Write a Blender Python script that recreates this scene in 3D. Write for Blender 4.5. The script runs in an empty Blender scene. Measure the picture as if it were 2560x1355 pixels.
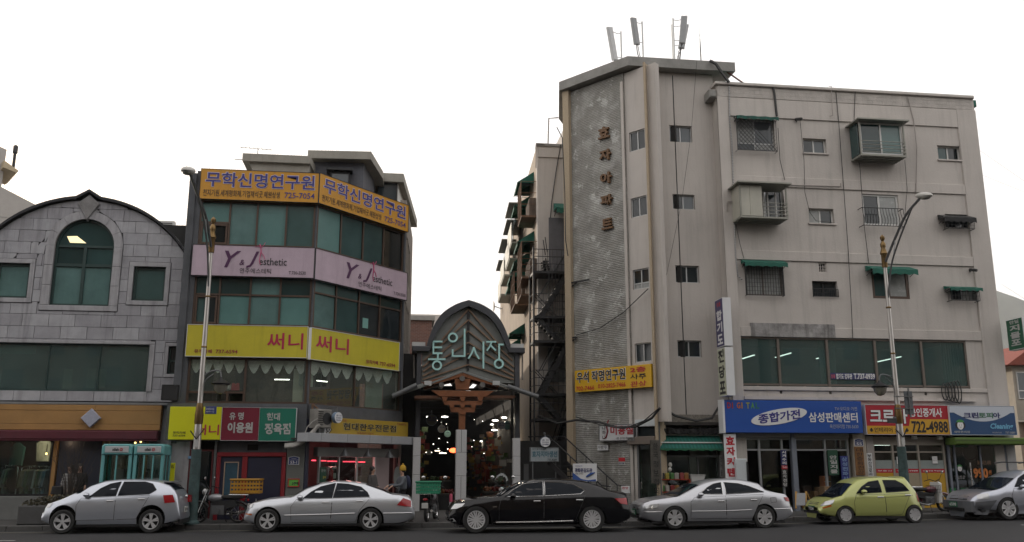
import bpy,bmesh,math,random
from math import radians as R,sin,cos,pi,sqrt,atan2
from mathutils import Vector,Matrix
random.seed(7)
scene=bpy.context.scene
COL=scene.collection
# ------------------------------------------------------------------ camera, sky, sun, exposure
FPX,PITCH,YAW,CAM_H=2250.0,math.atan(.2182),R(7.5),1.8
cam_data=bpy.data.cameras.new('camera')
cam_data.sensor_width=36
cam_data.lens=36*FPX/2560
cam_data.clip_start=.1
cam_data.clip_end=9000
camera=bpy.data.objects.new('camera',cam_data)
COL.objects.link(camera)
camera.location=(0,0,CAM_H)
camera.rotation_euler=(pi/2+PITCH,0,-YAW)
scene.camera=camera
SUN_EL,SUN_AZ=R(17),R(-34)
world=bpy.data.worlds.new('World')
scene.world=world
world.use_nodes=True
wn=world.node_tree
sky=wn.nodes.new('ShaderNodeTexSky')
sky.sky_type='NISHITA'
sky.sun_disc=False
sky.sun_elevation=SUN_EL
sky.sun_rotation=SUN_AZ
sky.air_density=1.3
sky.dust_density=6.0
sky.ozone_density=1.0
wn.nodes['Background'].inputs[1].default_value=.09
hazemix=wn.nodes.new('ShaderNodeMix');hazemix.data_type='RGBA'
hazemix.inputs[0].default_value=.8
hazemix.inputs[7].default_value=(14.5,13.9,13.5,1)
wn.links.new(sky.outputs[0],hazemix.inputs[6])
wn.links.new(hazemix.outputs[2],wn.nodes['Background'].inputs[0])
sun_data=bpy.data.lights.new('sun','SUN')
sun_data.energy=2.0
sun_data.angle=R(.5)
sun_data.color=(1,.88,.74)
sun=bpy.data.objects.new('sun',sun_data)
COL.objects.link(sun)
sun.location=(-30,60,60)
sdir=Vector((sin(SUN_AZ)*cos(SUN_EL),cos(SUN_AZ)*cos(SUN_EL),sin(SUN_EL)))
sun.rotation_euler=sdir.to_track_quat('Z','Y').to_euler()
scene.view_settings.view_transform='Standard'
scene.view_settings.look='None'
scene.view_settings.exposure=.38
scene.view_settings.gamma=1
scene.view_settings.use_curve_mapping=False
scene.render.engine='CYCLES'
scene.cycles.max_bounces=6
scene.cycles.transparent_max_bounces=10
scene.cycles.use_denoising=True
scene.cycles.caustics_reflective=False
scene.cycles.caustics_refractive=False
# ------------------------------------------------------------------ photograph pixel -> point in space
_fw=Vector((sin(YAW)*cos(PITCH),cos(YAW)*cos(PITCH),sin(PITCH)))
_rt=Vector((cos(YAW),-sin(YAW),0))
_up=_rt.cross(_fw)
_C=Vector((0,0,CAM_H))
def ray(x,y):return _fw*FPX+_rt*(x-1280)-_up*(y-677.5)
def atY(x,y,Y):
 d=ray(x,y);return _C+d*(Y/d.y)
class Frame:
 """a wall's own axes: x along it, y into it, z up"""
 def __init__(s,X,Y,deg=0,Z=0):
  s.o=Vector((X,Y,Z));s.deg=deg
  a=R(deg);s.u=Vector((cos(a),sin(a),0));s.n=Vector((-sin(a),cos(a),0))
 def px(s,x,y,d=0):
  r=ray(x,y);t=((s.o+s.n*d-_C).dot(s.n))/r.dot(s.n)
  q=_C+r*t
  return(q-s.o).dot(s.u),q.z-s.o.z
 def box(s,x0,y0,x1,y1,d=0):
  """photo rectangle (left, top, right, bottom) -> u0,u1,z0,z1"""
  a=s.px(x0,y0,d);b=s.px(x1,y1,d);c=s.px(x0,y1,d);e=s.px(x1,y0,d)
  return(a[0]+c[0])/2,(b[0]+e[0])/2,(b[1]+c[1])/2,(a[1]+e[1])/2
 def w(s,u,d=0,z=0):return s.o+s.u*u+s.n*d+Vector((0,0,z))
 def at(s,u,d=0,z=0,deg=0):
  q=s.w(u,d,z);return Frame(q.x,q.y,s.deg+deg,q.z)
def ground_z(x):
 pts=[(-60,0),(9,0),(14,.1),(20,.19),(60,.5)]
 for(a,za),(b,zb)in zip(pts,pts[1:]):
  if x<=b:return za+(zb-za)*max(0,min(1,(x-a)/(b-a)))
 return.5
# ------------------------------------------------------------------ materials
MATS={}
def mat(name,col,rough=.6,metal=0.,var=.12,scale=2.5,bump=0.,bscale=40,streak=0.,spec=.5,coat=0.,emit=0.,dirt=None,tr=0.):
 if name in MATS:return MATS[name]
 m=bpy.data.materials.new(name);m.use_nodes=True
 nt=m.node_tree;b=nt.nodes['Principled BSDF'];L=nt.links.new
 b.inputs['Roughness'].default_value=rough
 b.inputs['Metallic'].default_value=metal
 b.inputs['Specular IOR Level'].default_value=spec
 b.inputs['Coat Weight'].default_value=coat
 b.inputs['Coat Roughness'].default_value=.06
 c4=(*col,1)
 b.inputs['Base Color'].default_value=c4
 if emit:
  b.inputs['Emission Color'].default_value=c4;b.inputs['Emission Strength'].default_value=emit
 if tr:b.inputs['Transmission Weight'].default_value=tr
 tc=None
 if var or bump or streak:
  tc=nt.nodes.new('ShaderNodeTexCoord')
 last=None
 if var:
  n=nt.nodes.new('ShaderNodeTexNoise');n.inputs['Scale'].default_value=scale;n.inputs['Detail'].default_value=6;n.inputs['Roughness'].default_value=.65
  L(tc.outputs['Object'],n.inputs['Vector'])
  r=nt.nodes.new('ShaderNodeMapRange');r.inputs[1].default_value=.25;r.inputs[2].default_value=.75
  r.inputs[3].default_value=1-var;r.inputs[4].default_value=1+var*.7
  L(n.outputs[0],r.inputs[0])
  x=nt.nodes.new('ShaderNodeVectorMath');x.operation='SCALE';x.inputs[0].default_value=col
  L(r.outputs[0],x.inputs['Scale']);last=x.outputs[0]
  rr=nt.nodes.new('ShaderNodeMapRange');rr.inputs[3].default_value=max(0,rough-.08);rr.inputs[4].default_value=min(1,rough+.1)
  L(n.outputs[0],rr.inputs[0]);L(rr.outputs[0],b.inputs['Roughness'])
 if streak:
  mp=nt.nodes.new('ShaderNodeMapping');mp.inputs['Scale'].default_value=(2.2,2.2,.16)
  L(tc.outputs['Object'],mp.inputs[0])
  n2=nt.nodes.new('ShaderNodeTexNoise');n2 .inputs['Scale'].default_value=1.6;n2 .inputs['Detail'].default_value=8;n2 .inputs['Roughness'].default_value=.7
  L(mp.outputs[0],n2 .inputs['Vector'])
  r2=nt.nodes.new('ShaderNodeMapRange');r2 .inputs[1].default_value=.5;r2 .inputs[2].default_value=.75;r2 .inputs[3].default_value=0;r2 .inputs[4].default_value=streak
  L(n2 .outputs[0],r2 .inputs[0])
  mx=nt.nodes.new('ShaderNodeMix');mx.data_type='RGBA'
  L(r2 .outputs[0],mx.inputs[0])
  if last:L(last,mx.inputs[6])
  else:mx.inputs[6].default_value=c4
  dc=dirt or tuple(c*.45 for c in col);mx.inputs[7].default_value=(*dc,1)
  last=mx.outputs[2]
 if last:L(last,b.inputs['Base Color'])
 if bump:
  n3=nt.nodes.new('ShaderNodeTexNoise');n3 .inputs['Scale'].default_value=bscale;n3 .inputs['Detail'].default_value=5
  L(tc.outputs['Object'],n3 .inputs['Vector'])
  bp=nt.nodes.new('ShaderNodeBump');bp.inputs['Strength'].default_value=bump;bp.inputs['Distance'].default_value=.02
  L(n3 .outputs[0],bp.inputs['Height']);L(bp.outputs[0],b.inputs['Normal'])
 MATS[name]=m
 return m
def clear_glass(name,tint=(.75,.85,.82),refl=.06):
 """thin window glass: mostly see-through, glossy at grazing angles"""
 if name in MATS:return MATS[name]
 m=bpy.data.materials.new(name);m.use_nodes=True
 nt=m.node_tree;nt.nodes.remove(nt.nodes['Principled BSDF']);L=nt.links.new
 out=nt.nodes['Material Output']
 t=nt.nodes.new('ShaderNodeBsdfTransparent');t.inputs[0].default_value=(*tint,1)
 g=nt.nodes.new('ShaderNodeBsdfGlossy');g.inputs['Roughness'].default_value=.02;g.inputs[0].default_value=(.9,.95,.95,1)
 fr=nt.nodes.new('ShaderNodeFresnel');fr.inputs[0].default_value=1.5
 ad=nt.nodes.new('ShaderNodeMath');ad.operation='ADD';ad.inputs[1].default_value=refl;L(fr.outputs[0],ad.inputs[0])
 ge=nt.nodes.new('ShaderNodeNewGeometry');fl=nt.nodes.new('ShaderNodeMath');fl.operation='SUBTRACT';fl.inputs[0].default_value=1;L(ge.outputs['Backfacing'],fl.inputs[1])
 mu=nt.nodes.new('ShaderNodeMath');mu.operation='MULTIPLY';L(ad.outputs[0],mu.inputs[0]);L(fl.outputs[0],mu.inputs[1])
 mx=nt.nodes.new('ShaderNodeMixShader');L(mu.outputs[0],mx.inputs[0]);L(t.outputs[0],mx.inputs[1]);L(g.outputs[0],mx.inputs[2])
 L(mx.outputs[0],out.inputs[0])
 MATS[name]=m
 return m
def tinted_glass(name,col,clear=.5,tint=(.75,.88,.85)):
 """window glass: part see-through, part flat colour, glossy on top"""
 m=clear_glass(name,tint,.05);nt=m.node_tree;L=nt.links.new
 mx0=[n for n in nt.nodes if n.type=='MIX_SHADER'][0];t=[n for n in nt.nodes if n.type=='BSDF_TRANSPARENT'][0]
 d=nt.nodes.new('ShaderNodeBsdfDiffuse');tc=nt.nodes.new('ShaderNodeTexCoord');nz=nt.nodes.new('ShaderNodeTexNoise');nz.inputs['Scale'].default_value=.8;nz.inputs['Detail'].default_value=4
 L(tc.outputs['Object'],nz.inputs['Vector']);v=nt.nodes.new('ShaderNodeVectorMath');v.operation='SCALE';v.inputs[0].default_value=col
 r=nt.nodes.new('ShaderNodeMapRange');r.inputs[3].default_value=.5;r.inputs[4].default_value=1.5;L(nz.outputs[0],r.inputs[0]);L(r.outputs[0],v.inputs['Scale']);L(v.outputs[0],d.inputs[0])
 m2=nt.nodes.new('ShaderNodeMixShader');m2 .inputs[0].default_value=1-clear;L(t.outputs[0],m2 .inputs[1]);L(d.outputs[0],m2 .inputs[2]);L(m2 .outputs[0],mx0 .inputs[1]);return m
def emission(name,col,s):
 if name in MATS:return MATS[name]
 m=bpy.data.materials.new(name);m.use_nodes=True
 b=m.node_tree.nodes['Principled BSDF']
 b.inputs['Base Color'].default_value=(*col,1);b.inputs['Emission Color'].default_value=(*col,1);b.inputs['Emission Strength'].default_value=s
 MATS[name]=m
 return m
# ------------------------------------------------------------------ mesh collector
class MB:
 def __init__(s):s.v=[];s.f=[];s.mi=[];s.mats=[];s.cur=0;s.sm=[]
 def use(s,m):
  if m not in s.mats:s.mats.append(m)
  s.cur=s.mats.index(m);return s
 def add(s,vs,fs,smooth=False):
  o=len(s.v);s.v.extend(tuple(p)for p in vs)
  for f in fs:s.f.append(tuple(i+o for i in f));s.mi.append(s.cur);s.sm.append(smooth)
  return s
 def box(s,x0,x1,y0,y1,z0,z1):
  if x1<x0:x0,x1=x1,x0
  if y1<y0:y0,y1=y1,y0
  if z1<z0:z0,z1=z1,z0
  return s.add([(x0,y0,z0),(x1,y0,z0),(x1,y1,z0),(x0,y1,z0),(x0,y0,z1),(x1,y0,z1),(x1,y1,z1),(x0,y1,z1)],
  [(0,3,2,1),(4,5,6,7),(0,1,5,4),(1,2,6,5),(2,3,7,6),(3,0,4,7)])
 def cbox(s,x0,x1,y0,y1,z0,z1,c=.012):
  """box whose front (-y) edges are chamfered"""
  return s.prism([(x0,z0),(x1,z0),(x1,z1),(x0,z1)],y0,y1,c)
 def prism(s,poly,y0,y1,c=0):
  """polygon in x,z extruded from y0 (front) to y1; optional front chamfer for convex outlines"""
  A=sum(poly[i][0]*poly[(i+1)%len(poly)][1]-poly[(i+1)%len(poly)][0]*poly[i][1]for i in range(len(poly)))
  if A<0:poly=poly[::-1]
  n=len(poly)
  rings=[]
  if c:
   cx=sum(p[0]for p in poly)/n;cz=sum(p[1]for p in poly)/n
   q=[]
   for(x,z)in poly:
    q.append((x+(c if x<cx-c else-c if x>cx+c else 0),z+(c if z<cz-c else-c if z>cz+c else 0)))
   rings=[[(x,y0,z)for x,z in q],[(x,y0+c,z)for x,z in poly],[(x,y1,z)for x,z in poly]]
  else:
   rings=[[(x,y0,z)for x,z in poly],[(x,y1,z)for x,z in poly]]
  vs=[p for r in rings for p in r];fs=[tuple(range(n))]
  for k in range(len(rings)-1):
   for i in range(n):
    j=(i+1)%n;fs.append((k*n+j,k*n+i,(k+1)*n+i,(k+1)*n+j))
  fs.append(tuple(range(len(rings)*n-1,(len(rings)-1)*n-1,-1)))
  return s.add(vs,fs)
 def hprism(s,poly,z0,z1):
  """polygon in x,y extruded upward"""
  A=sum(poly[i][0]*poly[(i+1)%len(poly)][1]-poly[(i+1)%len(poly)][0]*poly[i][1]for i in range(len(poly)))
  if A<0:poly=poly[::-1]
  n=len(poly);vs=[(x,y,z0)for x,y in poly]+[(x,y,z1)for x,y in poly]
  fs=[tuple(range(n-1,-1,-1)),tuple(range(n,2*n))]+[(i,(i+1)%n,n+(i+1)%n,n+i)for i in range(n)]
  return s.add(vs,fs)
 def tube(s,pts,r,n=6,closed=False,smooth=True):
  pts=[Vector(p)for p in pts];k=len(pts)
  rs=r if isinstance(r,(list,tuple))else[r]*k
  vs=[];fs=[];ref=None
  for i,p in enumerate(pts):
   a=pts[(i-1)%k]if(i or closed)else p;b=pts[(i+1)%k]if(i<k-1 or closed)else p
   d=(b-a)
   if d.length<1e-9:d=Vector((0,0,1))
   d.normalize()
   if ref is None:ref=Vector((0,0,1))if abs(d.z)<.9 else Vector((1,0,0))
   e1=(ref-d*ref.dot(d))
   if e1 .length<1e-6:e1=d.orthogonal()
   e1 .normalize();e2=d.cross(e1);ref=e1
   for j in range(n):
    t=2*pi*(j+.5)/n;vs.append(p+e1*(cos(t)*rs[i])+e2*(sin(t)*rs[i]))
  for i in range(k if closed else k-1):
   for j in range(n):
    a=i*n+j;b=i*n+(j+1)%n;c=((i+1)%k)*n+(j+1)%n;d=((i+1)%k)*n+j
    fs.append((a,b,c,d))
  if not closed:fs+=[tuple(range(n-1,-1,-1)),tuple(range((k-1)*n,k*n))]
  return s.add(vs,fs,smooth)
 def bar(s,a,b,w,h=None):
  """rectangular bar between two points"""
  a=Vector(a);b=Vector(b);h=h or w;d=(b-a).normalized()
  r=Vector((0,0,1))if abs(d.z)<.95 else Vector((0,1,0))
  e1=d.cross(r).normalized();e2=e1 .cross(d)
  vs=[p+e1*(sx*w/2)+e2*(sz*h/2)for p in(a,b)for sx,sz in((-1,-1),(1,-1),(1,1),(-1,1))]
  return s.add(vs,[(0,1,2,3),(7,6,5,4),(0,4,5,1),(1,5,6,2),(2,6,7,3),(3,7,4,0)])
 def lathe(s,prof,c=(0,0,0),n=16,axis='z',smooth=True,caps=True):
  vs=[];fs=[];k=len(prof)
  for r,h in prof:
   for j in range(n):
    t=2*pi*j/n;a,b=r*cos(t),r*sin(t)
    q=(a,b,h)if axis=='z' else(a,h,b)if axis=='y' else(h,a,b)
    vs.append((q[0]+c[0],q[1]+c[1],q[2]+c[2]))
  for i in range(k-1):
   for j in range(n):
    q=(i*n+j,i*n+(j+1)%n,(i+1)*n+(j+1)%n,(i+1)*n+j)
    fs.append(q if axis!='y' else q[::-1])
  if caps and prof[0][0]>1e-5:fs.append(tuple(range(n-1,-1,-1))if axis!='y' else tuple(range(n)))
  if caps and prof[-1][0]>1e-5:fs.append(tuple(range((k-1)*n,k*n))if axis!='y' else tuple(range(k*n-1,(k-1)*n-1,-1)))
  return s.add(vs,fs,smooth)
 def ball(s,c,r,n=10,sq=(1,1,1)):
  k=n//2+1
  prof=[(max(1e-6,r*sin(pi*i/k)),-r*cos(pi*i/k))for i in range(k+1)]
  o=len(s.v);s.lathe(prof,(0,0,0),n)
  for i in range(o,len(s.v)):
   q=s.v[i];s.v[i]=(q[0]*sq[0]+c[0],q[1]*sq[1]+c[1],q[2]*sq[2]+c[2])
  return s
 def xf(s,M,start=0):
  for i in range(start,len(s.v)):s.v[i]=tuple(M@Vector(s.v[i]))
  return s
 def mesh(s,name,m=None):
  me=bpy.data.meshes.new(name);me.from_pydata(s.v,[],s.f)
  ms=s.mats if s.mats else[m]
  for q in ms:me.materials.append(q)
  if s.mats:me.polygons.foreach_set('material_index',s.mi)
  me.polygons.foreach_set('use_smooth',s.sm)
  if any(s.sm):me.set_sharp_from_angle(angle=R(38))
  me.update();return me
 def build(s,name,m=None,parent=None,loc=None,rot=None):
  return link(name,s.mesh(name,m),parent,loc,rot)
def link(name,me,parent=None,loc=None,rot=None):
 o=bpy.data.objects.new(name,me);COL.objects.link(o)
 if parent is not None:o.parent=parent
 if loc is not None:o.location=loc
 if rot is not None:o.rotation_euler=rot
 return o
def tag(o,label=None,cat=None,group=None,kind=None):
 if label:o['label']=label
 if cat:o['category']=cat
 if group:o['group']=group
 if kind:o['kind']=kind
 return o
def thing(name,label,cat,fr=None,group=None,loc=None,rotz=None):
 o=bpy.data.objects.new(name,None);COL.objects.link(o)
 o.empty_display_size=.2
 if fr is not None:
  o.location=fr.o;o.rotation_euler=(0,0,R(fr.deg))
 if loc is not None:o.location=loc
 if rotz is not None:o.rotation_euler=(0,0,R(rotz))
 return tag(o,label,cat,group)
def copy_tree(o,parent=None):
 c=o.copy();COL.objects.link(c);c.parent=parent
 for ch in o.children:copy_tree(ch,c)
 return c
# ------------------------------------------------------------------ lettering
_TX={};_TC={}
def text_mesh(txt,bold=0.,shear=0.,res=2,spacing=1.,lead=1.):
 key=(txt,bold,shear,res,spacing,lead)
 if key in _TX:return _TX[key]
 if 'c' not in _TC:_TC['c']=bpy.data.curves.new('lettering','FONT');_TC['o']=bpy.data.objects.new('lettering',_TC['c'])
 c=_TC['c'];o=_TC['o'];c.body=txt;c.size=1;c.resolution_u=res;c.offset=bold;c.shear=shear
 c.space_character=spacing;c.space_line=lead;c.fill_mode='FRONT'
 me=bpy.data.meshes.new_from_object(o)
 vs=[tuple(v.co)for v in me.vertices];fs=[tuple(p.vertices)for p in me.polygons]
 bpy.data.meshes.remove(me)
 x0=min(v[0]for v in vs);x1=max(v[0]for v in vs);y0=min(v[1]for v in vs);y1=max(v[1]for v in vs)
 _TX[key]=([((v[0]-x0)/(x1-x0),(v[1]-y0)/(y1-y0))for v in vs],fs,(x1-x0)/(y1-y0))
 return _TX[key]
def text(parent,txt,box,m,y=-.01,bold=.02,shear=0.,thick=0.,skew=0.,name='lettering',res=2,spacing=1.):
 """flat lettering stretched into box (u0,u1,z0,z1), facing -y; thick > 0 gives raised letters"""
 v,f,asp=text_mesh(txt,bold,shear,res,spacing)
 u0,u1,z0,z1=box
 q=[(u0+(u1-u0)*a,y,z0+(z1-z0)*b+skew*(a-.5))for a,b in v]
 b=MB()
 if thick:
  n=len(q);vs=q+[(p[0],y+thick,p[2])for p in q]
  from collections import Counter
  e=Counter()
  for p in f:
   for i in range(len(p)):e[(p[i],p[(i+1)%len(p)])]+=1
  sides=[(j,i,i+n,j+n)for(i,j)in e if(j,i)not in e]
  b.add(vs,list(f)+sides)
 else:b.add(q,f)
 return b.build(name,m,parent)
# ------------------------------------------------------------------ convex cutting, used for stones round openings
def clip(poly,a,b,keep_left=True):
 out=[];s=1 if keep_left else-1
 def sd(p):return s*((b[0]-a[0])*(p[1]-a[1])-(b[1]-a[1])*(p[0]-a[0]))
 for i in range(len(poly)):
  p,q=poly[i],poly[(i+1)%len(poly)];dp,dq=sd(p),sd(q)
  if dp>=0:out.append(p)
  if dp*dq<0:
   t=dp/(dp-dq);out.append((p[0]+(q[0]-p[0])*t,p[1]+(q[1]-p[1])*t))
 return out if len(out)>2 else[]
def area(p):return abs(sum(p[i][0]*p[(i+1)%len(p)][1]-p[(i+1)%len(p)][0]*p[i][1]for i in range(len(p))))/2
def inside(poly,conv):
 for i in range(len(conv)):
  if not poly:return[]
  poly=clip(poly,conv[i],conv[(i+1)%len(conv)])
 return poly
def minus(polys,conv):
 out=[]
 for rem in polys:
  for i in range(len(conv)):
   if not rem:break
   a,b=conv[i],conv[(i+1)%len(conv)]
   o=clip(rem,a,b,False)
   if o and area(o)>2e-4:out.append(o)
   rem=clip(rem,a,b,True)
 return out
def rect(u0,u1,z0,z1):return[(u0,z0),(u1,z0),(u1,z1),(u0,z1)]
def wall(mb,u0,u1,z0,z1,holes,y0=0,y1=.25):
 """wall slab with rectangular openings"""
 us=sorted({u0,u1,*[min(max(h[i],u0),u1)for h in holes for i in(0,1)]});zs=sorted({z0,z1,*[min(max(h[i],z0),z1)for h in holes for i in(2,3)]})
 for a,b in zip(zs,zs[1:]):
  st=None
  for c,d in zip(us,us[1:]):
   m=((c+d)/2,(a+b)/2)
   hol=any(h[0]<m[0]<h[1]and h[2]<m[1]<h[3]for h in holes)
   if not hol and st is None:st=c
   if hol and st is not None:mb.box(st,c,y0,y1,a,b);st=None
  if st is not None:mb.box(st,u1,y0,y1,a,b)
 return mb
def ring_frame(mb,u0,u1,z0,z1,t,y0,y1):
 mb.box(u0,u1,y0,y1,z0,z0+t);mb.box(u0,u1,y0,y1,z1-t,z1)
 mb.box(u0,u0+t,y0,y1,z0+t,z1-t);mb.box(u1-t,u1,y0,y1,z0+t,z1-t);return mb
PANE_KIN={}
def lamp_light(parent,watts,col,z=-.12,y=0,r=.1):
 d=bpy.data.lights.new('glow','POINT');d.energy=watts;d.color=col;d.shadow_soft_size=r;o=bpy.data.objects.new('glow',d);COL.objects.link(o);o.parent=parent;o.location=(0,y,z)
def pane(parent,u0,u1,z0,z1,y,m,name='pane'):
 """glass sheet with a little thickness, each tilted a hair so reflections differ"""
 if m.name in PANE_KIN:m=random.choice(PANE_KIN[m.name])()
 t=random.uniform(-.006,.006);k=random.uniform(-.006,.006);e=.006
 b=MB();b.add([(u0,y-t-k,z0),(u1,y+t-k,z0),(u1,y+t+k,z1),(u0,y-t+k,z1),(u0,y-t-k+e,z0),(u1,y+t-k+e,z0),(u1,y+t+k+e,z1),(u0,y-t+k+e,z1)],
 [(0,1,2,3),(7,6,5,4),(0,4,5,1),(1,5,6,2),(2,6,7,3),(3,7,4,0)])
 return b.build(name,m,parent)
def window(parent,u0,u1,z0,z1,fm,gms,cols=1,rows=None,t=.045,y=.1,d=.06,label=None,name='window',heads=None,split=None):
 """window part (frame) with pane sub-parts. split: fractions of the uprights; rows: fractions of transoms"""
 b=MB();ring_frame(b,u0,u1,z0,z1,t,y,y+d)
 xs=[0]+(split if split else[i/cols for i in range(1,cols)])+[1]
 zs=[0]+(rows or[])+[1]
 for q in xs[1:-1]:
  x=u0+(u1-u0)*q;b.box(x-t*.5,x+t*.5,y+.003,y+d-.003,z0+t,z1-t)
 for q in zs[1:-1]:
  z=z0+(z1-z0)*q;b.box(u0+t,u1-t,y+.006,y+d-.006,z-t*.5,z+t*.5)
 w=b.build(name,fm,parent)
 if label:w['label']=label
 k=0
 for i in range(len(zs)-1):
  for j in range(len(xs)-1):
   g=gms[k%len(gms)];k+=1
   if g is None:continue
   pane(w,u0+(u1-u0)*xs[j]+t*.4,u0+(u1-u0)*xs[j+1]-t*.4,z0+(z1-z0)*zs[i]+t*.4,z0+(z1-z0)*zs[i+1]-t*.4,y+d*.5+.002*(k%2),g)
 return w
def catenary(a,b,sag,n=10):
 a=Vector(a);b=Vector(b)
 return[a.lerp(b,i/n)-Vector((0,0,sag*4*(i/n)*(1-i/n)))for i in range(n+1)]
# ------------------------------------------------------------------ shared materials
M=MATS
mat('wall_beige',(.5,.465,.432),.85,var=.1,scale=.7,bump=.25,bscale=14,streak=.38)
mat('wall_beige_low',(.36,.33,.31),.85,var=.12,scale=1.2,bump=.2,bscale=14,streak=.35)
mat('pier_pebble',(.43,.35,.25),.9,var=.35,scale=45,bump=.8,bscale=60)
mat('concrete',(.27,.265,.25),.9,var=.25,scale=2,bump=.4,bscale=20,streak=.3)
mat('alu',(.5,.51,.51),.45,.3,var=.06)
mat('white_frame',(.6,.6,.58),.5,var=.06)
mat('bronze_frame',(.085,.055,.04),.45,.3,var=.15)
mat('taupe_frame',(.16,.135,.115),.45,.4,var=.1)
mat('green_frame',(.018,.045,.042),.4,var=.1)
mat('dark_metal',(.03,.03,.032),.5,.5,var=.2)
mat('grey_metal',(.16,.165,.17),.45,.6,var=.12)
mat('black',(.012,.012,.013),.6,var=0)
mat('rubber',(.018,.018,.018),.8,var=.2,scale=10)
mat('steel',(.55,.55,.55),.25,1,var=.08)
mat('brass',(.2,.13,.055),.4,.8,var=.2,scale=12)
mat('awning_green',(.012,.105,.075),.8,var=.25,scale=4,bump=.3,bscale=15)
mat('black_cloth',(.02,.02,.021),.85,var=.2,scale=6)
mat('pane_dark',(.016,.022,.025),.06,var=0,spec=.6)
mat('pane_grey',(.055,.07,.08),.08,var=.15,scale=1.5,spec=.6)
mat('pane_teal',(.08,.15,.145),.12,var=.12,scale=.9,spec=.5)
mat('pane_teal_dark',(.025,.06,.06),.07,var=.2,scale=.8,spec=.6)
mat('pane_curtain',(.3,.31,.3),.25,var=.15,scale=5)
mat('white_paint',(.62,.62,.6),.5,var=.08)
mat('white_sign',(.66,.67,.68),.45,var=.05)
mat('grey_cable',(.25,.24,.23),.7,var=.2)
mat('cable',(.025,.025,.025),.6,var=0)
mat('cable_pale',(.33,.3,.28),.7,var=.15)
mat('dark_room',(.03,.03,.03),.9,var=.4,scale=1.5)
mat('room_floor',(.05,.045,.04),.8,var=.3)
mat('red_ink',(.42,.012,.025),.5,var=0)
mat('dark_red_ink',(.22,.015,.03),.5,var=0)
mat('blue_ink',(.055,.05,.23),.5,var=0)
mat('navy_ink',(.02,.025,.11),.5,var=0)
mat('black_ink',(.012,.012,.014),.5,var=0)
mat('white_ink',(.7,.7,.7),.5,var=0)
mat('pale_ink',(.42,.42,.41),.5,var=0)
for n_,c_ in(('pane_teal',(.08,.15,.145)),('pane_teal_dark',(.025,.06,.06))):
 PANE_KIN[n_]=[lambda n=n_,c=c_,k=k:mat('%s_%d'%(n,k),tuple(q*(.72,1.0,1.25)[k]for q in c),(.1,.14,.18)[k],var=.3,scale=(.7,1.3,.9)[k],spec=.55,streak=.25,dirt=tuple(q*.7 for q in c))for k in range(3)]
clear_glass('clear');tinted_glass('clear_pale_sheen',(.27,.3,.27),.88,(.92,.96,.93))  # cafe panes: their pale reflection is put into the flat colour
clear_glass('clear_green',(.42,.62,.57),.07);tinted_glass('clear_teal',(.085,.14,.135),.55)
emission('lamp_white',(1,.97,.9),3.5)
emission('lamp_market',(1,.95,.85),5)
emission('tube_red',(1,.06,.1),2.2)
emission('lamp_warm',(1,.55,.2),5)
# ------------------------------------------------------------------ ground
def asphalt():
 m=mat('asphalt',(.018,.018,.0205),.85,var=.5,scale=.5,bump=.6,bscale=110)
 return m
def paving_mat():
 return mat('sidewalk_block',(.055,.054,.053),.9,var=.35,scale=1.2,bump=.5,bscale=50)
XS=[-1400,-60,-30,-12,-4,2,9,11.5,14,17,20,30,60,1400]
def strip(y0,y1,dz,xs=XS,dz1=None):
 b=MB();vs=[]
 for x in xs:vs+=[(x,y0,ground_z(x)+dz),(x,y1,ground_z(x)+(dz if dz1 is None else dz1))]
 return b.add(vs,[(2*i,2*i+2,2*i+3,2*i+1)for i in range(len(xs)-1)])
KERB_Y=28.75
b=MB();b.add([(-1500,-500,-.06),(4600,-500,-.06),(4600,3700,-.06),(-1500,3700,-.06)],[(0,1,2,3)])
tag(b.build('ground',mat('earth',(.09,.085,.075),.95,var=.3,scale=.05)),kind='structure')
tag(strip(3.0,KERB_Y,0).build('road',asphalt()),kind='structure')
side=tag(strip(KERB_Y+.15,33.6,.14,dz1=.3).build('sidewalk',paving_mat()),kind='structure')
tag(strip(-8,2.85,.14).build('near_sidewalk',paving_mat()),kind='structure')
# kerb stones, one by one
kerb=tag(strip(KERB_Y+.01,KERB_Y+.14,.05,[-30,-12,2,9,11.5,14,17,20,28]).build('kerb',M['concrete']),kind='structure')
ks=MB().prism([(0,-.05),(.985,-.05),(.985,.145),(0,.145)],0,.16,.015).mesh('kerb_stone',mat('kerb_granite',(.085,.083,.08),.85,var=.25,scale=6,bump=.3))
for i in range(46):
 x=-21+i
 o=link('kerb_stone',ks,kerb,(x,KERB_Y+random.uniform(-.006,.006),ground_z(x+.5)+random.uniform(-.006,.004)))
tag(strip(24.9,25.0,.004,[18.2,19,20,22,24]).build('lane_line',mat('road_paint',(.55,.55,.53),.7,var=.3,scale=9)),kind='structure')
tag(strip(24.9,25.0,.004,[-24,-14,-9.3]).build('lane_line',M['road_paint']),kind='structure')
tag(strip(27.9,28.05,.005,[-24,-12,2,9,11.5,14,17,20,26]).build('gutter_line',mat('worn_paint',(.17,.165,.13),.8,var=.6,scale=5)),kind='structure')
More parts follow.
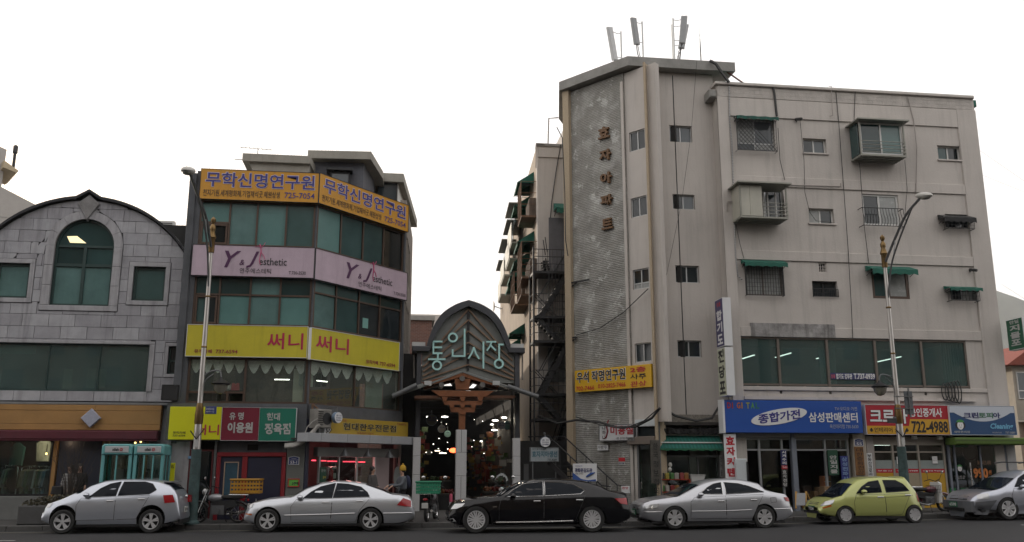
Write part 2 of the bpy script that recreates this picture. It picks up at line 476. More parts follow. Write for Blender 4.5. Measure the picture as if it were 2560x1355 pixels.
# distant hill seen past the right end of the street
def hill(name,pts,depth,m):
 b=MB();n=26;rows=[]
 vs=[]
 for k in range(6):
  f=k/5
  for i,(x,y,h)in enumerate(pts):
   vs.append((x+random.uniform(-8,8)*(k>0),y-depth*(1-f)+random.uniform(-10,10),h*(f**.8)*(1+random.uniform(-.06,.06)*(0<k<5))-2*(k==0)))
 m_=len(pts)
 fs=[(k*m_+i,k*m_+i+1,(k+1)*m_+i+1,(k+1)*m_+i)for k in range(5)for i in range(m_-1)]
 b.add(vs,fs,True)
 return tag(b.build(name,m),kind='structure')
hz=bpy.data.materials.new('haze');hz.use_nodes=True;hz.node_tree.nodes.clear()
o_=hz.node_tree.nodes.new('ShaderNodeOutputMaterial');v_=hz.node_tree.nodes.new('ShaderNodeVolumePrincipled');v_.inputs['Density'].default_value=.00014;v_.inputs['Color'].default_value=(.92,.94,.97,1);hz.node_tree.links.new(v_.outputs[0],o_.inputs['Volume'])
tag(MB().box(-1560,4700,-560,3800,-1.1,760).build('haze',hz),kind='stuff')
hp=[]
for i in range(60):
 x=1400+i*44
 hp.append((x,2500+80*sin(i*.7),560+45*sin(i*.31)+24*sin(i*1.1)+random.uniform(-9,9)-max(0,22-i)*5))
hill('hill',hp,840,mat('hill_wood',(.06,.065,.045),.95,var=.5,scale=.02,bump=1,bscale=.08))
# ------------------------------------------------------------------ apartment block on the right
FR=Frame(17.4,31,0,.15)
def FRb(*p,d=0):return FR.box(*p,d=d)
apt=thing('apartment_building','beige plastered apartment block over a row of shops with a faceted stair tower','building',FR)
uL=12.02-17.4;uR=22.72-17.4
uP=uL+.42;uQ=21.9-17.4
ZT=16.1;DEP=9.0
WINS={
'r1a':(1843,296,1938,374),'r1b':(2010,345,2068,381),'r1c':(2166,304,2258,392),'r1d':(2347,363,2405,398),
'r2a':(1850,462,1962,548),'r2b':(2024,520,2087,557),'r2c':(2160,485,2250,562),'r2d':(2366,535,2437,568),
'r3a':(1864,650,1960,737),'r3v':(2048,656,2069,680),'r3b':(2033,702,2096,741),'r3c':(2182,672,2274,746),'r3d':(2378,716,2447,750)}
W={k:FRb(*v)for k,v in WINS.items()}
band=FRb(1838,846,2423,990);W['band']=band
wl=MB();wall(wl,uL,uR,4.35,14.8,list(W.values()),.06,.35)
wl.box(uL,uR,.06,.35,14.8,ZT-.02)
wl.box(uR-.3,uR-.005,.35,DEP,.1,ZT)
wl.box(uL+.005,uL+.3,.35,DEP,4.3,ZT)
wl.box(uL+.3,uR-.3,DEP-.25,DEP,.1,ZT)
wl.box(uL+.3,uR-.3,.35,DEP-.25,ZT-.3,ZT-.1)
wl.box(uL,uR,.06,.35,2.9,4.35)
wl.build('wall',M['wall_beige'],apt)
# room behind the openings
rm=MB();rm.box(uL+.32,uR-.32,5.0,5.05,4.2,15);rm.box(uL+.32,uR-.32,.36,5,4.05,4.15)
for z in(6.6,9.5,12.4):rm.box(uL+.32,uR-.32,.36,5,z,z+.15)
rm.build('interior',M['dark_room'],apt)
def beam(z0,z1,y=0,x0=None,x1=None):
 MB().cbox(uP+.002 if x0 is None else x0,uQ-.002 if x1 is None else x1,y,.09,z0,z1,.01).build('beam',M['wall_beige'],apt)
for z0,z1 in((14.8,15.55),(12.03,12.42),(9.16,9.52),(6.3,6.66),(4.36,4.5)):beam(z0,z1)
def corner(u0,u1,z0,z1,name='pier',m='wall_beige',y0=-.01,y1=.1):return MB().cbox(u0,u1,y0,y1,z0,z1,.015).build(name,M[m],apt)
corner(uL,uP,.1,15.56);corner(uQ,uR,.1,15.56)
MB().cbox(uL+.02,uR-.12,.004,.1,15.56,16.02,.01).build('parapet',mat('parapet_block',(.45,.42,.39),.9,var=.22,scale=3,bump=.5,bscale=18,streak=.35),apt)
# block courses of the parapet: proud rows with open joints
cp=MB()
for r in range(3):
 z=15.58+r*.15;x=uL+.04+(r%2)*.2;n=0
 while x<uR-.2:
  w=min(.42,uR-.16-x);cp.box(x,x+w-.008,-.004+random.uniform(0,.004),.01,z,z+.142);x+=w
cpo=cp.build('block_course',M['parapet_block'],apt);tag(cpo,kind='stuff')
MB().cbox(uL-.09,uR-.05,-.1,.5,16.03,16.14,.02).build('coping',M['wall_beige'],apt)
MB().box(uL-.07,uR-.06,-.07,.5,16.142,16.155).build('roof_edge',M['awning_green'],apt)
MB().cbox(uL-.3,uL-.005,.0,.6,15.52,15.85,.05).build('cornice',M['concrete'],apt)
# --- windows
W_=lambda k,**kw:window(apt,*W[k],**kw)
wf=M['white_frame'];al=M['alu']
for k,gl in(('r1b',['pane_dark','pane_grey']),('r1d',['pane_teal_dark','pane_dark']),('r2b',['pane_curtain','pane_dark'])):
 window(apt,*W[k],wf,[M[g]for g in gl],2,t=.05,y=.2)
 a=W[k];MB().cbox(a[0]-.05,a[1]+.05,.0,.1,a[2]-.07,a[2]-.004,.01).build('window_sill',M['wall_beige'],apt)
window(apt,*W['r1a'],al,[M['pane_grey'],M['pane_curtain'],M['pane_curtain'],M['pane_grey']],2,[.25],y=.2)
window(apt,*W['r1c'],al,[M['pane_teal_dark'],M['pane_teal']],2,y=.2,t=.06)
window(apt,*W['r2a'],al,[M['pane_dark'],M['pane_dark']],2,y=.25,split=[.62])
window(apt,*W['r2c'],wf,[M['pane_dark'],M['pane_curtain']],2,y=.12,t=.07,split=[.47])
window(apt,*W['r2d'],M['dark_metal'],[M['pane_dark']],1,y=.2)
window(apt,*W['r3a'],M['taupe_frame'],[M['pane_curtain'],M['pane_curtain']],2,y=.2,t=.06)
window(apt,*W['r3b'],M['dark_metal'],[M['pane_dark'],M['pane_dark']],2,y=.2)
window(apt,*W['r3c'],M['bronze_frame'],[M['pane_teal_dark'],M['pane_curtain']],2,y=.08,t=.1,split=[.45])
window(apt,*W['r3d'],al,[M['pane_dark'],M['pane_curtain']],2,y=.2)
u0,u1,z0,z1=W['r3v']
vb=MB();ring_frame(vb,u0,u1,z0,z1,.03,.08,.2)
for i in range(3):vb.box(u0,u1,.1,.14,z0+.09+i*.12,z0+.11+i*.12);vb.box(u0+.1+i*.09,u0+.12+i*.09,.11,.15,z0,z1)
vb.build('vent_block',M['wall_beige'],apt)
# band of big panes over the signs (the martial arts hall)
u0,u1,z0,z1=band
xs=[FR.px(x,900,.12)[0]for x in(1946,2068,2188,2304)]
zt=FR.px(2130,963)[1]
fb=MB();ring_frame(fb,u0,u1,z0,z1,.06,.08,.18)
for x in xs:fb.box(x-.045,x+.045,.06,.18,z0+.06,z1-.06)
fb.box(u0+.06,u1-.06,.083,.175,zt-.035,zt+.035)
lo=[]
ed=[u0]+xs+[u1]
for a,c in zip(ed,ed[1:]):lo+=[(a,(a+c)/2),((a+c)/2,c)]
for a,c in lo[:-1]:fb.box(c-.035,c+.035,.075,.178,z0+.06,zt)
bw=fb.build('window',M['taupe_frame'],apt)
for a,c in zip(ed,ed[1:]):pane(bw,a+.04,c-.04,zt+.03,z1-.05,.13,M['clear_teal'])
for a,c in lo:pane(bw,a+.035,c-.035,z0+.05,zt-.03,.132,M['pane_teal_dark'])
cu=MB()
def curtain(mb,u0,u1,z0,z1,y,waves=7,amp=.04):
 n=waves*6;vs=[]
 for i in range(n+1):
  u=u0+(u1-u0)*i/n;yy=y+amp*sin(i/n*waves*2*pi)
  vs+=[(u,yy,z0),(u,yy,z1)]
 return mb.add(vs,[(2*i,2*i+2,2*i+3,2*i+1)for i in range(n)],True)
a=FRb(2375,855,2418,985);curtain(cu,a[0],a[1],z0,z1,.45)
a=FRb(1838,848,1858,985);curtain(cu,a[0],a[1],z0,z1,.45,3)
cu.build('curtain',mat('curtain_teal',(.2,.36,.33),.8,var=.15),apt)
a=FRb(2085,855,2116,962);MB().box(a[0]+.1,a[1]+.1,1.0,1.35,4.2,6.6).build('column',mat('teal_plaster',(.3,.42,.38),.8),apt)
for i,(x,y,L_)in enumerate(((1868,893,.8),(1958,888,.95),(2056,893,.8),(2228,897,1.3))):
 u,z=FR.px(x,y,2.6)
 MB().box(u-.03,u+.03,1.9,1.9+L_*1.5,z-.015,z+.015).build('tube_lamp',M['lamp_white'],apt,rot=None)
MB().box(uP,band[1]+.1,-.06,.1,band[2]-.16,band[2]-.05).build('window_sill',M['wall_beige'],apt)
# peeled patch where an old sign was
u0,u1,z0,z1=FRb(1877,809,2088,844)
mp_=mat('peeled_plaster',(.3,.29,.285),.9,var=.6,scale=3.2,bump=.5,bscale=12,streak=.95,dirt=(.09,.085,.08))
MB().box(u0,u1,-.005,.07,z0+.02,z1).build('peeled_patch',mp_,apt)
# small print banner inside the glass
def board(fr,pb,front,thick,label,m,edge=None,texts=(),cat='sign',group=None,name='shop_sign',trim=.03,quad=None,panel='panel'):
 if quad:
  p=[fr.px(*q,front)for q in quad]
  u0=(p[0][0]+p[2][0])/2;u1=(p[1][0]+p[3][0])/2;z1=(p[0][1]+p[1][1])/2;z0=(p[2][1]+p[3][1])/2
 else:u0,u1,z0,z1=fr.box(*pb,d=front)
 sf=fr.at((u0+u1)/2,front,z0);w=(u1-u0)/2;h=z1-z0
 root=thing(name,label,cat,sf,group)
 MB().cbox(-w,w,0,thick,0,h,.008).build(panel,m,root)
 if edge:
  ring_frame(MB(),-w-.005,w+.005,-.005,h+.005,trim,-.012,thick*.6).build('frame',edge,root)
 for t in texts:
  s,bx,tm=t[0],t[1],t[2];bold=t[3]if len(t)>3 else.02;kw=t[4]if len(t)>4 else{}
  if max(bx)<=1.2:q=(-w+2*w*bx[0],-w+2*w*bx[1],h*bx[2],h*bx[3])
  else:q=sf.box(*bx)
  text(root,s,q,tm,kw.pop('y',-.012)if kw else-.012,bold,**kw)
 root['sf']=0;del root['sf']
 return root,sf,w,h
board(FR,(2075,933,2189,949),.1,.01,'narrow navy banner with a phone number inside the upstairs window band',M['navy_ink'],name='window_banner',cat='banner',
texts=[('합기도 경무관',(2090,934,2130,948),M['white_ink'],.03),('T.737-0939',(2134,934,2187,948),M['white_ink'],.03),('정통',(2077,936,2088,946),mat('pink_ink',(.5,.1,.15),.5),.02)])
# --- fittings on the facade
def awning(parent_fr,pb,proj,drop,m,label,group='green awnings on the flats',name='window_awning',cat='awning',scal=True,frac=.5):
 u0,u1,z0,z1=pb;sf=parent_fr.at((u0+u1)/2,0,z1);w=(u1-u0)/2
 r=thing(name,label,cat,sf,group)
 zb=-(z1-z0);zf=zb*frac
 b=MB();n=10;vs=[]
 for i in range(n+1):
  x=-w+2*w*i/n;s_=.012*sin(i*2.1)
  vs+=[(x,.02,0),(x,-proj,zf+s_),(x,-proj-.005,zb+(.05 if scal and i%2 else 0))]
 b.add(vs,[(3*i,3*i+1,3*i+4,3*i+3)for i in range(n)]+[(3*i+1,3*i+2,3*i+5,3*i+4)for i in range(n)],False)
 b.add([(-w,.02,0),(-w,-proj,zf),(-w,.02,zf)],[(0,2,1)]);b.add([(w,.02,0),(w,-proj,zf),(w,.02,zf)],[(0,1,2)])
 b.build('cloth',m,r)
 for x in(-w+.03,w-.03):f=MB().tube([(x,.02,zb*.9),(x,-proj+.02,zf-.02)],.012,5);f.build('bracket',M['dark_metal'],r)
 return r
gm=M['awning_green']
awning(FR,FRb(1861,646,1968,668,d=-.3),.35,.2,gm,'dark green scalloped awning over the wire grilled window of the second storey')
awning(FR,FRb(2178,660,2291,688,d=-.4),.5,.2,gm,'wide dark green awning over the brown framed window beside the lamp post')
awning(FR,FRb(2376,711,2457,728,d=-.4),.4,.2,gm,'small green awning over the caged window at the far right of the block')
awning(FR,FRb(2361,531,2441,556,d=-.4),.4,.2,M['black_cloth'],'small black cloth awning over the end window of the third storey',group='awnings on the flats')
awning(FR,FRb(1840,289,1944,302,d=-.2),.3,.1,mat('torn_green',(.02,.09,.07),.9,var=.7,scale=9),'tattered green strip of awning above the lattice grille at the top',frac=.3)
def grille(fr,pb,proj,label,diamond=False,n=9,m=None,group='window grilles on the flats',rows=5,belly=False):
 u0,u1,z0,z1=pb;sf=fr.at((u0+u1)/2,0,z0);w=(u1-u0)/2;h=z1-z0
 r=thing('window_grille',label,'grille',sf,group);m=m or M['dark_metal']
 f=MB()
 for z in(0,h):f.tube([(-w,.04,z),(-w,-proj,z),(w,-proj,z),(w,.04,z)],.012,5,smooth=False)
 f.tube([(-w,-proj,0),(-w,-proj,h)],.012,5);f.tube([(w,-proj,0),(w,-proj,h)],.012,5);f.build('frame',m,r)
 b=MB()
 if diamond:
  k=n
  for i in range(-k,k+1):
   for sg in(1,-1):
    pts=[]
    x0=-w+2*w*i/k*1.0
    for t in range(9):
     z=h*t/8;x=x0+sg*z*.9+(w if 0 else 0)
     if-w<=x<=w:pts.append((x,-proj-.006*sg,z))
    if len(pts)>1:b.tube(pts,.013,4)
 else:
  for i in range(1,n):
   x=-w+2*w*i/n;b.tube([(x,-proj,0),(x,-proj,h)],.011,4)
  for i in range(1,rows):b.tube([(-w,-proj-.01,h*i/rows),(w,-proj-.01,h*i/rows)],.007,4)
  for s_ in(-w,w):
   for i in range(1,4):b.tube([(s_,-proj*i/4,0),(s_,-proj*i/4,h)],.008,4)
 b.build('bars',m,r);return r
grille(FR,FRb(1843,300,1941,376,d=-.2),.2,'bulging diamond lattice grille on the top left window of the flats',True,10)
grille(FR,FRb(1866,655,1959,738,d=-.15),.15,'square wire mesh grille in front of the curtained second storey window',n=14,rows=8)
grille(FR,FRb(2034,722,2096,741,d=-.02),.02,'low spiked grille along the small dark window next to the vent block',n=14,rows=2)
grille(FR,FRb(2380,728,2449,751,d=-.3),.3,'boxy cage grille under the small green awning at the far right',n=8,rows=2)
grille(FR,FRb(2370,553,2436,571,d=-.3),.3,'boxy cage grille under the black awning',n=7,rows=2)
# black belly rail
u0,u1,z0,z1=FRb(2160,519,2262,563,d=-.35);sf=FR.at((u0+u1)/2,0,z0);w=(u1-u0)/2;h=z1-z0
r=thing('window_guard','black bellied iron guard rail below the white window behind the lamp arm','railing',sf)
f=MB()
for z in(0,h):f.tube([(-w,.05,z),(-w,-.28,z),(w,-.28,z),(w,.05,z)],.016,5,smooth=False)
f.build('rail',M['dark_metal'],r)
for i in range(15):
 x=-w+2*w*i/14
 MB().tube([(x,-.28,0),(x,-.36,h*.15),(x,-.38,h*.35),(x,-.3,h*.7),(x,-.28,h)],.01,4).build('bar',M['dark_metal'],r)
# projecting glazed bay, top storey
def bay(px_roof,px_body,proj,label,enclosed):
 u0,u1,z0,z1=FRb(*px_body,d=-proj);sf=FR.at((u0+u1)/2,0,z0);w=(u1-u0)/2;h=z1-z0
 r=thing('balcony_bay',label,'balcony',sf,'metal bays hung on the flats')
 MB().box(-w,w,-proj,.03,0,.06).build('floor',mat('bay_metal',(.27,.27,.235),.55,.2,var=.15),r)
 for i in range(3):MB().box(-w+.02,w-.02,-proj+.2+i*.2,-proj+.24+i*.2,-.035,-.002).build('joist',M['bay_metal'],r)
 MB().prism([(0,0)]*0 or[(-w-.14,h),(w+.12,h),(w+.12,h+.05),(-w-.14,h+.05)],-proj-.22,.03).build('roof',M['bay_metal'],r)
 for x in(-w+.02,w-.02):
  MB().box(x-.025,x+.025,-proj,-proj+.05,.06,h).build('post',M['bay_metal'],r)
 if enclosed:
  for a,c in((-w+.05,-w+.42*w),(-w+.425*w,-w+.95*w)):
   MB().cbox(a,c,-proj+.005,-proj+.03,.07,h-.02,.01).build('cabinet_door',mat('cream_metal',(.42,.41,.35),.5,var=.1,streak=.3),r)
  MB().box(-w+.005,-w+.03,-proj+.05,0,.07,h-.02).build('side_panel',M['cream_metal'],r)
  k0=-w+.97*w
  for x in(k0+.25,k0+.42,w-.2):MB().tube([(x,-.25,.1),(x,-.25,h-.1)],.03,6).build('pipe',M['white_frame'],r)
 else:
  k0=-w+.05
  wd=MB();ring_frame(wd,-w+.08,w-.05,.1,h-.01,.06,-proj+.12,-proj+.18);wd.box(-.03,.03,-proj+.115,-proj+.17,.16,h-.07)
  wd=wd.build('glazing',M['white_frame'],r)
  pane(wd,-w+.12,-.01,.13,h-.05,-proj+.15,M['pane_teal_dark']);pane(wd,.01,w-.09,.13,h-.05,-proj+.152,M['pane_teal'])
  MB().box(-w+.02,-w+.05,-proj+.2,0,.1,h-.01).build('side_panel',M['pane_teal_dark'],r)
 rl=.62 if not enclosed else.7
 for i in range(4):
  MB().tube([(k0,-proj-.01,.16+i*.14),(w,-proj-.01,.16+i*.14),(w,-.02,.16+i*.14)],.014,5,smooth=False).build('rail',M['bay_metal'],r)
 return r
bay(None,(2150,305,2262,390),.75,'glazed metal bay with rails hung on the top storey',False)
bay(None,(1850,462,1968,545),.8,'cream metal enclosed balcony with two cabinet doors on the third storey',True)
# cctv cameras, downpipe stubs, conduit
for px,py,lb in((1998,296,'black bullet camera below the parapet of the flats'),(2435,674,'black bullet camera near the right corner of the flats')):
 u,z=FR.px(px,py,-.2);r=thing('security_camera',lb,'camera',FR.at(u,-.12,z))
 MB().lathe([(.055,-.17),(.06,-.15),(.06,.12),(.04,.14)],(0,0,0),10,'y').build('body',M['black'],r,rot=(.25,0,.4));MB().bar((0,.12,.0),(0,.2,-.05),.03).build('bracket',M['black'],r)
def pipe(name,label,pts,rad,m,cat='pipe',group=None,n=5):
 """pts in world"""
 o=Vector(pts[0]);b=MB();b.tube([Vector(p)-o for p in pts],rad,n)
 q=b.build(name,m,None,o);return tag(q,label,cat,group)
def fpts(fr,pl,d):return[fr.w(*(lambda q:(q[0],d,q[1]))(fr.px(x,y,d)))for x,y in pl]
pipe('conduit','pale pipe running level between the top two storeys of the flats',fpts(FR,[(1967,462),(2102,466),(2102,458)],-.04),.018,M['cable_pale'])
pipe('conduit','short bent pale pipe left of the cream enclosed balcony',fpts(FR,[(1818,528),(1818,505),(1840,502)],-.06),.022,M['cable_pale'])
pipe('conduit','pale drop pipe hooked over the parapet of the flats',fpts(FR,[(2074,290),(2082,289),(2078,215),(2072,216)],-.08),.018,M['cable_pale'])
cab='cables hanging down the flats'
for i,(lb,pl,rad,m)in enumerate((
('thick black cable bundle over the parapet down to the lattice window',[(1932,215),(1936,235),(1942,290)],.045,'cable'),
('black and white striped cable down the left edge of the flats',[(1823,215),(1824,300),(1830,360),(1833,460),(1836,560),(1839,640),(1845,690),(1856,700)],.024,'cable_stripe'),
('thin black cable from the parapet to the blue sign past the vent block',[(2090,230),(2098,320),(2110,480),(2120,620),(2128,760),(2132,845)],.014,'cable'),
('grey cable looping from the parapet past the glazed bay to the lamp arm',[(2267,234),(2284,300),(2292,370),(2290,480)],.02,'cable_pale'),
('thin dark cable from the lattice window down to the enclosed balcony',[(1945,320),(1950,400),(1962,450)],.012,'cable'),
('thin dark cable left of the glazed bay running down to the wide awning',[(2138,230),(2134,330),(2150,420),(2160,560),(2172,660)],.012,'cable'),
('thin grey wire between the small windows of the upper storeys',[(2000,300),(2010,400),(2012,480),(2024,530),(2040,552),(2080,556)],.01,'cable'),
('thin wire dropping right of the glazed bay',[(2262,400),(2268,470),(2262,540)],.01,'cable'),
('thin wire below the enclosed balcony to the mesh grille',[(1838,552),(1850,610),(1860,646)],.01,'cable'))):
 if m=='cable_stripe':
  mm=mat('cable_stripe',(.3,.3,.3),.6,var=0);nt=mm.node_tree
  if len(nt.nodes)<4:
   tc=nt.nodes.new('ShaderNodeTexCoord');wv=nt.nodes.new('ShaderNodeTexWave');wv.bands_direction='Z';wv.inputs['Scale'].default_value=5
   cr=nt.nodes.new('ShaderNodeValToRGB');cr.color_ramp.interpolation='CONSTANT';cr.color_ramp.elements[0].color=(.02,.02,.02,1);cr.color_ramp.elements[1].position=.5;cr.color_ramp.elements[1].color=(.6,.6,.6,1)
   nt.links.new(tc.outputs['Object'],wv.inputs[0]);nt.links.new(wv.outputs[0],cr.inputs[0]);nt.links.new(cr.outputs[0],nt.nodes['Principled BSDF'].inputs[0])
 pipe('cable',lb,fpts(FR,pl,-.03),rad,M[m],'cable',cab)
u,z=FR.px(2386,985,-.1)
r=thing('cable_coil','tangle of black cable coils on the wall above the laundry sign','cable',FR.at(u,-.05,z-.2))
for i in range(5):
 MB().tube([(-.35+i*.13+.13*cos(t*pi/6),-.03-.02*(i%2),.28+(.3+.03*i)*sin(t*pi/6))for t in range(12)],.022,5,True).build('coil',M['cable'],r)
# roof tanks and odd bits on the roof edge
for px,lb in(((1935,212,1985,222),'green roof hatch cover at the left of the flat roof'),((2407,238,2440,246),'green roof hatch cover at the right end of the flat roof')):
 a=FRb(*px,d=.8);r=thing('roof_hatch',lb,'hatch',FR.at((a[0]+a[1])/2,.8,16.1),'roof hatches');w=(a[1]-a[0])/2
 MB().cbox(-w,w,0,.6,0,max(.06,(a[3]-15.95)*.45),.03).build('cover',gm,r)
# vertical double sided sign left of the hall windows
def vsign(fr,u,z0,z1,d0,proj,thick,label,parts):
 """projecting sign: faces along -x/+x; parts = [(frac0, frac1, panel mat, [(txt, fracbox, mat, bold)])]"""
 sf=fr.at(u,d0,z0);h=z1-z0
 r=thing('projecting_sign',label,'sign',sf,'signs standing out from the walls')
 for k,(f0,f1,pm,tx)in enumerate(parts):
  z_0,z_1=h*f0+.01,h*f1-.01
  p=MB();p.box(-thick/2,thick/2,-proj,0,z_0,z_1);p=p.build('case',M['white_sign'],r)
  rib=MB()
  for y in(-proj+.03,):pass
  for s_ in(-1,1):
   fc=MB().add([(s_*(thick/2+.004),-proj+.02,z_0+.02),(s_*(thick/2+.004),-.02,z_0+.02),(s_*(thick/2+.004),-.02,z_1-.02),(s_*(thick/2+.004),-proj+.02,z_1-.02)],[(0,1,2,3)if s_>0 else(3,2,1,0)])
   fc.build('face',pm,r)
   for t in tx:
    v,f_,asp=text_mesh(t[0],t[3],0,2,1.)
    bx=t[1];q=[]
    for a,b_ in v:
     fy=bx[0]+(bx[1]-bx[0])*a
     y=(-.02-(proj-.04)*fy)if s_<0 else(-proj+.02+(proj-.04)*fy)
     q.append((s_*(thick/2+.008),y,z_0+(z_1-z_0)*(bx[2]+(bx[3]-bx[2])*b_)))
    MB().add(q,f_).build('lettering',t[2],r)
   if len(tx)and tx[0][0]=='정통':pass
  MB().bar((0,-.05,z_1-.1),(0,.1,z_1-.1),.04).build('bracket',M['grey_metal'],r)
 return r
z1=FR.px(1822,745,-.6)[1];z0=FR.px(1832,990,-.6)[1];us=FR.px(1836,850,-.75)[0]
mat('cream_face',(.5,.52,.4),.5,var=.06);mat('indigo_face',(.06,.055,.14),.5,var=.08)
vsign(FR,us-.22,z0,z1,.02,.78,.3,'tall projecting sign, navy above and cream below, at the left end of the flats',
[(0,.49,M['cream_face'],[(c,(.12,.88,.7-.33*i,.97-.33*i),M['black_ink'],.04)for i,c in enumerate('전당포')]),
(.5,1,M['indigo_face'],[('정통',(.25,.75,.84,.93),M['red_ink'],.03)]+[(c,(.15,.85,.55-.25*i,.76-.25*i),M['white_ink'],.04)for i,c in enumerate('합기도')])])
z1=FR.px(2525,795,-.6)[1];z0=FR.px(2525,873,-.6)[1];us=FR.px(2548,850,-.6)[0]
mat('green_face',(.012,.1,.05),.5,var=.1)
vsign(FR,us+.1,z0,z1,-.05,.9,.3,'green projecting shop sign at the right corner of the flats',[(0,1,M['green_face'],
[(c,(.18,.82,.6-.235*i,.8-.235*i),M['pale_ink'],.04)for i,c in enumerate('지물포')]+[('안일',(.2,.8,.84,.95),M['pale_ink'],.03)])])
# ------------------------------------------------------------------ faceted stair tower (parts of the apartment block)
FA=Frame(6.82,33.87,-51,.15)
FB=Frame(10.6,31.6,0,.15)
def part_root(fr):
 """matrix to build in a wall's axes but parent under the apartment block"""
 o=bpy.data.objects.new('x',None);return o
AW=Matrix.Translation(FA.o)@Matrix.Rotation(R(FA.deg),4,'Z');RW=Matrix.Translation(FR.o)
A2R=RW.inverted()@AW;B2R=Matrix.Translation(FB.o-FR.o)
def onA(o):o.matrix_local=A2R;return o
def onB(o):o.matrix_local=B2R;return o
ZTOW=atY(1640,167,31.18).z-.17
uAl=FA.px(1418,600)[0];uAp=FA.px(1433,600)[0];uAs=FA.px(1569,600)[0];uAe=FA.px(1622,600,-.15)[0]
clad=mat('ridged_cladding',(.29,.285,.262),.9,var=.3,scale=1.6)
def ridges(m):
 nt=m.node_tree;L=nt.links.new;b=nt.nodes['Principled BSDF']
 tc=nt.nodes.new('ShaderNodeTexCoord')
 def rng(src,a,c,d=0,e=1):
  r=nt.nodes.new('ShaderNodeMapRange');r.inputs[1].default_value=a;r.inputs[2].default_value=c;r.inputs[3].default_value=d;r.inputs[4].default_value=e;L(src,r.inputs[0]);return r.outputs[0]
 def noise(sc,scale=(1,1,1),det=6):
  mp=nt.nodes.new('ShaderNodeMapping');mp.inputs['Scale'].default_value=scale;L(tc.outputs['Object'],mp.inputs[0])
  n=nt.nodes.new('ShaderNodeTexNoise');n.inputs['Scale'].default_value=sc;n.inputs['Detail'].default_value=det;n.inputs['Roughness'].default_value=.65;L(mp.outputs[0],n.inputs['Vector']);return n.outputs[0]
 def mixc(fac,a,col):
  x=nt.nodes.new('ShaderNodeMix');x.data_type='RGBA';L(fac,x.inputs[0]);L(a,x.inputs[6]);x.inputs[7].default_value=(*col,1);return x.outputs[2]
 cur=b.inputs['Base Color'].links[0].from_socket
 cur=mixc(rng(noise(.9,(1,1,1.2),9),.48,.6,0,.8),cur,(.42,.415,.395))
 cur=mixc(rng(noise(2.0,(1,1,.9),9),.56,.63,0,.9),cur,(.55,.55,.53))
 w=nt.nodes.new('ShaderNodeTexWave');w.bands_direction='Z';w.inputs['Scale'].default_value=4.6;w.inputs['Distortion'].default_value=3.5;w.inputs['Detail'].default_value=3;w.inputs['Detail Scale'].default_value=3
 L(tc.outputs['Object'],w.inputs[0])
 joint=rng(w.outputs[0],.05,.35,.45,0)
 cur=mixc(joint,cur,(.09,.085,.07))
 cur=mixc(rng(noise(1.1,(1,1,.12),6),.52,.72,0,.6),cur,(.13,.125,.105))
 L(cur,b.inputs['Base Color'])
 bp=nt.nodes.new('ShaderNodeBump');bp.inputs['Strength'].default_value=.6;bp.inputs['Distance'].default_value=.025;L(w.outputs[0],bp.inputs['Height']);L(bp.outputs[0],b.inputs['Normal'])
ridges(clad)
onA(MB().box(uAp-.02,uAs,0,.3,-.1,ZTOW-.05).build('cladding',clad,apt))
# painted strip with the landing windows
sw=[]
for bx in((1573,326,1612,375),(1577,492,1617,541),(1582,672,1622,722),(1587,857,1628,905)):
 a=FA.box(*bx,d=.06);sw.append((a[0],min(a[1],uAe+.12),a[2],a[3]))
zdoor=FA.px(1605,1056,.06)[1]
b=MB();wall(b,uAs+.003,uAe+.4,zdoor,ZTOW-.05,sw,.06,.3)
b.box(uAs+.003,uAs+.12,.03,.3,-.1,zdoor)
onA(b.build('wall',M['wall_beige'],apt))
onA(MB().box(uAp,uAe+.3,1.4,1.5,-.1,ZTOW-.1).build('interior',M['dark_room'],apt))
for i,q in enumerate(sw):
 onA(window(apt,*q,M['alu'],[M['pane_dark']]if i!=2 else[M['pane_curtain'],M['pane_curtain'],M['pane_dark'],M['pane_dark']],2,rows=[.3]if i==2 else None,t=.035,y=.12))
onA(MB().prism([(uAs-.12,ZTOW-.4),(uAs-.005,ZTOW-.4),(uAs-.005,-.1),(uAs-.12,-.1)],-.05,-.003).build('pilaster',M['wall_beige'],apt))
# piers
def plan(pts,z0,z1,m,name):
 p=[(q[0]-FR.o.x,q[1]-FR.o.y)for q in pts];return MB().hprism(p,z0,z1).build(name,M[m],apt)
p1=FA.w(uAe,-.16);p2=FA.w(FA.px(1637,900,-.16)[0],-.16);p3=atY(1651,900,31.62)
p0=FA.w(uAe,.5);p4=Vector((p3 .x,32.2,0))
plan([p1,p2,p3,p4,p0],-.1,ZTOW,'pier_pebble','corner_pier')
q1=FA.w(uAl-.02,-.16);q2=FA.w(uAp-.02,-.16);q3=FA.w(uAp-.02,.5);q4=FA.w(uAl-.02,.5)
plan([q1,q2,q3,q4],-.1,ZTOW,'pier_pebble','corner_pier')
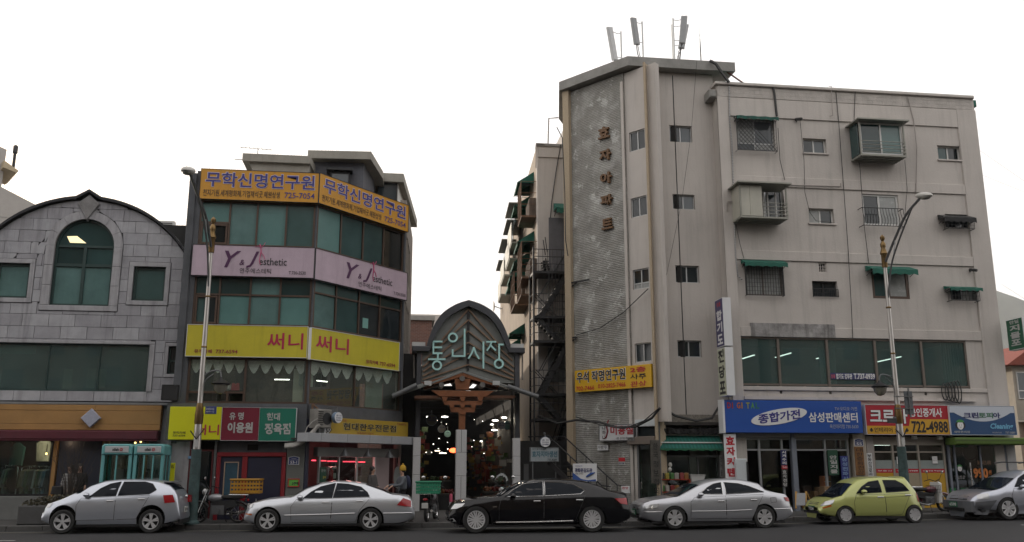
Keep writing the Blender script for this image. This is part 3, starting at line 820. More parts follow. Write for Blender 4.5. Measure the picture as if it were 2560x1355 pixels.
# facet B
bw_=[FB.box(*bx)for bx in((1674,314,1730,355),(1682,486,1737,523),(1689,664,1748,707),(1694,851,1754,893))]
uB0=p3 .x-.02-FB.o.x;uB1=12.0-FB.o.x
zlow=FB.px(1720,1036)[1]
b=MB();wall(b,uB0,uB1+.1,zlow,ZTOW,bw_,0,.3)
onB(b.build('wall',M['wall_beige'],apt))
onB(MB().box(uB0,uB1,1.6,1.7,zlow,ZTOW).build('interior',M['dark_room'],apt))
for i,q in enumerate(bw_):
 w_=window(apt,*q,M['alu'],[[M['pane_dark'],M['pane_grey']],[M['pane_dark'],M['pane_grey']],[M['pane_dark'],M['pane_dark']],[M['pane_dark'],M['pane_dark']]][i],2,t=.04,y=.1)
 onB(w_)
onB(MB().cbox(uB0,uB1,-.03,.3,FB.px(1720,1056)[1],zlow-.003).build('frieze',mat('rough_stucco',(.25,.23,.2),.95,var=.45,scale=14,bump=.9,bscale=30,streak=.5),apt))
# block behind the tower so nothing is hollow
bx=[(p0 .x-FR.o.x+.1,1.4),(uL+.2,1.4),(uL+.2,DEP),(q4 .x-FR.o.x+.3,DEP),(q4 .x-FR.o.x+.25,q4 .y-FR.o.y+.1)]
MB().hprism(bx,-.1,ZTOW-.05).build('stair_core',M['wall_beige'],apt)
# roof slab, overhanging
s1=FA.w(uAl-.06,-.32);s2v=None
dA=FA.w(uAe+.6,-.32)
# corner where the slab's two front edges meet
YB=31.18
t=(YB-s1 .y)/(dA.y-s1 .y);s2=s1 .lerp(dA,t)
s3=Vector((atY(1838,170,YB).x,YB,0));s4=Vector((s3 .x-.1,33.6,0));s5=Vector((8,39,0));s6=Vector((6.95,36.9,0))
slab=[s1,s2,s3,s4,Vector((s4 .x,39,0)),s5,s6]
pl=[(q.x-FR.o.x,q.y-FR.o.y)for q in slab]
MB().hprism(pl,ZTOW+.02,ZTOW+.4).build('roof_slab',M['concrete'],apt)
# brown raised letters down the cladding
for ch,bxp in zip('효자아파트',((1496,317,1523,346),(1499,374,1527,401),(1501,431,1529,459),(1502,487,1531,513),(1505,546,1532,573))):
 a=FA.box(*bxp,d=-.08)
 onA(text(apt,ch,a,mat('brown_letter',(.13,.062,.02),.6,var=.3,scale=8),y=-.12,bold=.035,thick=.1,name='letter'))
# yellow fortune-telling board on the facet
yb=mat('sign_amber',(.62,.36,.012),.45,var=.06)
W_INK,K_INK,R_INK=M['white_ink'],M['black_ink'],M['red_ink']
def outl(s,bx,m,mo,bold,e=(.006,.02),**kw):
 """lettering with a pale outline: two stacked layers"""
 d=dict(kw)
 return[(s,(bx[0]-e[0],bx[1]+e[0],bx[2]-e[1],bx[3]+e[1]),mo,bold+.022,dict(d,y=-.0095)),(s,bx,m,bold,dict(d,y=-.013))]
board(FA,None,-.2,.12,'amber fortune teller board wrapped on the ridged tower face',yb,None,
outl('우석 작명연구원',(.03,.68,.42,.92),K_INK,W_INK,.025)+[('702-7466',(.02,.27,.06,.26),R_INK,.015),('010-2825-7466',(.32,.68,.1,.3),R_INK,.015),
('2층',(.74,.94,.68,.92),R_INK,.025),('사주',(.74,.94,.38,.62),K_INK,.015),('관상',(.74,.94,.06,.3),R_INK,.015)],
quad=((1437,930),(1628,906),(1437,983),(1628,965)),trim=.02)
board(FA,None,-.25,.2,'white hairdresser sign with red lettering and a dark swoosh on the tower',M['white_sign'],M['grey_metal'],
[('미용실',(.34,.98,.36,.93),M['red_ink'],.025),('1층 상가(내)',(.5,.82,.06,.22),K_INK,.01),('나',(.1,.2,.68,.92),K_INK,.01),('하',(.1,.2,.4,.64),K_INK,.01),('나',(.1,.2,.1,.34),K_INK,.01)],
quad=((1497,1063),(1585,1059),(1498,1102),(1585,1102)))
o=[q for q in bpy.data.objects if q.get('label','').startswith('white hairdresser')][0]
MB().tube([(-.32,-.016,.75),(-.42,-.016,.55),(-.37,-.016,.35),(-.45,-.016,.12),(-.6,-.016,.07)],[.02,.035,.03,.025,.006],4).build('swoosh',M['dark_red_ink'],o)
board(FA,(1493,1112,1520,1126),-.08,.04,'small white plate with an umbrella mark under the hairdresser sign',M['white_sign'],None,[('가방',(.06,.6,.25,.85),K_INK,0),('☂',(.66,.95,.2,.85),M['navy_ink'],0)])
board(FA,(1546,1144,1562,1154),-.03,.02,'small red security plate on the ridged wall',mat('plate_red',(.5,.02,.03),.4,var=0),None,[])
board(FA,(1546,1154,1562,1163),-.03,.02,'small pale plate below the red security plate',M['pale_ink'],None,[('SECOM',(.1,.9,.3,.75),M['navy_ink'],.01)])
r,sf,w,h=board(FA,(1432,1159,1490,1203),-1.5,.05,'white and blue martial arts banner on the stair railing',M['white_sign'],None,
[('광화문검도관',(.1,.85,.5,.74),M['navy_ink'],.03),('738-2770',(.1,.45,.38,.46),K_INK,.0),('대한검도회',(.12,.42,.82,.9),M['blue_ink'],0)],name='banner',cat='banner')
MB().add([(-w,-.012,0),(w,-.012,0),(w,-.012,h*.12),(w*.3,-.012,h*.06),(-w*.3,-.012,h*.14),(-w,-.012,h*.5)],[(0,1,2,3,4,5)]).build('blue_wave',mat('wave_blue',(.03,.09,.32),.5),r)
MB().tube([(w*.2,-.014,h*.25),(w*.6,-.014,h*.42),(w*.95,-.014,h*.5)],[.03,.05,.01],4).build('wave',M['wave_blue'],r)
r,sf,w,h=board(FA,(1553,1215,1573,1233),-.5,.05,'small white notice board with red print standing by the tower door',M['white_sign'],None,[('환영',(.15,.85,.55,.9),M['red_ink'],.01)])
MB().box(-.02,.02,.01,.04,-1.15,0).build('post',M['grey_metal'],r)
# tower door
ud0,ud1,zd0,zd1=FA.box(1588,1065,1628,1262,d=.1)
dr=MB();ring_frame(dr,uAs+.12,uAe+.02,-.1,zdoor-.005,.07,.04,.12);dr.box(uAs+.19,uAe-.05,.05,.11,zdoor-.75,zdoor-.68)
dr=onA(dr.build('door',M['grey_metal'],apt))
pane(dr,uAs+.19,uAe-.05,zdoor-.68,zdoor-.07,.085,M['pane_dark'])
pane(dr,uAs+.19,uAe-.05,.0,zdoor-.75,.085,M['clear'])
MB().tube([(uAs+.28,.02,.9),(uAs+.28,.02,1.15)],.018,6).build('handle',M['steel'],dr)
onA(MB().cbox(uAs-.1,uAe,-.25,.05,zdoor-.78,zdoor-.5,.02).build('door_hood',M['taupe_frame'],apt))
onA(MB().cbox(uAs+.1,uAe,-.02,.1,zdoor-.15,zdoor+.1).build('lintel',mat('lintel_white',(.5,.54,.55),.5,var=.1),apt))
# vertical dark wooden plaque on the pier
fp=Frame(*[c for c in(p2 .x,p2 .y)],0,.15)
a0=atY(1633,1100,p2 .y-.06);a1=atY(1646,1209,p2 .y-.06)
r=thing('name_plaque','tall dark wooden plaque with carved vertical characters on the tower pier','sign',Frame((a0 .x+a1 .x)/2,p2 .y-.02,0,a1 .z))
hh=a0 .z-a1 .z;MB().cbox(-.17,.17,-.03,.03,0,hh,.01).build('panel',mat('old_wood',(.07,.065,.055),.85,var=.4,scale=6,streak=.4),r)
for i,ch in enumerate('한국정보협회'):text(r,ch,(-.09,.09,hh-.32-i*.3,hh-.1-i*.3),mat('carved',(.02,.02,.02),.9),y=-.036,bold=.01)
# ------------------------------------------------------------------ roof top antennas
def rooftop(px,py,Y):q=atY(px,py,Y);return Vector((q.x,Y,ZTOW+.57))
ant='panel antennas on the tower roof'
for(bx,tilt,lean,Y,lb)in(((1524,74,1548,152),.05,.24,33.0,'pale panel antenna leaning left at the tower roof edge'),((1581,50,1601,113),.05,.2,33.0,'grey panel antenna in the middle of the tower roof'),
((1693,44,1713,110),.05,-.12,33.6,'dark panel antenna in front of the right pair on the tower roof'),((1690,60,1712,122),-.1,-.2,34.6,'pale panel antenna behind the dark one on the tower roof')):
 t0=atY((bx[0]+bx[2])/2,bx[1],Y);t1=atY((bx[0]+bx[2])/2,bx[3],Y);hgt=t0 .z-t1 .z
 xm=atY(bx[2]+6 if lean>0 else bx[0]-8,bx[3],Y).x
 r=thing('panel_antenna',lb,'antenna',None,ant,loc=(xm,Y,ZTOW+.57))
 zc=t1 .z-(ZTOW+.57);dx=t1 .x-xm
 MB().tube([(0,0,-.15),(0,0,zc+hgt*.95)],.035,8).build('mast',M['alu'],r)
 p=MB().prism([(-.13,0),(.13,0),(.13,hgt),(-.13,hgt)],-.07,.07,.03).build('panel',mat('antenna_grey' if 'dark' in lb or 'grey' in lb else 'antenna_pale',(.3,.31,.32)if 'dark' in lb or 'grey' in lb else(.55,.56,.57),.5),r)
 p.location=(dx+.02,-.05,zc);p.rotation_euler=(tilt,-lean,.5 if lean>0 else-.4)
 f=MB();f.tube([(0,0,zc+hgt*.9),(dx*.5,-.03,zc+hgt*.86),(dx*1.3,-.05,zc+hgt*.92)],.018,5);f.tube([(0,0,zc+hgt*.12),(dx,-.05,zc+hgt*.1)],.018,5);f.build('bracket',M['alu'],r)
 c=MB();c.tube([(dx,-.03,zc),(dx*.9,0,zc-.3),(dx*.2,-.1,.1),(0,-.12,-.1)],.02,5);c.tube([(dx+.05,-.03,zc),(dx*.6,0,zc-.35),(.05,-.08,0)],.016,5);c.build('feeder_cable',M['cable'],r)
pb_=rooftop(1752,142,33.2);r=thing('lightning_rod','thin lightning rod standing on the tower roof','rod',None,None,loc=pb_)
MB().tube([(0,0,-.2),(0,0,1.6),(0,0,2.0)],[.03,.022,.01],6).build('rod',M['dark_metal'],r)
MB().tube([(0,0,2.0),(0,0,2.5)],.006,4).tube([(-.05,0,2.2),(0,0,2.02),(.05,0,2.2)],.006,4).build('tip',M['dark_metal'],r)
r=thing('junction_box','small grey box beside the middle antenna mast','box',None,None,loc=rooftop(1613,140,33.0)+Vector((0,-.3,0)));MB().cbox(-.08,.08,-.06,.06,-.1,.3).build('case',M['alu'],r);MB().tube([(.13,0,-.1),(.13,0,.28)],.015,5).build('post',M['alu'],r)
o=rooftop(1645,140,32.5)
pipe('cable','looped black cables lying along the tower roof edge',[o+Vector(v)for v in((-1,.1,.05),(0,0,.15),(.05,0,.35),(.3,0,.6),(.55,0,.5),(.8,0,.2),(1.4,0,.12),(2.2,0,.08))],.02,M['cable'],'cable')
b0=[Vector((atY(x,y,Y).x,Y,atY(x,y,Y).z))for x,y,Y in((1775,152,31.1),(1790,160,31.0),(1805,182,31.0),(1822,205,30.85))]
pipe('cable_bundle','thick black cable bundle falling from the tower roof to the flat roof',b0,.06,M['cable'],'cable')
b0=[Vector((atY(x,y,Y).x,Y,atY(x,y,Y).z))for x,y,Y in((1780,152,31.3),(1815,178,31.3),(1858,208,31.3))]
pipe('cable_bundle','red and black cable pair sloping from tower roof onto the parapet',b0,.035,mat('red_cable',(.12,.03,.025),.6),'cable')
wires='overhead wires by the tower'
pipe('wire','thin wire hanging from the tower roof across the window wall',fpts(FB,[(1742,152),(1728,330),(1705,500),(1668,680),(1636,790)],-.45),.007,M['cable'],'wire',wires)
pipe('wire','slack cable across the ridged cladding below the third letter from the window strip',fpts(FA,[(1440,838),(1500,820),(1560,780),(1620,722)],-.12),.018,M['cable'],'wire',wires)
# iron brackets sticking out of the left pier
for y in(704,842):
 u,z=FA.px(1440,y,-.16);r=thing('iron_bracket','black iron bracket on the tower cladding, %s'%('upper one' if y<800 else 'lower one by the slack cable'),'bracket',FA.at(u-.3,-.1,z),'iron brackets')
 MB().bar((-.3,0,0),(.9 if y<800 else.25,0,0),.05).bar((-.2,0,-.25),(.3,0,-.02),.04).build('arm',M['dark_metal'],r)
# thick service cable along the shop fronts
pipe('service_cable','heavy black service cable sagging from the stairs past the hairdresser sign to the pier',fpts(FA,[(1345,1040),(1395,1058),(1440,1050),(1500,1055),(1540,1068),(1590,1066),(1630,1045),(1650,1020)],-.5),.045,M['cable'],'cable',wires)
pipe('service_cable','heavy black service cable sagging from the pier over the awning shop to the blue sign',fpts(FB,[(1655,1020),(1690,1040),(1740,1052),(1780,1045),(1800,1012)],-.5),.045,M['cable'],'cable',wires)
pipe('service_cable','second thinner cable looping over the hairdresser sign',fpts(FA,[(1440,1042),(1500,1062),(1560,1072),(1610,1052),(1648,1020)],-.55),.02,M['cable'],'cable',wires)
# ------------------------------------------------------------------ rear wing along the alley
XW=atY(1344,600,36).x;XW1=FA.w(uAl,.4).x+.6
FW=Frame(XW,36,0,.3);ZW=FW.px(1360,366)[1]
wing=thing('rear_wing','plastered rear wing of the flats running back along the market alley','building',FW)
dw=FW.box(1372,545,1416,690)
b=MB();b.box(0,XW1-XW,0,.3,-.3,ZW);b.build('wall',M['wall_beige'],wing)
b=MB();a=R(3.2);b.hprism([(0,.302),(.3,.302),(.3+25*sin(a),25),(25*sin(a),25)],-.3,ZW);b.build('flank_wall',mat('flank_plaster',(.4,.33,.26),.85,var=.2,scale=1.2,streak=.35),wing)
MB().hprism([(-.06,-.06),(XW1-XW,-.06),(XW1-XW,.5),(.0,.5)],ZW+.003,ZW+.12).build('coping',M['concrete'],wing)
MB().cbox(FW.px(1346,400)[0],FW.px(1409,400)[0],-.06,-.003,ZW-.5,ZW-.1).build('parapet_band',M['wall_beige'],wing)
d_=FW.box(1372,545,1418,690);q=MB().cbox(d_[0],d_[1],-.04,-.004,d_[2],d_[3]).build('door',mat('grey_door',(.1,.1,.11),.5,var=.2),wing)
d_=FW.box(1370,870,1412,955);q=MB().cbox(d_[0],d_[1],-.04,-.004,d_[2],d_[3]).build('door',mat('blue_grey_door',(.2,.215,.225),.5,var=.2),wing);q['label']='pale blue grey door'
MB().ball((d_[0]+.1,-.07,(d_[2]+d_[3])/2),.03,8).build('handle',M['steel'],q)
d_=FW.box(1384,508,1418,545);awning(FW,(d_[0],d_[1]+.4,d_[2],d_[3]),.7,.3,gm,'green awning over the fire escape door',frac=.6)
FK=Frame(XW+25*sin(a),61,-93.2,.3)
fl='awnings along the alley side of the flats'
lbs=['topmost green awning at the front of the alley side','second green awning behind the topmost one','green awning level with the fire escape landing','green awning one window further back on the alley side','green awning above the brown cage row','small green awning deep in the alley','dark green awning low over the market roof','crumpled green awning above the gate shoulder']
for i,(bx,lb)in enumerate(zip(((1306,446,1338,500),(1298,504,1328,545),(1308,590,1338,640),(1302,640,1322,672),(1284,676,1318,722),(1283,700,1308,745),(1290,815,1310,838),(1280,850,1300,866)),lbs)):
 c=FK.px((bx[0]+bx[2])/2+8,bx[1],-.0);c=(min(c[0],24.0),c[1])
 w_=1.0;awning(FK,(c[0]-w_,c[0]+w_,c[1]-.7,c[1]),.75,.3,gm,lb,fl,frac=.75)
# caged windows and hung balconies on the flank
bl=['metal balcony far back on the alley side, top row','metal balcony in the middle of the alley side','metal balcony low on the alley side','rusty cage balcony above the gate','pale balcony deepest in the alley','narrow pale balcony behind the awnings','brown cage at the front of the alley side','brown cage below the first one']
for i,(px,py,m,s)in enumerate(((1292,620,'bay_metal',1.3),(1286,660,'bay_metal',1.4),(1300,770,'rust',1.2),(1318,745,'rust',1.0),(1272,700,'bay_metal',1.5),(1264,745,'bay_metal',1.3),(1330,520,'rust',.9),(1326,690,'rust',1.1))):
 mat('rust',(.15,.085,.05),.8,var=.4,scale=8)
 c=FK.px(px,py,-.3);u=min(c[0],23.8)
 r=thing('hung_balcony',bl[i],'balcony',FK.at(u,0,c[1]),'balconies along the alley side of the flats')
 MB().box(-s,s,-.65,0,-.08,0).build('floor',M[m],r)
 if m=='bay_metal':
  MB().box(-s,s,-.68,-.64,.0,.95).build('panel',M['cream_metal'],r);MB().prism([(-s-.1,1.9),(s+.1,1.9),(s+.1,1.95),(-s-.1,1.95)],-.8,0).build('roof',M['bay_metal'],r)
  MB().box(-s,s,-.5,-.46,.95,1.88).build('glazing',M['pane_grey'],r)
 else:
  f=MB()
  for k in range(13):f.tube([(-s+k*s/6,-.65,0),(-s+k*s/6,-.65,1.5)],.012,4)
  for z in(.5,1.0,1.5):f.tube([(-s,0,z),(-s,-.65,z),(s,-.65,z),(s,0,z)],.015,4,smooth=False)
  f.build('bars',M[m],r)
  MB().box(-s+.1,s-.1,-.3,-.02,.02,.8).build('clutter',mat('clutter',(.12,.09,.07),.9,var=.6,scale=5),r)
c=FK.px(1249,728,-.5);r=thing('satellite_dish','grey satellite dish silhouetted far back on the alley side','dish',FK.at(2.0,-.6,FK.px(1249,728,-.5)[1]))
MB().lathe([(.02,.12),(.25,.08),(.4,0)],(0,0,0),12,'y').build('bowl',M['alu'],r);MB().bar((0,.1,0),(0,.7,-.2),.05).build('arm',M['grey_metal'],r)
pipe('gas_pipe','thin pale vertical pipe with a crook on the roof of the rear wing',fpts(FW,[(1370,364),(1372,296),(1396,294)],.4),.03,M['cable_pale'])
pipe('gas_pipe','thin pale pipe frame on the front corner of the rear wing',fpts(FW,[(1340,420),(1341,358),(1362,360)],-.1),.025,M['cable_pale'])
pipe('cable','dark cable slanting down the rear wing wall',fpts(FW,[(1402,362),(1390,430),(1380,500),(1376,545)],-.06),.02,M['cable'])
pipe('cable','long black cable down the edge of the left tower pier',fpts(FW,[(1392,318),(1406,345),(1412,480),(1414,600),(1420,640)],-2.3),.02,M['cable'])
pipe('wire','faint wire crossing the sky from the alley flats',[Vector((-1.6,52,12.2)),Vector((2.4,50,13.3)),Vector((5.2,48,14.4))],.006,M['cable_pale'],'wire')
# ------------------------------------------------------------------ fire escape
FE=Frame(XW-.15,34.9,0,.3)
fe=thing('fire_escape','black steel fire escape zigzagging up the alley corner of the flats','stairs',FE)
x0=FE.px(1334,700)[0];x1=FE.px(1428,700)[0];xm=(x0+x1)/2-.05
dm=M['dark_metal']
zs=[FE.px(1380,y)[1]for y in(678,851,1046)]
zm=[FE.px(1380,y)[1]for y in(790,983)]
for x in(x0,x1):
 for y in(.0,1.0):MB().box(x-.035,x+.035,y-.035,y+.035,-.2,zs[0]+(0 if y else 1.0)).build('post',dm,fe)
for z in zs+zm:
 MB().box(x0,x1,-.05,1.05,z-.1,z).build('landing',dm,fe)
 b=MB()
 for k in(.3,.6,.9):b.tube([(x0,0,z+k),(x1,0,z+k)],.016,5);b.tube([(x0,0,z+k),(x0,1,z+k)],.016,5)
 for i in range(9):b.tube([(x0+(x1-x0)*i/8,0,z),(x0+(x1-x0)*i/8,0,z+.9)],.012,4)
 b.build('railing',dm,fe)
def flight(xa,za,xb,zb,y0,y1,n=9):
 b=MB()
 for y in(y0,y1):b.bar((xa,y,za),(xb,y,zb),.04,.2);b.tube([(xa,y,za+.9),(xb,y,zb+.9)],.018,5)
 b.build('stringer',dm,fe);t=MB().box(-.13,.13,y0+.02,y1-.02,-.02,.02).mesh('tread',dm)
 for i in range(1,n):link('tread',t,fe,(xa+(xb-xa)*i/n,0,za+(zb-za)*i/n))
lv=[zs[0],zm[0],zs[1],zm[1],zs[2],0]
for k in range(5):
 a_,c_=(x0+.1,xm+.3)if k%2 else(x1-.1,xm-.4)
 flight(a_,lv[k],c_,lv[k+1],.08,.5 if k%2 else.95,8 if k<4 else 12)
# flight from the top landing up to the door
flight(FE.px(1374,678)[0],zs[0],FE.px(1368,600)[0],FE.px(1400,640)[1],.5,.98,6)
b=MB()
for i in range(7):b.tube([(xm-.1+i*.14,.02,zs[1]+.05),(xm-.1+i*.14,.02,zs[0]-.1)],.016,4)
b.build('bar_screen',dm,fe)
# street stair with railings at the tower foot
ST=Frame(FA.w(.2,-.2).x,FA.w(.2,-.2).y,-51,.2)
st=thing('iron_stair','black iron stair with thin railings rising along the foot of the tower','stairs',ST)
for i in range(9):MB().box(1.9-i*.27,2.2-i*.27,-1.15,-.25,i*.19+.12,i*.19+.16).build('tread',dm,st)
for y in(-1.15,-.25):
 b=MB();b.bar((2.15,y,.05),(-.3,y,1.8),.05,.18);b.tube([(2.5,y,.95),(2.1,y,1.0),(-.3,y,2.72),(-1.3,y,2.72)],.025,6)
 for i in range(6):b.tube([(2.1-i*.46,y,.1+i*.33),(2.1-i*.46,y,1.0+i*.33)],.018,5)
 b.build('railing',dm,st)
# ------------------------------------------------------------------ granite building with the round gable
FL=Frame(-10.4,31,0,.15)
lb_=thing('gabled_building','grey granite faced building with a round gable and an arched green window','building',FL)
RC,RR=6.65,3.85
uS=sqrt(RR*RR-(8.55-RC)**2)
ZL=3.72
out=[(-uS,ZL),(uS,ZL)]+[(RR*sin(t),RC+RR*cos(t))for t in[math.asin(uS/RR)*(1-i/12)for i in range(25)]]
out[2]=(uS,8.55);out[-1]=(-uS,8.55)
tile_m=[mat('granite_%s'%n,c,.75,var=.22,scale=2.2,bump=.25,bscale=50,streak=.6,dirt=(.075,.072,.072))for n,c in(('grey',(.35,.35,.375)),('light',(.385,.385,.408)),('dusk',(.315,.312,.335)))]
trim_m=mat('granite_trim',(.37,.366,.385),.75,var=.2,scale=3,bump=.2,bscale=50,streak=.6,dirt=(.09,.087,.086))
def arch_poly(half,base,spring,n=14):
 return[(-half,base),(half,base),(half,spring)]+[(half*cos(pi*i/n),spring+half*sin(pi*i/n))for i in range(1,n)]+[(-half,spring)]
cw=FL.box(133,760,280,763);HW=(cw[1]-cw[0])/2+.02;zb=FL.px(205,764)[1];zs_=FL.px(220,548)[1]-HW
rw=FL.box(332,667,412,752);lw=(-rw[1],-rw[0],rw[2],rw[3])
ww=FL.box(-140,858,370,977);sw_=FL.box(420,866,450,935)
outer=[arch_poly(HW+.3,zb-.2,zs_),rect(rw[0]-.17,rw[1]+.17,rw[2]-.17,rw[3]+.17),rect(lw[0]-.17,lw[1]+.17,lw[2]-.17,lw[3]+.17),
rect(ww[0],ww[1]+.18,ww[2]-.0,ww[3]+.12),rect(sw_[0]-.13,uS+.02,sw_[2]-.12,sw_[3]+.14)]
inner=[arch_poly(HW,zb,zs_),rect(*rw),rect(*lw),rect(*ww),rect(*sw_)]
back=[inside(rect(-uS,uS,ZL,12),out)]
for q in inner:back=minus(back,q)
b=MB()
for p in back:b.prism(p,.045,.3)
b.build('backing_wall',mat('mortar',(.06,.06,.062),.9),lb_)
MB().box(-uS,uS,2.5,2.55,ZL,10.4).box(-uS,uS,.31,2.5,6.1,6.2).build('interior',M['dark_room'],lb_)
z=ZL+.03;row=0
rows=[]
while z<RC+RR:
 hgt=.405;rows.append((z,hgt));z+=hgt
for k,(z,hgt)in enumerate(rows):
 u=-uS+(-.41 if k%2 else 0)
 while u<uS:
  ps=[inside(rect(u+.007,u+.813,z+.007,z+hgt-.006),out)]
  if ps[0]:
   for q in outer:ps=minus(ps,q)
   ps=[p for p in ps if area(p)>.006]
   if ps:
    t=MB();y=random.uniform(-.006,.006)
    for p in ps:t.prism(p,y,.045)
    t.build('stone_tile',random.choice(tile_m),lb_)
  u+=.82
def trim_rect(u0,u1,z0,z1,t,right=True):
 for x in((u0-t,u1+(t if right else 0),z0-t,z0-.003),(u0-t,u1+(t if right else 0),z1+.003,z1+t),(u0-t,u0-.003,z0,z1))+(((u1+.003,u1+t,z0,z1),)if right else()):
  MB().cbox(*x[:2],-.035,.1,*x[2:],.008).build('window_surround',trim_m,lb_)
trim_rect(*rw,.15);trim_rect(*lw,.15);trim_rect(sw_[0],uS-.01,sw_[2],sw_[3],.11,False)
MB().cbox(ww[1]+.004,ww[1]+.17,-.03,.1,ww[2]-.0,ww[3]).build('window_surround',trim_m,lb_);MB().cbox(ww[0],ww[1]+.17,-.03,.1,ww[3]+.003,ww[3]+.11).build('window_surround',trim_m,lb_)
# arched surround: sill, jamb stones, voussoirs
MB().cbox(-HW-.28,HW+.28,-.04,.12,zb-.18,zb-.003).build('window_surround',trim_m,lb_)
for s_ in(-1,1):
 zz=zb
 for k in range(3):
  zn=zb+(zs_-zb)*(k+1)/3
  a,c=sorted((s_*(HW+.004),s_*(HW+.28)));MB().cbox(a,c,-.04,.12,zz+.003,zn-.003).build('window_surround',trim_m,lb_);zz=zn
nv=7
for k in range(nv):
 t0,t1=pi*k/nv+.004,pi*(k+1)/nv-.004;pts=[(HW*1.003,t0+(t1-t0)*i/4)for i in range(5)]+[(HW+.28,t1-(t1-t0)*i/4)for i in range(5)]
 MB().prism([(r_*cos(t),zs_+r_*sin(t))for r_,t in pts],-.04,.12).build('voussoir',trim_m,lb_)
# diamond keystone, proud of the gable
kz=FL.px(226,518)[1]
MB().prism([(0,kz-.5),(.36,kz+.12),(0,kz+.42),(-.36,kz+.12)],-.1,.1,.05).build('keystone',mat('rough_stone',(.22,.215,.215),.9,var=.4,scale=5,bump=1,bscale=20),lb_)
# dark gable coping with its raised point
gf=mat('gable_metal',(.025,.026,.03),.45,.4,var=.2)
cpn=[]
for i in range(41):
 t=-math.asin(uS/RR)*1.0+2*math.asin(uS/RR)*i/40
 x=(RR+.04)*sin(t);zz=RC+(RR+.04)*cos(t)
 if abs(x)<.55:zz=max(zz,kz+.5+.0-abs(x)*.62)
 cpn.append((x,zz))
cpn=[(-uS-.06,8.45)]+cpn+[(uS+.06,8.45)]
b=MB();vs=[]
for x,zz in cpn:vs+=[(x,-.14,zz),(x,-.14,zz+.1),(x,.32,zz+.1),(x,.32,zz)]
n=len(cpn);fs=[]
for i in range(n-1):
 for k in range(4):fs.append((4*i+k,4*i+(k+1)%4,4*i+4+(k+1)%4,4*i+4+k))
fs+=[(0,3,2,1),(4*n-4,4*n-3,4*n-2,4*n-1)]
b.add(vs,fs).build('gable_coping',gf,lb_)
# vault roof behind the gable
vs=[]
for x,zz in cpn:vs+=[(x,.32,zz+.02),(x,9,zz+.02)]
MB().add(vs,[(2*i,2*i+1,2*i+3,2*i+2)for i in range(n-1)]).build('roof',gf,lb_)
MB().box(-uS,-uS+.2,.32,9,-.1,8.5).box(uS-.2,uS,.32,9,-.1,8.5).box(-uS,uS,8.9,9,-.1,8.5).build('side_wall',trim_m,lb_)
# windows
gm_=M['green_frame']
for q in(rw,lw):window(lb_,*q,gm_,[M['pane_teal']],1,t=.08,y=.1,d=.08)
w_=MB();A_=arch_poly(HW,zb,zs_,20);A2=arch_poly(HW-.07,zb+.07,zs_,20)
n=len(A_);w_.add([(x,.1,z_)for x,z_ in A_]+[(x,.1,z_)for x,z_ in A2]+[(x,.2,z_)for x,z_ in A2],[(i,(i+1)%n,n+(i+1)%n,n+i)for i in range(n)]+[(n+i,n+(i+1)%n,2*n+(i+1)%n,2*n+i)for i in range(n)])
z1_=FL.px(220,615)[1];z2_=FL.px(215,662)[1]
w_.box(-HW+.07,HW-.07,.095,.18,z1_-.04,z1_+.04);w_.box(-HW+.07,HW-.07,.095,.18,z2_-.05,z2_+.05);w_.box(-.05,.05,.09,.18,zb+.07,z1_-.04)
aw_=w_.build('window',gm_,lb_);aw_['label']='arched window in a green frame'
MB().add([(x,.15,max(z_,z1_))for x,z_ in A2 if z_>z1_-.3],[tuple(range(len([1 for x,z_ in A2 if z_>z1_-.3])))]).build('pane',M['pane_teal_dark'],aw_)
for s_ in(-1,1):
 a,c=sorted((s_*.03,s_*(HW-.05)));pane(aw_,a,c,z2_,z1_,.15,M['pane_teal_dark']);pane(aw_,a,c,zb+.05,z2_,.151,M['pane_teal'])
u,z=FL.px(190,600,.14);MB().add([(u-.3,.142,z+.12),(u+.02,.142,z+.14),(u+.34,.142,z-.1),(u-.18,.142,z-.1)],[(0,3,2,1)]).build('ceiling_lamp',emission('lamp_panel',(1,.86,.5),.75),aw_)
ms=[FL.px(x,915)[0]for x in(118,246)]
b=MB();ring_frame(b,*ww,.05,.08,.16)
for x in ms:b.box(x-.015,x+.015,.09,.15,ww[2]+.05,ww[3]-.05)
wide=b.build('window',gm_,lb_);e_=[ww[0]]+ms+[ww[1]];wide['label']='wide three pane shop window upstairs'
for a,c in zip(e_,e_[1:]):pane(wide,a+.01,c-.01,ww[2]+.03,ww[3]-.03,.12,M['clear_teal'])
for bx,m in(((0,858,90,884),'curtain_teal'),((195,860,330,873),'curtain_teal'),((275,860,372,878),'curtain_teal'),((158,922,180,972),'room_lit'),((217,921,238,970),'room_lit'),((247,922,264,970),'room_lit')):
 a=FL.box(*bx,d=1.0 if m=='room_lit' else.3);mat('room_lit',(.32,.3,.2),.8,var=.3);MB().box(a[0],a[1],1.0 if m=='room_lit' else.3,1.02 if m=='room_lit' else.31,a[2],a[3]).build('blind' if m!='room_lit' else 'lit_panel',M[m],wide)
window(lb_,sw_[0],uS-.03,sw_[2],sw_[3],gm_,[M['pane_dark'],M['pane_dark']],1,[.48],t=.05,y=.1)
MB().cbox(-uS-.1,uS+.02,-.22,.1,ZL-.1,ZL-.02).build('ledge',mat('zinc',(.2,.21,.22),.5,.4,var=.2),lb_)
MB().box(-uS,uS,.02,.3,3.5,ZL-.1).build('lintel',trim_m,lb_)
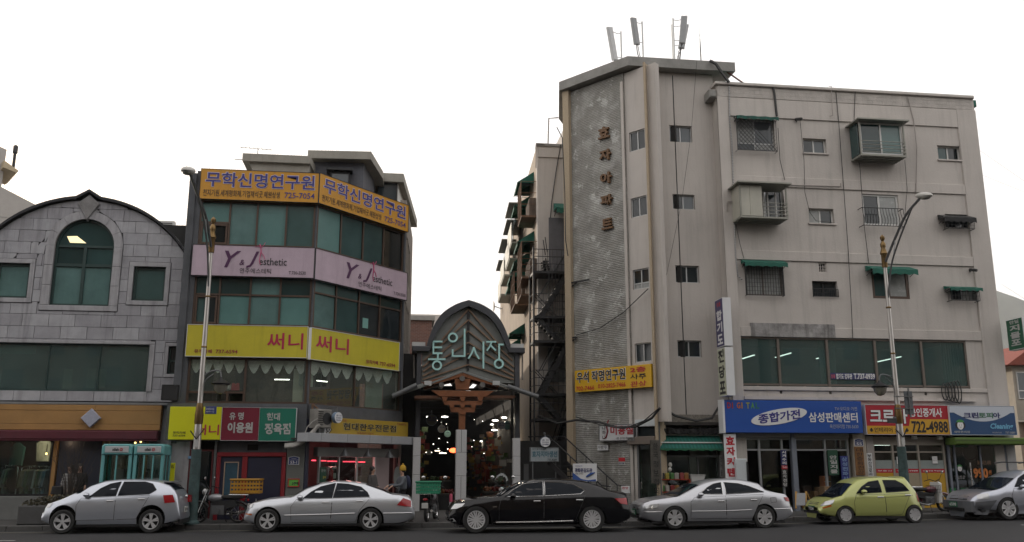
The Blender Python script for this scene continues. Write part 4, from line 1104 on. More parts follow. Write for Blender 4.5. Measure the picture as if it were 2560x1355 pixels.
# ochre fascia of boards with a square badge
zf0,zf1=FL.px(200,1075,-.35)[1],FL.px(200,1012,-.35)[1];uf1=FL.px(402,1040,-.35)[0]
zj=[zf0,FL.px(200,1060,-.35)[1],FL.px(200,1026,-.35)[1],zf1];uj=FL.px(237,1030,-.35)[0]
fm_=mat('ochre_board',(.34,.185,.06),.6,var=.22,scale=1.4,bump=.15,bscale=20)
for a,c in zip(zj,zj[1:]):
 for p,q in((-uS-2,uj),(uj,uf1)):MB().cbox(p+.002,q-.002,-.35+random.uniform(0,.008),-.1,a+.003,c-.003,.006).build('fascia_board',fm_,lb_)
u,z=FL.px(227,1045,-.45);r=thing('badge_sign','pale square badge turned on its corner on the ochre fascia','sign',FL.at(u,-.4,z-.3))
MB().prism([(0,0),(.3,.3),(0,.6),(-.3,.3)],-.1,.04,.02).build('badge',mat('badge_pale',(.36,.37,.45),.5,var=.25,scale=9),r)
zv0=FL.px(200,1099,-.45)[1];uv1=FL.px(395,1090,-.45)[0]
r=thing('shop_awning','maroon cloth awning rolled under the ochre fascia','awning',FL.at((uv1-uS-2)/2,-.2,zv0));hw_=(uv1+uS+2)/2
MB().prism([(-hw_,0),(hw_,0),(hw_,zf0-zv0-.02),(-hw_,zf0-zv0-.02)],-.35,.1,.03).build('cloth',mat('maroon',(.09,.015,.025),.8,var=.2),r);MB().tube([(-hw_,-.3,-.02),(hw_,-.3,-.02)],.03,8).build('roller',M['maroon'],r)
# shop front below
zd=FL.px(100,1240)[1];zt_=zv0+.1
ub=FL.px(137,1150)[0];uc=FL.px(258,1150)[0]
MB().cbox(-uS-2,ub+.1,-.08,.2,-.1,zd,.02).build('plinth',mat('plinth_grey',(.16,.165,.16),.8,var=.2),lb_)
MB().cbox(ub+.12,uc-.02,-.06,.2,-.1,zt_+.2,.01).build('blank_panel',mat('navy_panel',(.018,.02,.035),.6,var=.2),lb_)
for x in(ub,uc):MB().box(x-.04,x+.07,-.1,.1,-.05,zt_+.2).build('door_post',fm_,lb_)
MB().box(FL.px(370,1150)[0],uS-.02,-.05,.3,-.1,ZL-.12).build('end_pier',trim_m,lb_)
zsh=.25
sh=MB();sh.box(-uS-2,uS-.2,3.0,3.1,0,3.4).box(-uS-2,uS-.2,.1,3.0,2.95,3.05).build('interior',M['dark_room'],lb_);MB().box(-uS-2,uS-.2,.1,3,.0,.05).build('floor',M['room_floor'],lb_)
b=MB();ring_frame(b,-uS-2,ub-.05,zd+.01,zt_+.15,.05,-.04,.04);sg=b.build('display_window',M['dark_metal'],lb_);pane(sg,-uS-1.95,ub-.09,zd+.05,zt_+.1,0,M['clear'])
b=MB();ring_frame(b,uc+.09,FL.px(368,1150)[0],.0,zt_+.15,.07,-.03,.05);sg=b.build('display_window',fm_,lb_);pane(sg,uc+.13,FL.px(366,1150)[0],.05,zt_+.1,.0,M['clear'])
MB().cbox(uc+.3,FL.px(366,1150)[0]-.1,.5,.6,.3,2.2).build('wood_back',fm_,lb_)
for i,(x,y)in enumerate(((105,1096),(198,1099),(116,1134),(352,1104),(338,1107))):
 u,z=FL.px(x,y,.8);r=thing('spot_lamp',['small warm ceiling lamp over the left shop display','warm lamp above the navy panel under the maroon awning','reddish hanging lamp over the clothes rails','tiny spot lamp over the phone boxes','tiny spot lamp left of its neighbour over the phone boxes'][i],'lamp',FL.at(u,.8 if i!=1 else-.25,z),'shop ceiling lamps')
 MB().ball((0,0,0),.035,8).build('bulb',M['lamp_warm'],r);MB().tube([(0,0,.03),(0,0,.3)],.012,5).build('stem',M['dark_metal'],r);lamp_light(r,9 if i in(0,2)else 2,(1,.7,.42))
# clothes rails with garments
def clothes_rail(fr,x0,x1,yt,yb,d,cols,label):
 a=fr.box(x0,yt,x1,yb,d=d);w=(a[1]-a[0])/2;h=a[3]-a[2];sf=fr.at((a[0]+a[1])/2,d,a[2])
 r=thing('clothes_rail',label,'clothes rail',sf,'clothes rails in the shop window')
 MB().tube([(-w,0,0),(-w,0,h-.06),(-w+.06,0,h),(w-.06,0,h),(w,0,h-.06),(w,0,0)],.018,6).build('rail',M['steel'],r)
 n=len(cols)
 for i,c in enumerate(cols):
  if c is None:continue
  x=-w+.12+(2*w-.24)*i/max(1,n-1);l=random.uniform(.62,.8);z=h-.09
  b=MB();sh_=.17;an=random.uniform(-.15,.15)
  pts=[(-.03,0),(-sh_,-.06),(-sh_-.07,-l*.75),(-sh_+.02,-l*.76),(-sh_+.03,-l),(sh_-.03,-l),(sh_-.02,-l*.76),(sh_+.07,-l*.75),(sh_,-.06),(.03,0)]
  b.prism([(p,q)for p,q in pts],-.035,.035);b.build('garment',mat('cloth_%s'%c[0],c[1],.9,var=.25,scale=9,bump=.3,bscale=20),r,(x,0,z),(0,0,1.05+an));MB().tube([(x,0,z-.02),(x,0,h+.02),(x+.02,0,h+.03)],.006,4).build('hanger',M['steel'],r)
G_={'grey':('grey',(.16,.17,.17)),'green':('sage',(.11,.14,.1)),'pale':('pale',(.3,.31,.32)),'blue':('blue',(.16,.22,.3)),'black':('black',(.02,.02,.022)),'tan':('tan',(.2,.17,.13))}
clothes_rail(FL,52,130,1166,1238,.5,[G_[k]for k in('tan','tan','grey','green','green','grey')]+[None,None]+[G_[k]for k in('pale','tan','green','grey','pale','blue','blue')],'steel clothes rail with pale shirts in the shop window')
clothes_rail(FL,-60,42,1164,1238,.5,[G_[k]for k in('black','black','grey','black','black','grey','black','black','black','grey','green','black')],'steel clothes rail with mostly black garments at the left edge')
for x,y,c in((45,1110,'blue'),(112,1100,'grey'),(20,1105,'black')):
 u,z=FL.px(x,y,1.2);r=thing('hung_garment','dark %s garment hung high inside the shop window'%{'blue':'teal','grey':'grey','black':'black'}[c],'garment',FL.at(u,1.2,z-.7));MB().prism([(-.2,0),(.2,0),(.24,.6),(.05,.75),(-.05,.75),(-.24,.6)],-.05,.05,.02).build('cloth',mat('cloth_teal',(.02,.1,.11),.9)if c=='blue' else M['cloth_%s'%c],r)
# small black sign box at the building's right edge
board(FL,(404,962,444,1000),-.9,.25,'black blank sign box sticking out at the corner of the granite building',M['black'],M['dark_metal'],name='sign_box')
# background block upper left and roof bits
FX=Frame(-24,62,32,0);far=thing('concrete_building','pale panelled concrete building rising behind the round gable at the left','building',FX)
pm_=mat('pale_panel',(.36,.34,.32),.8,var=.08)
p=[FX.px(x,y)for x,y in((-20,455),(105,520),(105,1000),(-200,1000))]
MB().prism([p[3],p[2],p[1],(p[0][0],p[0][1]),(p[3][0],p[0][1]+1.5)],0,6).build('wall',pm_,far)
q=[FX.px(x,y,.3)for x,y in((-60,340),(17,374),(3,470),(-60,470))]
MB().prism([q[3],q[2],q[1],q[0]],.3,6).build('stair_tower',pm_,far)
q=[FX.px(x,y,-.5)for x,y in((10,400),(47,427),(40,431),(8,418))];MB().prism(q[::-1],-.5,3).build('canopy',mat('canopy_tan',(.4,.33,.22),.7),far)
for k in range(1,4):
 a=FX.px(0,470+k*38,-.01);c=FX.px(100,520+k*34,-.01);MB().bar((a[0]-3,-.01,a[1]-1),(c[0],-.01,c[1]),.03).build('joint',M['concrete'],far)
a=atY(0,345,60);r=thing('roof_vent','dark flue on the roof of the pale concrete building','vent',None,None,loc=(a.x,62.5,a.z-1.2));MB().lathe([(.1,0),(.1,1),(.16,1.05),(.16,1.5),(.1,1.6)],n=10).build('flue',M['dark_metal'],r)
FY=Frame(-6.2,35,0,0);a=FY.box(428,572,476,600);far2=thing('rear_house','dark tiled roof house between the granite and the mirrored glass building','building',FY)
MB().box(-4,1.2,.4,8,0,a[2]).build('wall',M['concrete'],far2);MB().prism([(-4.2,a[2]),(1.3,a[2]),(1.3,a[3]-.1),(-4.2,a[3]-.1)],-.2,8,0).build('roof',mat('roof_dark',(.05,.048,.045),.8,var=.3),far2)
for i in range(8):MB().box(-4.15+i*.68,-3.6+i*.68,-.23,-.203,a[2]+.05,a[3]-.15).build('roof_tile',M['roof_dark'],far2)
u,z=FY.px(409,563,.5);r=thing('air_conditioner','pale air conditioner box on the roof edge right of the gable','air conditioner',FY.at(u,.6,a[3]-.12));MB().cbox(-.4,.4,-.15,.15,0,.55,.02).build('case',M['white_frame'],r)
b=MB();[b.box(-.33,.33,-.165,-.151,.08+i*.07,.11+i*.07)for i in range(6)];b.build('grille',M['dark_metal'],r)
# ------------------------------------------------------------------ mirrored glass corner building with the big signs
FM=Frame(-2.75,30.3,0,.15);FN=Frame(-2.75,30.3,49,.15)
mid=thing('corner_building','dark corner building with teal glass storeys between bands of big shop signs','building',FM)
N2M=(Matrix.Translation(FM.o)@Matrix.Rotation(0,4,'Z')).inverted()@Matrix.Translation(FN.o)@Matrix.Rotation(R(49),4,'Z')
def onN(o):o.matrix_local=N2M;return o
LW,NW=3.98,4.72
dwall=mat('slate_wall',(.085,.09,.1),.8,var=.3,scale=2,bump=.2,bscale=20,streak=.4)
bands=[(8.92,10.47),(6.22,7.9),(3.67,5.16)]
TOPM=11.5
FZ=FN.w(NW-.02);FS=Frame(FZ.x,FZ.y,86.5,.15)
S2M=(Matrix.Translation(FM.o)).inverted()@Matrix.Translation(FS.o)@Matrix.Rotation(R(86.5),4,'Z')
def onS(o):o.matrix_local=S2M;return o
b=MB();wall(b,-LW-.05,0,2.5,TOPM,[(-LW+.12,-.02,a,c)for a,c in bands],.0,.25);b.build('wall',dwall,mid)
b=MB();wall(b,0,NW,2.5,TOPM,[(.04,NW-.1,a,c)for a,c in bands],.0,.25);onN(b.build('wall',dwall,mid))
side_w=mat('flank_tan',(.27,.24,.21),.85,var=.2,streak=.4)
swin=[(.5+i*1.25,1.5+i*1.25,z0,z1)for i in range(3)for z0,z1 in((9.0,10.6),(6.3,8.0),(3.8,5.3))]
b=MB();wall(b,.02,6,2.5,TOPM+.3,swin,.0,.25);b.box(.02,6,0,.25,-.1,2.5);onS(b.build('flank_wall',side_w,mid))
for q in swin:onS(window(mid,*q,M['alu'],[mat('pane_sky',(.2,.23,.24),.08,var=.1,spec=.8)],2,[.3],y=.05,t=.05))  # sky reflection painted into the pale pane colour
plan_=[(-LW-.05,.26),(-.12,.26)]+[(FN.w(NW-.3,.26)-FM.o).to_2d()[:]]+[((FS.w(5.9,.26)-FM.o).x,(FS.w(5.9,.26)-FM.o).y),(-LW-.05,9.5)]
MB().hprism(plan_,TOPM-.3,TOPM-.2).build('roof_deck',M['concrete'],mid)
for z in(5.2,7.95,10.5):MB().hprism(plan_,z,z+.2).build('floor_slab',M['dark_room'],mid)
MB().hprism(plan_,3.35,3.5).build('floor_slab',M['room_floor'],mid)
MB().box(-LW-.05,1.5,4.5,4.6,0,TOPM).build('interior',M['dark_room'],mid)
MB().box(-LW-.05,-LW+.1,.26,9.5,-.1,TOPM).build('flank_wall',dwall,mid)
# left pilaster with rusty fixings
MB().cbox(-LW-.28,-LW-.05,-.06,3,2.4,TOPM-.1).build('pilaster',dwall,mid)
# --- window bands
bf=M['bronze_frame']
def bandwin(on,fr,us,z0,z1,panes,trans=None,label=None,t=.06,low=None):
 b=MB();ring_frame(b,us[0],us[-1],z0,z1,t,.03,.13)
 for u in us[1:-1]:b.box(u-t/2,u+t/2,.025,.125,z0+t,z1-t)
 if trans:b.box(us[0]+t,us[-1]-t,.035,.12,trans-t/2,trans+t/2)
 w=on(b.build('window',bf,mid))
 if label:w['label']=label
 zz=[z0+t*.5]+([trans]if trans else[])+[z1-t*.5]
 k=0
 for i in range(len(zz)-1):
  for a,c in zip(us,us[1:]):
   g=panes[i][k%len(panes[i])]if isinstance(panes[0],(list,tuple))else panes[k%len(panes)]
   k+=1
   if g:pane(w,a+t*.4,c-t*.4,zz[i]+.01,zz[i+1]-.01,.08+.002*(k%2),M[g])
  k=0
 return w
ux=lambda fr,pts,y:[fr.px(x,y)[0]for x in pts]
I_=lambda o:o
T,D='pane_teal','pane_teal_dark'
mat('pane_teal_blind',(.1,.21,.2),.2,var=.1,scale=2)
mat('pane_black',(.008,.011,.012),.05,var=0)
TB='pane_teal_blind'
us=[-LW+.12]+ux(FM,(573,642,715),560)+[-.05]
w=bandwin(I_,FM,us,*bands[0],[None,T,TB,T],label='top storey teal window row')
# first bay is divided: fixed light over a small casement pair
zt=FM.px(530,555)[1];a,c=us[0],us[1]
pane(w,a+.03,c-.03,zt,bands[0][1]-.04,.08,M[TB])
MB().box(a+.05,c-.03,.03,.12,zt-.04,zt+.03).build('transom',bf,w)
b=MB();ring_frame(b,a+.07,c-.05,bands[0][0]+.05,zt-.05,.06,.02,.11);b.box((a+c)/2-.03,(a+c)/2+.03,.03,.1,bands[0][0]+.1,zt-.1);b.build('casement',bf,w)
pane(w,a+.1,(a+c)/2,bands[0][0]+.08,zt-.08,.085,M[TB]);pane(w,(a+c)/2,c-.08,bands[0][0]+.08,zt-.08,.087,M['pane_black'])
nu=[.06]+ux(FN,(854,910,961),590)+[NW-.12]
bandwin(onN,FN,nu,*bands[0],[TB,D,D,'pane_black'],label='top storey window row on the angled face')
us=[-LW+.12]+ux(FM,(548,625,700),740)+[-.05]
z_=FM.px(620,737)[1]
w=bandwin(I_,FM,us,*bands[1],[[None,TB,T,TB],[D,D,T,D]],z_,label='middle storey teal window row')
a,c=us[0],us[1];b=MB();ring_frame(b,a+.07,c-.05,bands[1][0]+.05,z_-.05,.06,.02,.11);b.box((a+c)/2-.03,(a+c)/2+.03,.03,.1,bands[1][0]+.1,z_-.1);b.build('casement',bf,w)
pane(w,a+.1,(a+c)/2,bands[1][0]+.08,z_-.08,.085,M[T]);pane(w,(a+c)/2,c-.08,bands[1][0]+.08,z_-.08,.087,M['pane_dark'])
nu=[.06]+ux(FN,(841,899,951),780)+[NW-.12]
w=bandwin(onN,FN,nu,*bands[1],[[T,D,'pane_dark','pane_dark'],[T,D,D,D]],FN.px(830,739)[1],label='middle storey window row on the angled face')
q=FN.box(910,795,924,820);MB().add([(q[0],.07,q[2]),(q[1],.07,q[2]),(q[1],.07,q[3]),(q[0],.07,q[3])],[(0,1,2,3)]).build('paper',mat('teal_paper',(.16,.33,.3),.7,var=0),w)
us=[-LW+.12]+ux(FM,(612,),950)+[-.05]
w=bandwin(I_,FM,us,*bands[2],[None,'clear_pale_sheen'],label='first floor cafe windows with white scalloped curtains',t=.07)
zt=FM.px(540,979)[1];a,c=us[0],us[1]
pane(w,a+.04,c-.04,zt,bands[2][1]-.05,.08,M['clear_pale_sheen'])
b=MB().box(a+.05,c-.03,.03,.12,zt-.05,zt+.02);m_=FM.px(567,995)[0];b.box(m_-.035,m_+.035,.03,.12,bands[2][0]+.06,zt-.05);b.build('transom',bf,w)
pane(w,a+.05,m_-.03,bands[2][0]+.05,zt-.05,.083,M['clear']);pane(w,m_+.03,c-.03,bands[2][0]+.05,zt-.05,.085,M['clear'])
nu=[.06]+ux(FN,(888,),980)+[NW-.12]
w2=bandwin(onN,FN,nu,*bands[2],['clear_pale_sheen','clear_pale_sheen'],label='first floor cafe windows on the angled face',t=.05)
def swag(par,u0,u1,z,n,dep,on):
 """gathered valance: n scallops hanging from z"""
 vs=[];k=n*8
 for i in range(k+1):
  t=i/k*n;ph=abs(sin(pi*t));u=u0+(u1-u0)*i/k
  low=z-.16-dep*ph
  for j in range(4):f=j/3;vs.append((u,.15+.015*sin(i*2.2+j)+.02*f,z+(low-z)*f))
 o=MB().add(vs,[(4*i+j,4*i+4+j,4*i+5+j,4*i+1+j)for i in range(k)for j in range(3)],True).build('curtain',mat('lace',(.86,.88,.86),.9,var=.25,scale=14),par)
 return o
zc=bands[2][1]-.02
swag(w,us[0]+.05,us[1]-.03,zc,5,.32,I_);swag(w,us[1]+.05,us[2]-.05,zc,5,.32,I_);swag(w2,nu[0]+.05,nu[1],zc,4,.34,onN);swag(w2,nu[1]+.05,nu[2]-.3,zc,4,.34,onN)
a=FM.box(730,920,760,1008);MB().box(a[0],a[1]-.05,.3,.4,a[2],a[3]).build('inner_wall',mat('cream_inside',(.4,.41,.33),.8),w)
a=FM.box(560,900,700,1008);MB().box(a[0]+.3,a[1]+.2,2.6,2.7,3.55,5.1).build('brick_lining',mat('brown_brick',(.13,.1,.07),.9,var=.5,scale=6),w)
a=FN.box(935,960,976,1030);MB().box(a[0]+.1,a[1]+.1,.5,.55,a[2]-.05,5.1).build('inner_wall',mat('pale_green_inside',(.3,.36,.31),.8),w2)
a=FN.box(768,905,802,965);MB().box(a[0],a[1],.35,.38,a[2],a[3]).build('inner_wall',M['pale_green_inside'],w2)
for px,py,fr,on_,lb in((705,950,FM,0,'slim tube lamp glimpsed through the right hand cafe pane'),(805,954,FN,1,'slim tube lamp seen through the angled cafe window')):
 u,z=fr.px(px,py,1.2);r=thing('tube_lamp',lb,'lamp',fr.at(u,1.2,z),'tube lamps in the cafe');MB().box(-.25,.25,-.02,.02,0,.03).build('tube',M['lamp_white'],r)
u,z=FM.px(625/1,972,.3);zsill=FM.px(560,977,.3)[1]
for px,c,hgt,lb in((563,'white_paint',.22,'white pot on the cafe window sill'),(588,'red_ink',.24,'red bag on the cafe window sill')):
 u,z=FM.px(px,976,.25);r=thing('pot' if c=='white_paint' else 'gift_bag',lb,'pot' if c=='white_paint' else 'bag',FM.at(u,.28,z))
 if c=='white_paint':MB().lathe([(.12,0),(.17,.04),(.18,hgt),(.15,hgt),(.14,.06)],n=12).build('bowl',M[c],r)
 else:MB().prism([(-.14,0),(.14,0),(.11,hgt),(.03,hgt),(0,hgt-.07),(-.03,hgt),(-.11,hgt)],-.05,.05).build('body',M[c],r)
# --- sign boards
so=mat('sign_orange',(.56,.27,.022),.5,var=.14,scale=1,streak=.35);sp=mat('sign_pink',(.47,.37,.44),.5,var=.14,scale=1.5,streak=.35);sy=mat('sign_olive',(.52,.45,.025),.5,var=.16,scale=1,streak=.35)
sb=mat('sign_lemon',(.62,.62,.008),.45,var=.05);smr=mat('sign_maroon',(.17,.012,.03),.45,var=.08);sgr=mat('sign_bottle',(.01,.15,.1),.45,var=.1)
BL=mat('violet_ink',(.035,.032,.2),.5,var=0);PL=mat('plum_ink',(.07,.015,.07),.5,var=0);CR=mat('crimson_ink',(.4,.015,.06),.5,var=0)
def both(t1,t2):return t1,t2
def orange():return outl('무학신명연구원',(.045,.96,.42,.9),BL,mat('lilac_ink',(.5,.46,.55),.5,var=0),.016)+[('천지기원.세계평화제.기업재석굿.혜원상생',(.03,.67,.1,.32),K_INK,.005),('725-7054',(.71,.965,.12,.31),BL,.008)]
mid_signs='paired signs round the corner building'
board(FM,(500,427,798,502),-.18,.16,'orange top sign with violet letters on the front of the corner building',so,M['dark_metal'],orange(),group=mid_signs,trim=.012)
board(FN,None,-.18,.16,'orange top sign with violet letters on the angled face of the corner building',so,M['dark_metal'],orange(),group=mid_signs,quad=((800,430),(1023,516),(797,504),(1019,583)),trim=.012)
def pink(a,e):return[('Y',(a,a+.135,.28,.82),PL,.015,dict(shear=.35)),('&',(a+.125,a+.165,.36,.54),PL,.01,dict(shear=.2)),('J',(a+.18,a+.28,.28,.82),PL,.015,dict(shear=.35)),('esthetic',(a+.285,a+.51,.38,.62),K_INK,.006),
('연주에스테틱',(a+.13,a+.385,.1,.27),K_INK,.0),('T.730-3530',(e,e+.14,.1,.21),K_INK,.005)]
def dancer(r,x,z):
 b=MB();m=mat('dancer_pink',(.5,.09,.2),.5,var=0)
 for pts,rr in(([(0,0),(.02,.16),(.0,.3)],.022),([(0,.3),(-.03,.4)],.025),([(0,.28),(.09,.36),(.14,.46)],.011),([(0,.28),(-.1,.34),(-.18,.3)],.011),([(.02,.12),(.12,.0),(.16,-.12)],.014),([(0,.05),(-.02,-.16),(.02,-.3)],.014)):
  b.tube([(x+p,-.013,z+q)for p,q in pts],rr,4)
 b.build('dancer_figure',m,r)
r,sf,w_,h_=board(FM,None,-.18,.16,'pale pink beauty parlour sign on the front of the corner building',sp,M['dark_metal'],pink(.26,.79),group=mid_signs,quad=((482,613),(789,617),(477,689),(785,694)),trim=.012)
dancer(r,-w_+2*w_*.55,h_*.68)
r,sf,w_,h_=board(FN,None,-.18,.16,'pale pink beauty parlour sign on the angled face of the corner building',sp,M['dark_metal'],pink(.31,.84),group=mid_signs,quad=((791,617),(1019,686),(786,694),(1016,754)),trim=.012)
dancer(r,-w_+2*w_*.6,h_*.68)
board(FM,None,-.2,.18,'olive yellow cafe sign, red letters at its right end, on the front',sy,M['white_sign'],[('써니',(.665,.965,.26,.78),CR,.012),('뮤직카페',(.07,.215,.1,.22),M['dark_red_ink'],.02),('737-6594',(.245,.425,.1,.22),M['dark_red_ink'],.02)],
group=mid_signs,quad=((468,811),(770,816),(464,890),(767,895)),trim=.014)
board(FN,None,-.2,.18,'olive yellow cafe sign, red letters at its left end, on the angled face',sy,M['white_sign'],[('써니',(.05,.4,.3,.82),CR,.012),('뮤직카페',(.6,.74,.1,.24),M['dark_red_ink'],.02),('737-6594',(.76,.95,.1,.23),M['dark_red_ink'],.02)],
group=mid_signs,quad=((779,817),(999,858),(775,897),(997,928)),trim=.014)
trip='three signs in a row over the barber shop'
y0=-.4
board(FM,None,y0,.3,'bright lemon cafe sign behind the lamp post',sb,None,[('써니',(.5,.97,.14,.46),CR,.012),('뮤직카페',(.09,.33,.17,.25),K_INK,.01),('737-6594',(.09,.33,.09,.15),K_INK,.01)],group=trip,quad=((425,1016),(555,1018),(420,1098),(550,1100)))
board(FM,None,y0,.3,'maroon barber sign with pale letters between the lemon and green signs',smr,M['white_sign'],[('유 명',(.2,.58,.62,.85),M['pale_ink'],.03),('이용원',(.17,.84,.22,.55),M['pale_ink'],.04)],group=trip,quad=((556,1018),(650,1019),(551,1100),(645,1102)),trim=.008)
board(FM,None,y0,.3,'bottle green butcher sign with pale letters next to the maroon one',sgr,M['white_sign'],[('현대',(.2,.56,.62,.85),M['pale_ink'],.03),('정육점',(.16,.86,.2,.54),M['pale_ink'],.035)],group=trip,quad=((650,1019),(741,1021),(645,1102),(738,1103)),trim=.008)
# --- penthouse behind the top signs
ph=mat('blue_grey_wall',(.12,.125,.145),.85,var=.25,streak=.4);sl=mat('slab_edge',(.3,.285,.25),.8,var=.2,streak=.3)
F1=Frame(-2.75,31.4,0,.15);F2=Frame(-2.75,32.2,0,.15)
a=F1 .box(622,388,776,424)
pent=thing('roof_house','blue grey rooftop house with broad flat concrete eaves on the corner building','building',Frame(-2.75,31.4,0,TOPM-.1))
dz=.15-(TOPM-.1)
zr=F1 .px(700,392)[1]+.15;
def P_(fr,x,y):q=fr.px(x,y);return fr.w(q[0],0,q[1])
k=Vector((-2.75,31.4,TOPM-.1))
A1=P_(F1,606,394)-k;A2_=P_(F1,776,390)-k
MB().hprism([(A1 .x,0),(A2_.x,0),(A2_.x+.1,1.2),(A2_.x+.1,4),(A1 .x,4)],A2_.z-.28,A2_.z).build('roof_slab',sl,pent)
MB().prism([(A1 .x+.5,A2_.z-.75),(A2_.x-.05,A2_.z-.75),(A2_.x-.02,A2_.z-.283),(A1 .x+.2,A2_.z-.283)],.15,3.8).build('fascia',sl,pent)
MB().hprism([(A1 .x+.6,.5),(A2_.x-.2,.5),(A2_.x-.2,3.8),(A1 .x+.6,3.8)],-.3,A2_.z-.76).build('wall',ph,pent)
B1=P_(F2,770,386)-k;B2=P_(F2,918,384)-k;F3=Frame(-2.75,34.6,0,.15);B3=P_(F3,958,430)-k
MB().hprism([(B1 .x,.7),(B2 .x+.15,.55),(B3 .x,2.8),(B3 .x+.1,6),(B1 .x,6)],B2 .z-.3,B2 .z).build('roof_slab',sl,pent)
MB().hprism([(B1 .x+.1,1.1),(B2 .x-.12,1.0),(B3 .x-.35,3.0),(B3 .x-.3,6),(B1 .x+.1,6)],-.3,B2 .z-.303).build('wall',ph,pent)
q=P_(F2,850,450)-k;b=MB();ring_frame(b,q.x-.35,q.x+.35,q.z-.3,q.z+.3,.05,.75,.85);wq=b.build('window',M['dark_metal'],pent);pane(wq,q.x-.3,q.x+.3,q.z-.26,q.z+.26,.8,M['pane_grey'])
MB().box(q.x-.5,q.x+.45,.6,1.1,q.z+.33,q.z+.4).build('window_hood',M['dark_metal'],pent)
F4=Frame(-2.75,35.0,0,.15);C1=P_(F4,945,434)-k;C2=P_(F4,1003,434)-k;C3=P_(Frame(-2.75,42,0,.15),1043,555)-k
MB().hprism([(C1 .x,3.6),(C2 .x+.1,3.6),(C3 .x,10.6),(C1 .x,10.6)],C2 .z-.35,C2 .z).build('roof_slab',sl,pent)
MB().hprism([(C1 .x+.1,3.9),(C2 .x-.1,3.9),(C3 .x-.3,10),(C1 .x+.1,10)],-.6,C2 .z-.353).build('wall',M['white_frame'],pent)
ga=P_(F4,968,478)-k;b=MB();ring_frame(b,ga.x-.4,ga.x+.4,ga.z-.45,ga.z+.45,.05,3.8,3.88);wq=b.build('window',M['dark_metal'],pent);pane(wq,ga.x-.36,ga.x+.36,ga.z-.4,ga.z+.4,3.84,M['pane_grey'])
FD=Frame(FS.w(9).x,FS.w(9).y,0);
q=atY(645,372,33);r=thing('tv_antenna','thin comb shaped television antenna on the rooftop house','antenna',None,None,loc=(q.x,33,A2_.z+k.z-.02))
hA=q.z-(A2_.z+k.z)+.02;b=MB();b.tube([(0,0,-.1),(0,0,hA)],.015,5);b.build('mast',M['grey_metal'],r);b=MB();b.tube([(-.65,0,hA+.03),(.52,0,hA-.02)],.012,4)
for i in range(8):b.tube([(-.6+i*.15,-.18,hA+.02),(-.6+i*.15,.18,hA+.02)],.006,4)
b.build('boom',M['grey_metal'],r)
pipe('antenna_rod','thin rod sticking out left below the rooftop eave',[P_(F1,586,398),P_(F1,606,399)],.015,M['grey_metal'],'rod')
# --- ground floor, front
gz=FM.px(600,1104,-.1)[1]
MB().box(-LW-.4,0,-.1,.25,2.5,3.67).build('band_wall',dwall,mid);onN(MB().box(0,NW,-.05,.25,3.2,3.67).build('band_wall',dwall,mid))
gran=mat('speckled_granite',(.13,.135,.125),.6,var=.4,scale=40)
u0,u1=FM.px(716,1180)[0],FM.px(752,1180)[0]
MB().cbox(u0,u1+.1,-.1,.4,-.1,2.5).build('corner_pillar',gran,mid)
onN(MB().cbox(-.05,.12,-.06,.3,-.1,3.2).build('corner_pillar',mat('navy_trim',(.015,.017,.04),.5),mid))
# red framed navy shop front
rx0,rx1=FM.px(540,1200)[0],u0-.02;rz=FM.px(620,1131)[1];rm_=FM.px(609,1200)[0]
rf=mat('red_paint',(.2,.006,.012),.5,var=.15);nv_=mat('navy_paint',(.012,.013,.035),.5,var=.2)
b=MB();b.cbox(rx0,rx1,-.12,.1,rz-.13,rz);b.cbox(rx0,rx0+.12,-.12,.1,0,rz-.132);b.cbox(rx1-.13,rx1,-.12,.1,0,rz-.132);b.cbox(rm_-.06,rm_+.1,-.118,.1,0,rz-.132)
sfm=b.build('shop_front',rf,mid);sfm['label']='red framed navy shop front'
MB().cbox(rm_+.1,rx1-.13,-.06,.08,.0,rz-.13).build('shutter_panel',nv_,sfm)
dd=MB();wall(dd,rx0+.12,rm_-.06,.05,rz-.13,[(rx0+.24,rm_-.17,.7,rz-.3)],-.06,.0);dd=dd.build('door',nv_,sfm)
b=MB();ring_frame(b,rx0+.235,rm_-.165,.695,rz-.295,.03,-.075,-.02);b.build('door_frame',mat('beige_trim',(.35,.26,.19),.5),sfm);pane(sfm,rx0+.25,rm_-.18,.7,rz-.3,-.035,mat('pane_bluish',(.04,.09,.13),.1,var=.3))
b=MB();wall(b,rx0,rx1,rz,2.5,[(rx0+.9,rx0+1.25,rz+.06,rz+.25)],-.02,.1);b.build('wall',dwall,sfm)
b=MB();[b.box(rx0+.9,rx0+1.25,.02,.06,rz+.07+i*.04,rz+.09+i*.04)for i in range(5)];b.build('vent',M['dark_metal'],sfm)
# cafe entrance left of it
dx0,dx1=-LW-.3,rx0-.02
b=MB();ring_frame(b,dx0+.02,dx1,0,gz+.1,.08,-.08,.05);ce=b.build('door_frame',M['grey_metal'],mid);rr=FM.px(474,1200)[0]
b=MB();ring_frame(b,rr-.05,dx1-.1,.02,gz-.25,.05,-.05,.03);dre=b.build('door',mat('dark_red_frame',(.09,.012,.015),.5),mid);pane(dre,rr,dx1-.14,.1,gz-.3,-.01,M['pane_black']);MB().tube([(rr+.1,-.08,.9),(rr+.1,-.08,1.5)],.02,6).build('handle',M['steel'],dre)
MB().box(dx0,rr-.06,-.04,.2,0,gz).build('wall',trim_m,mid)
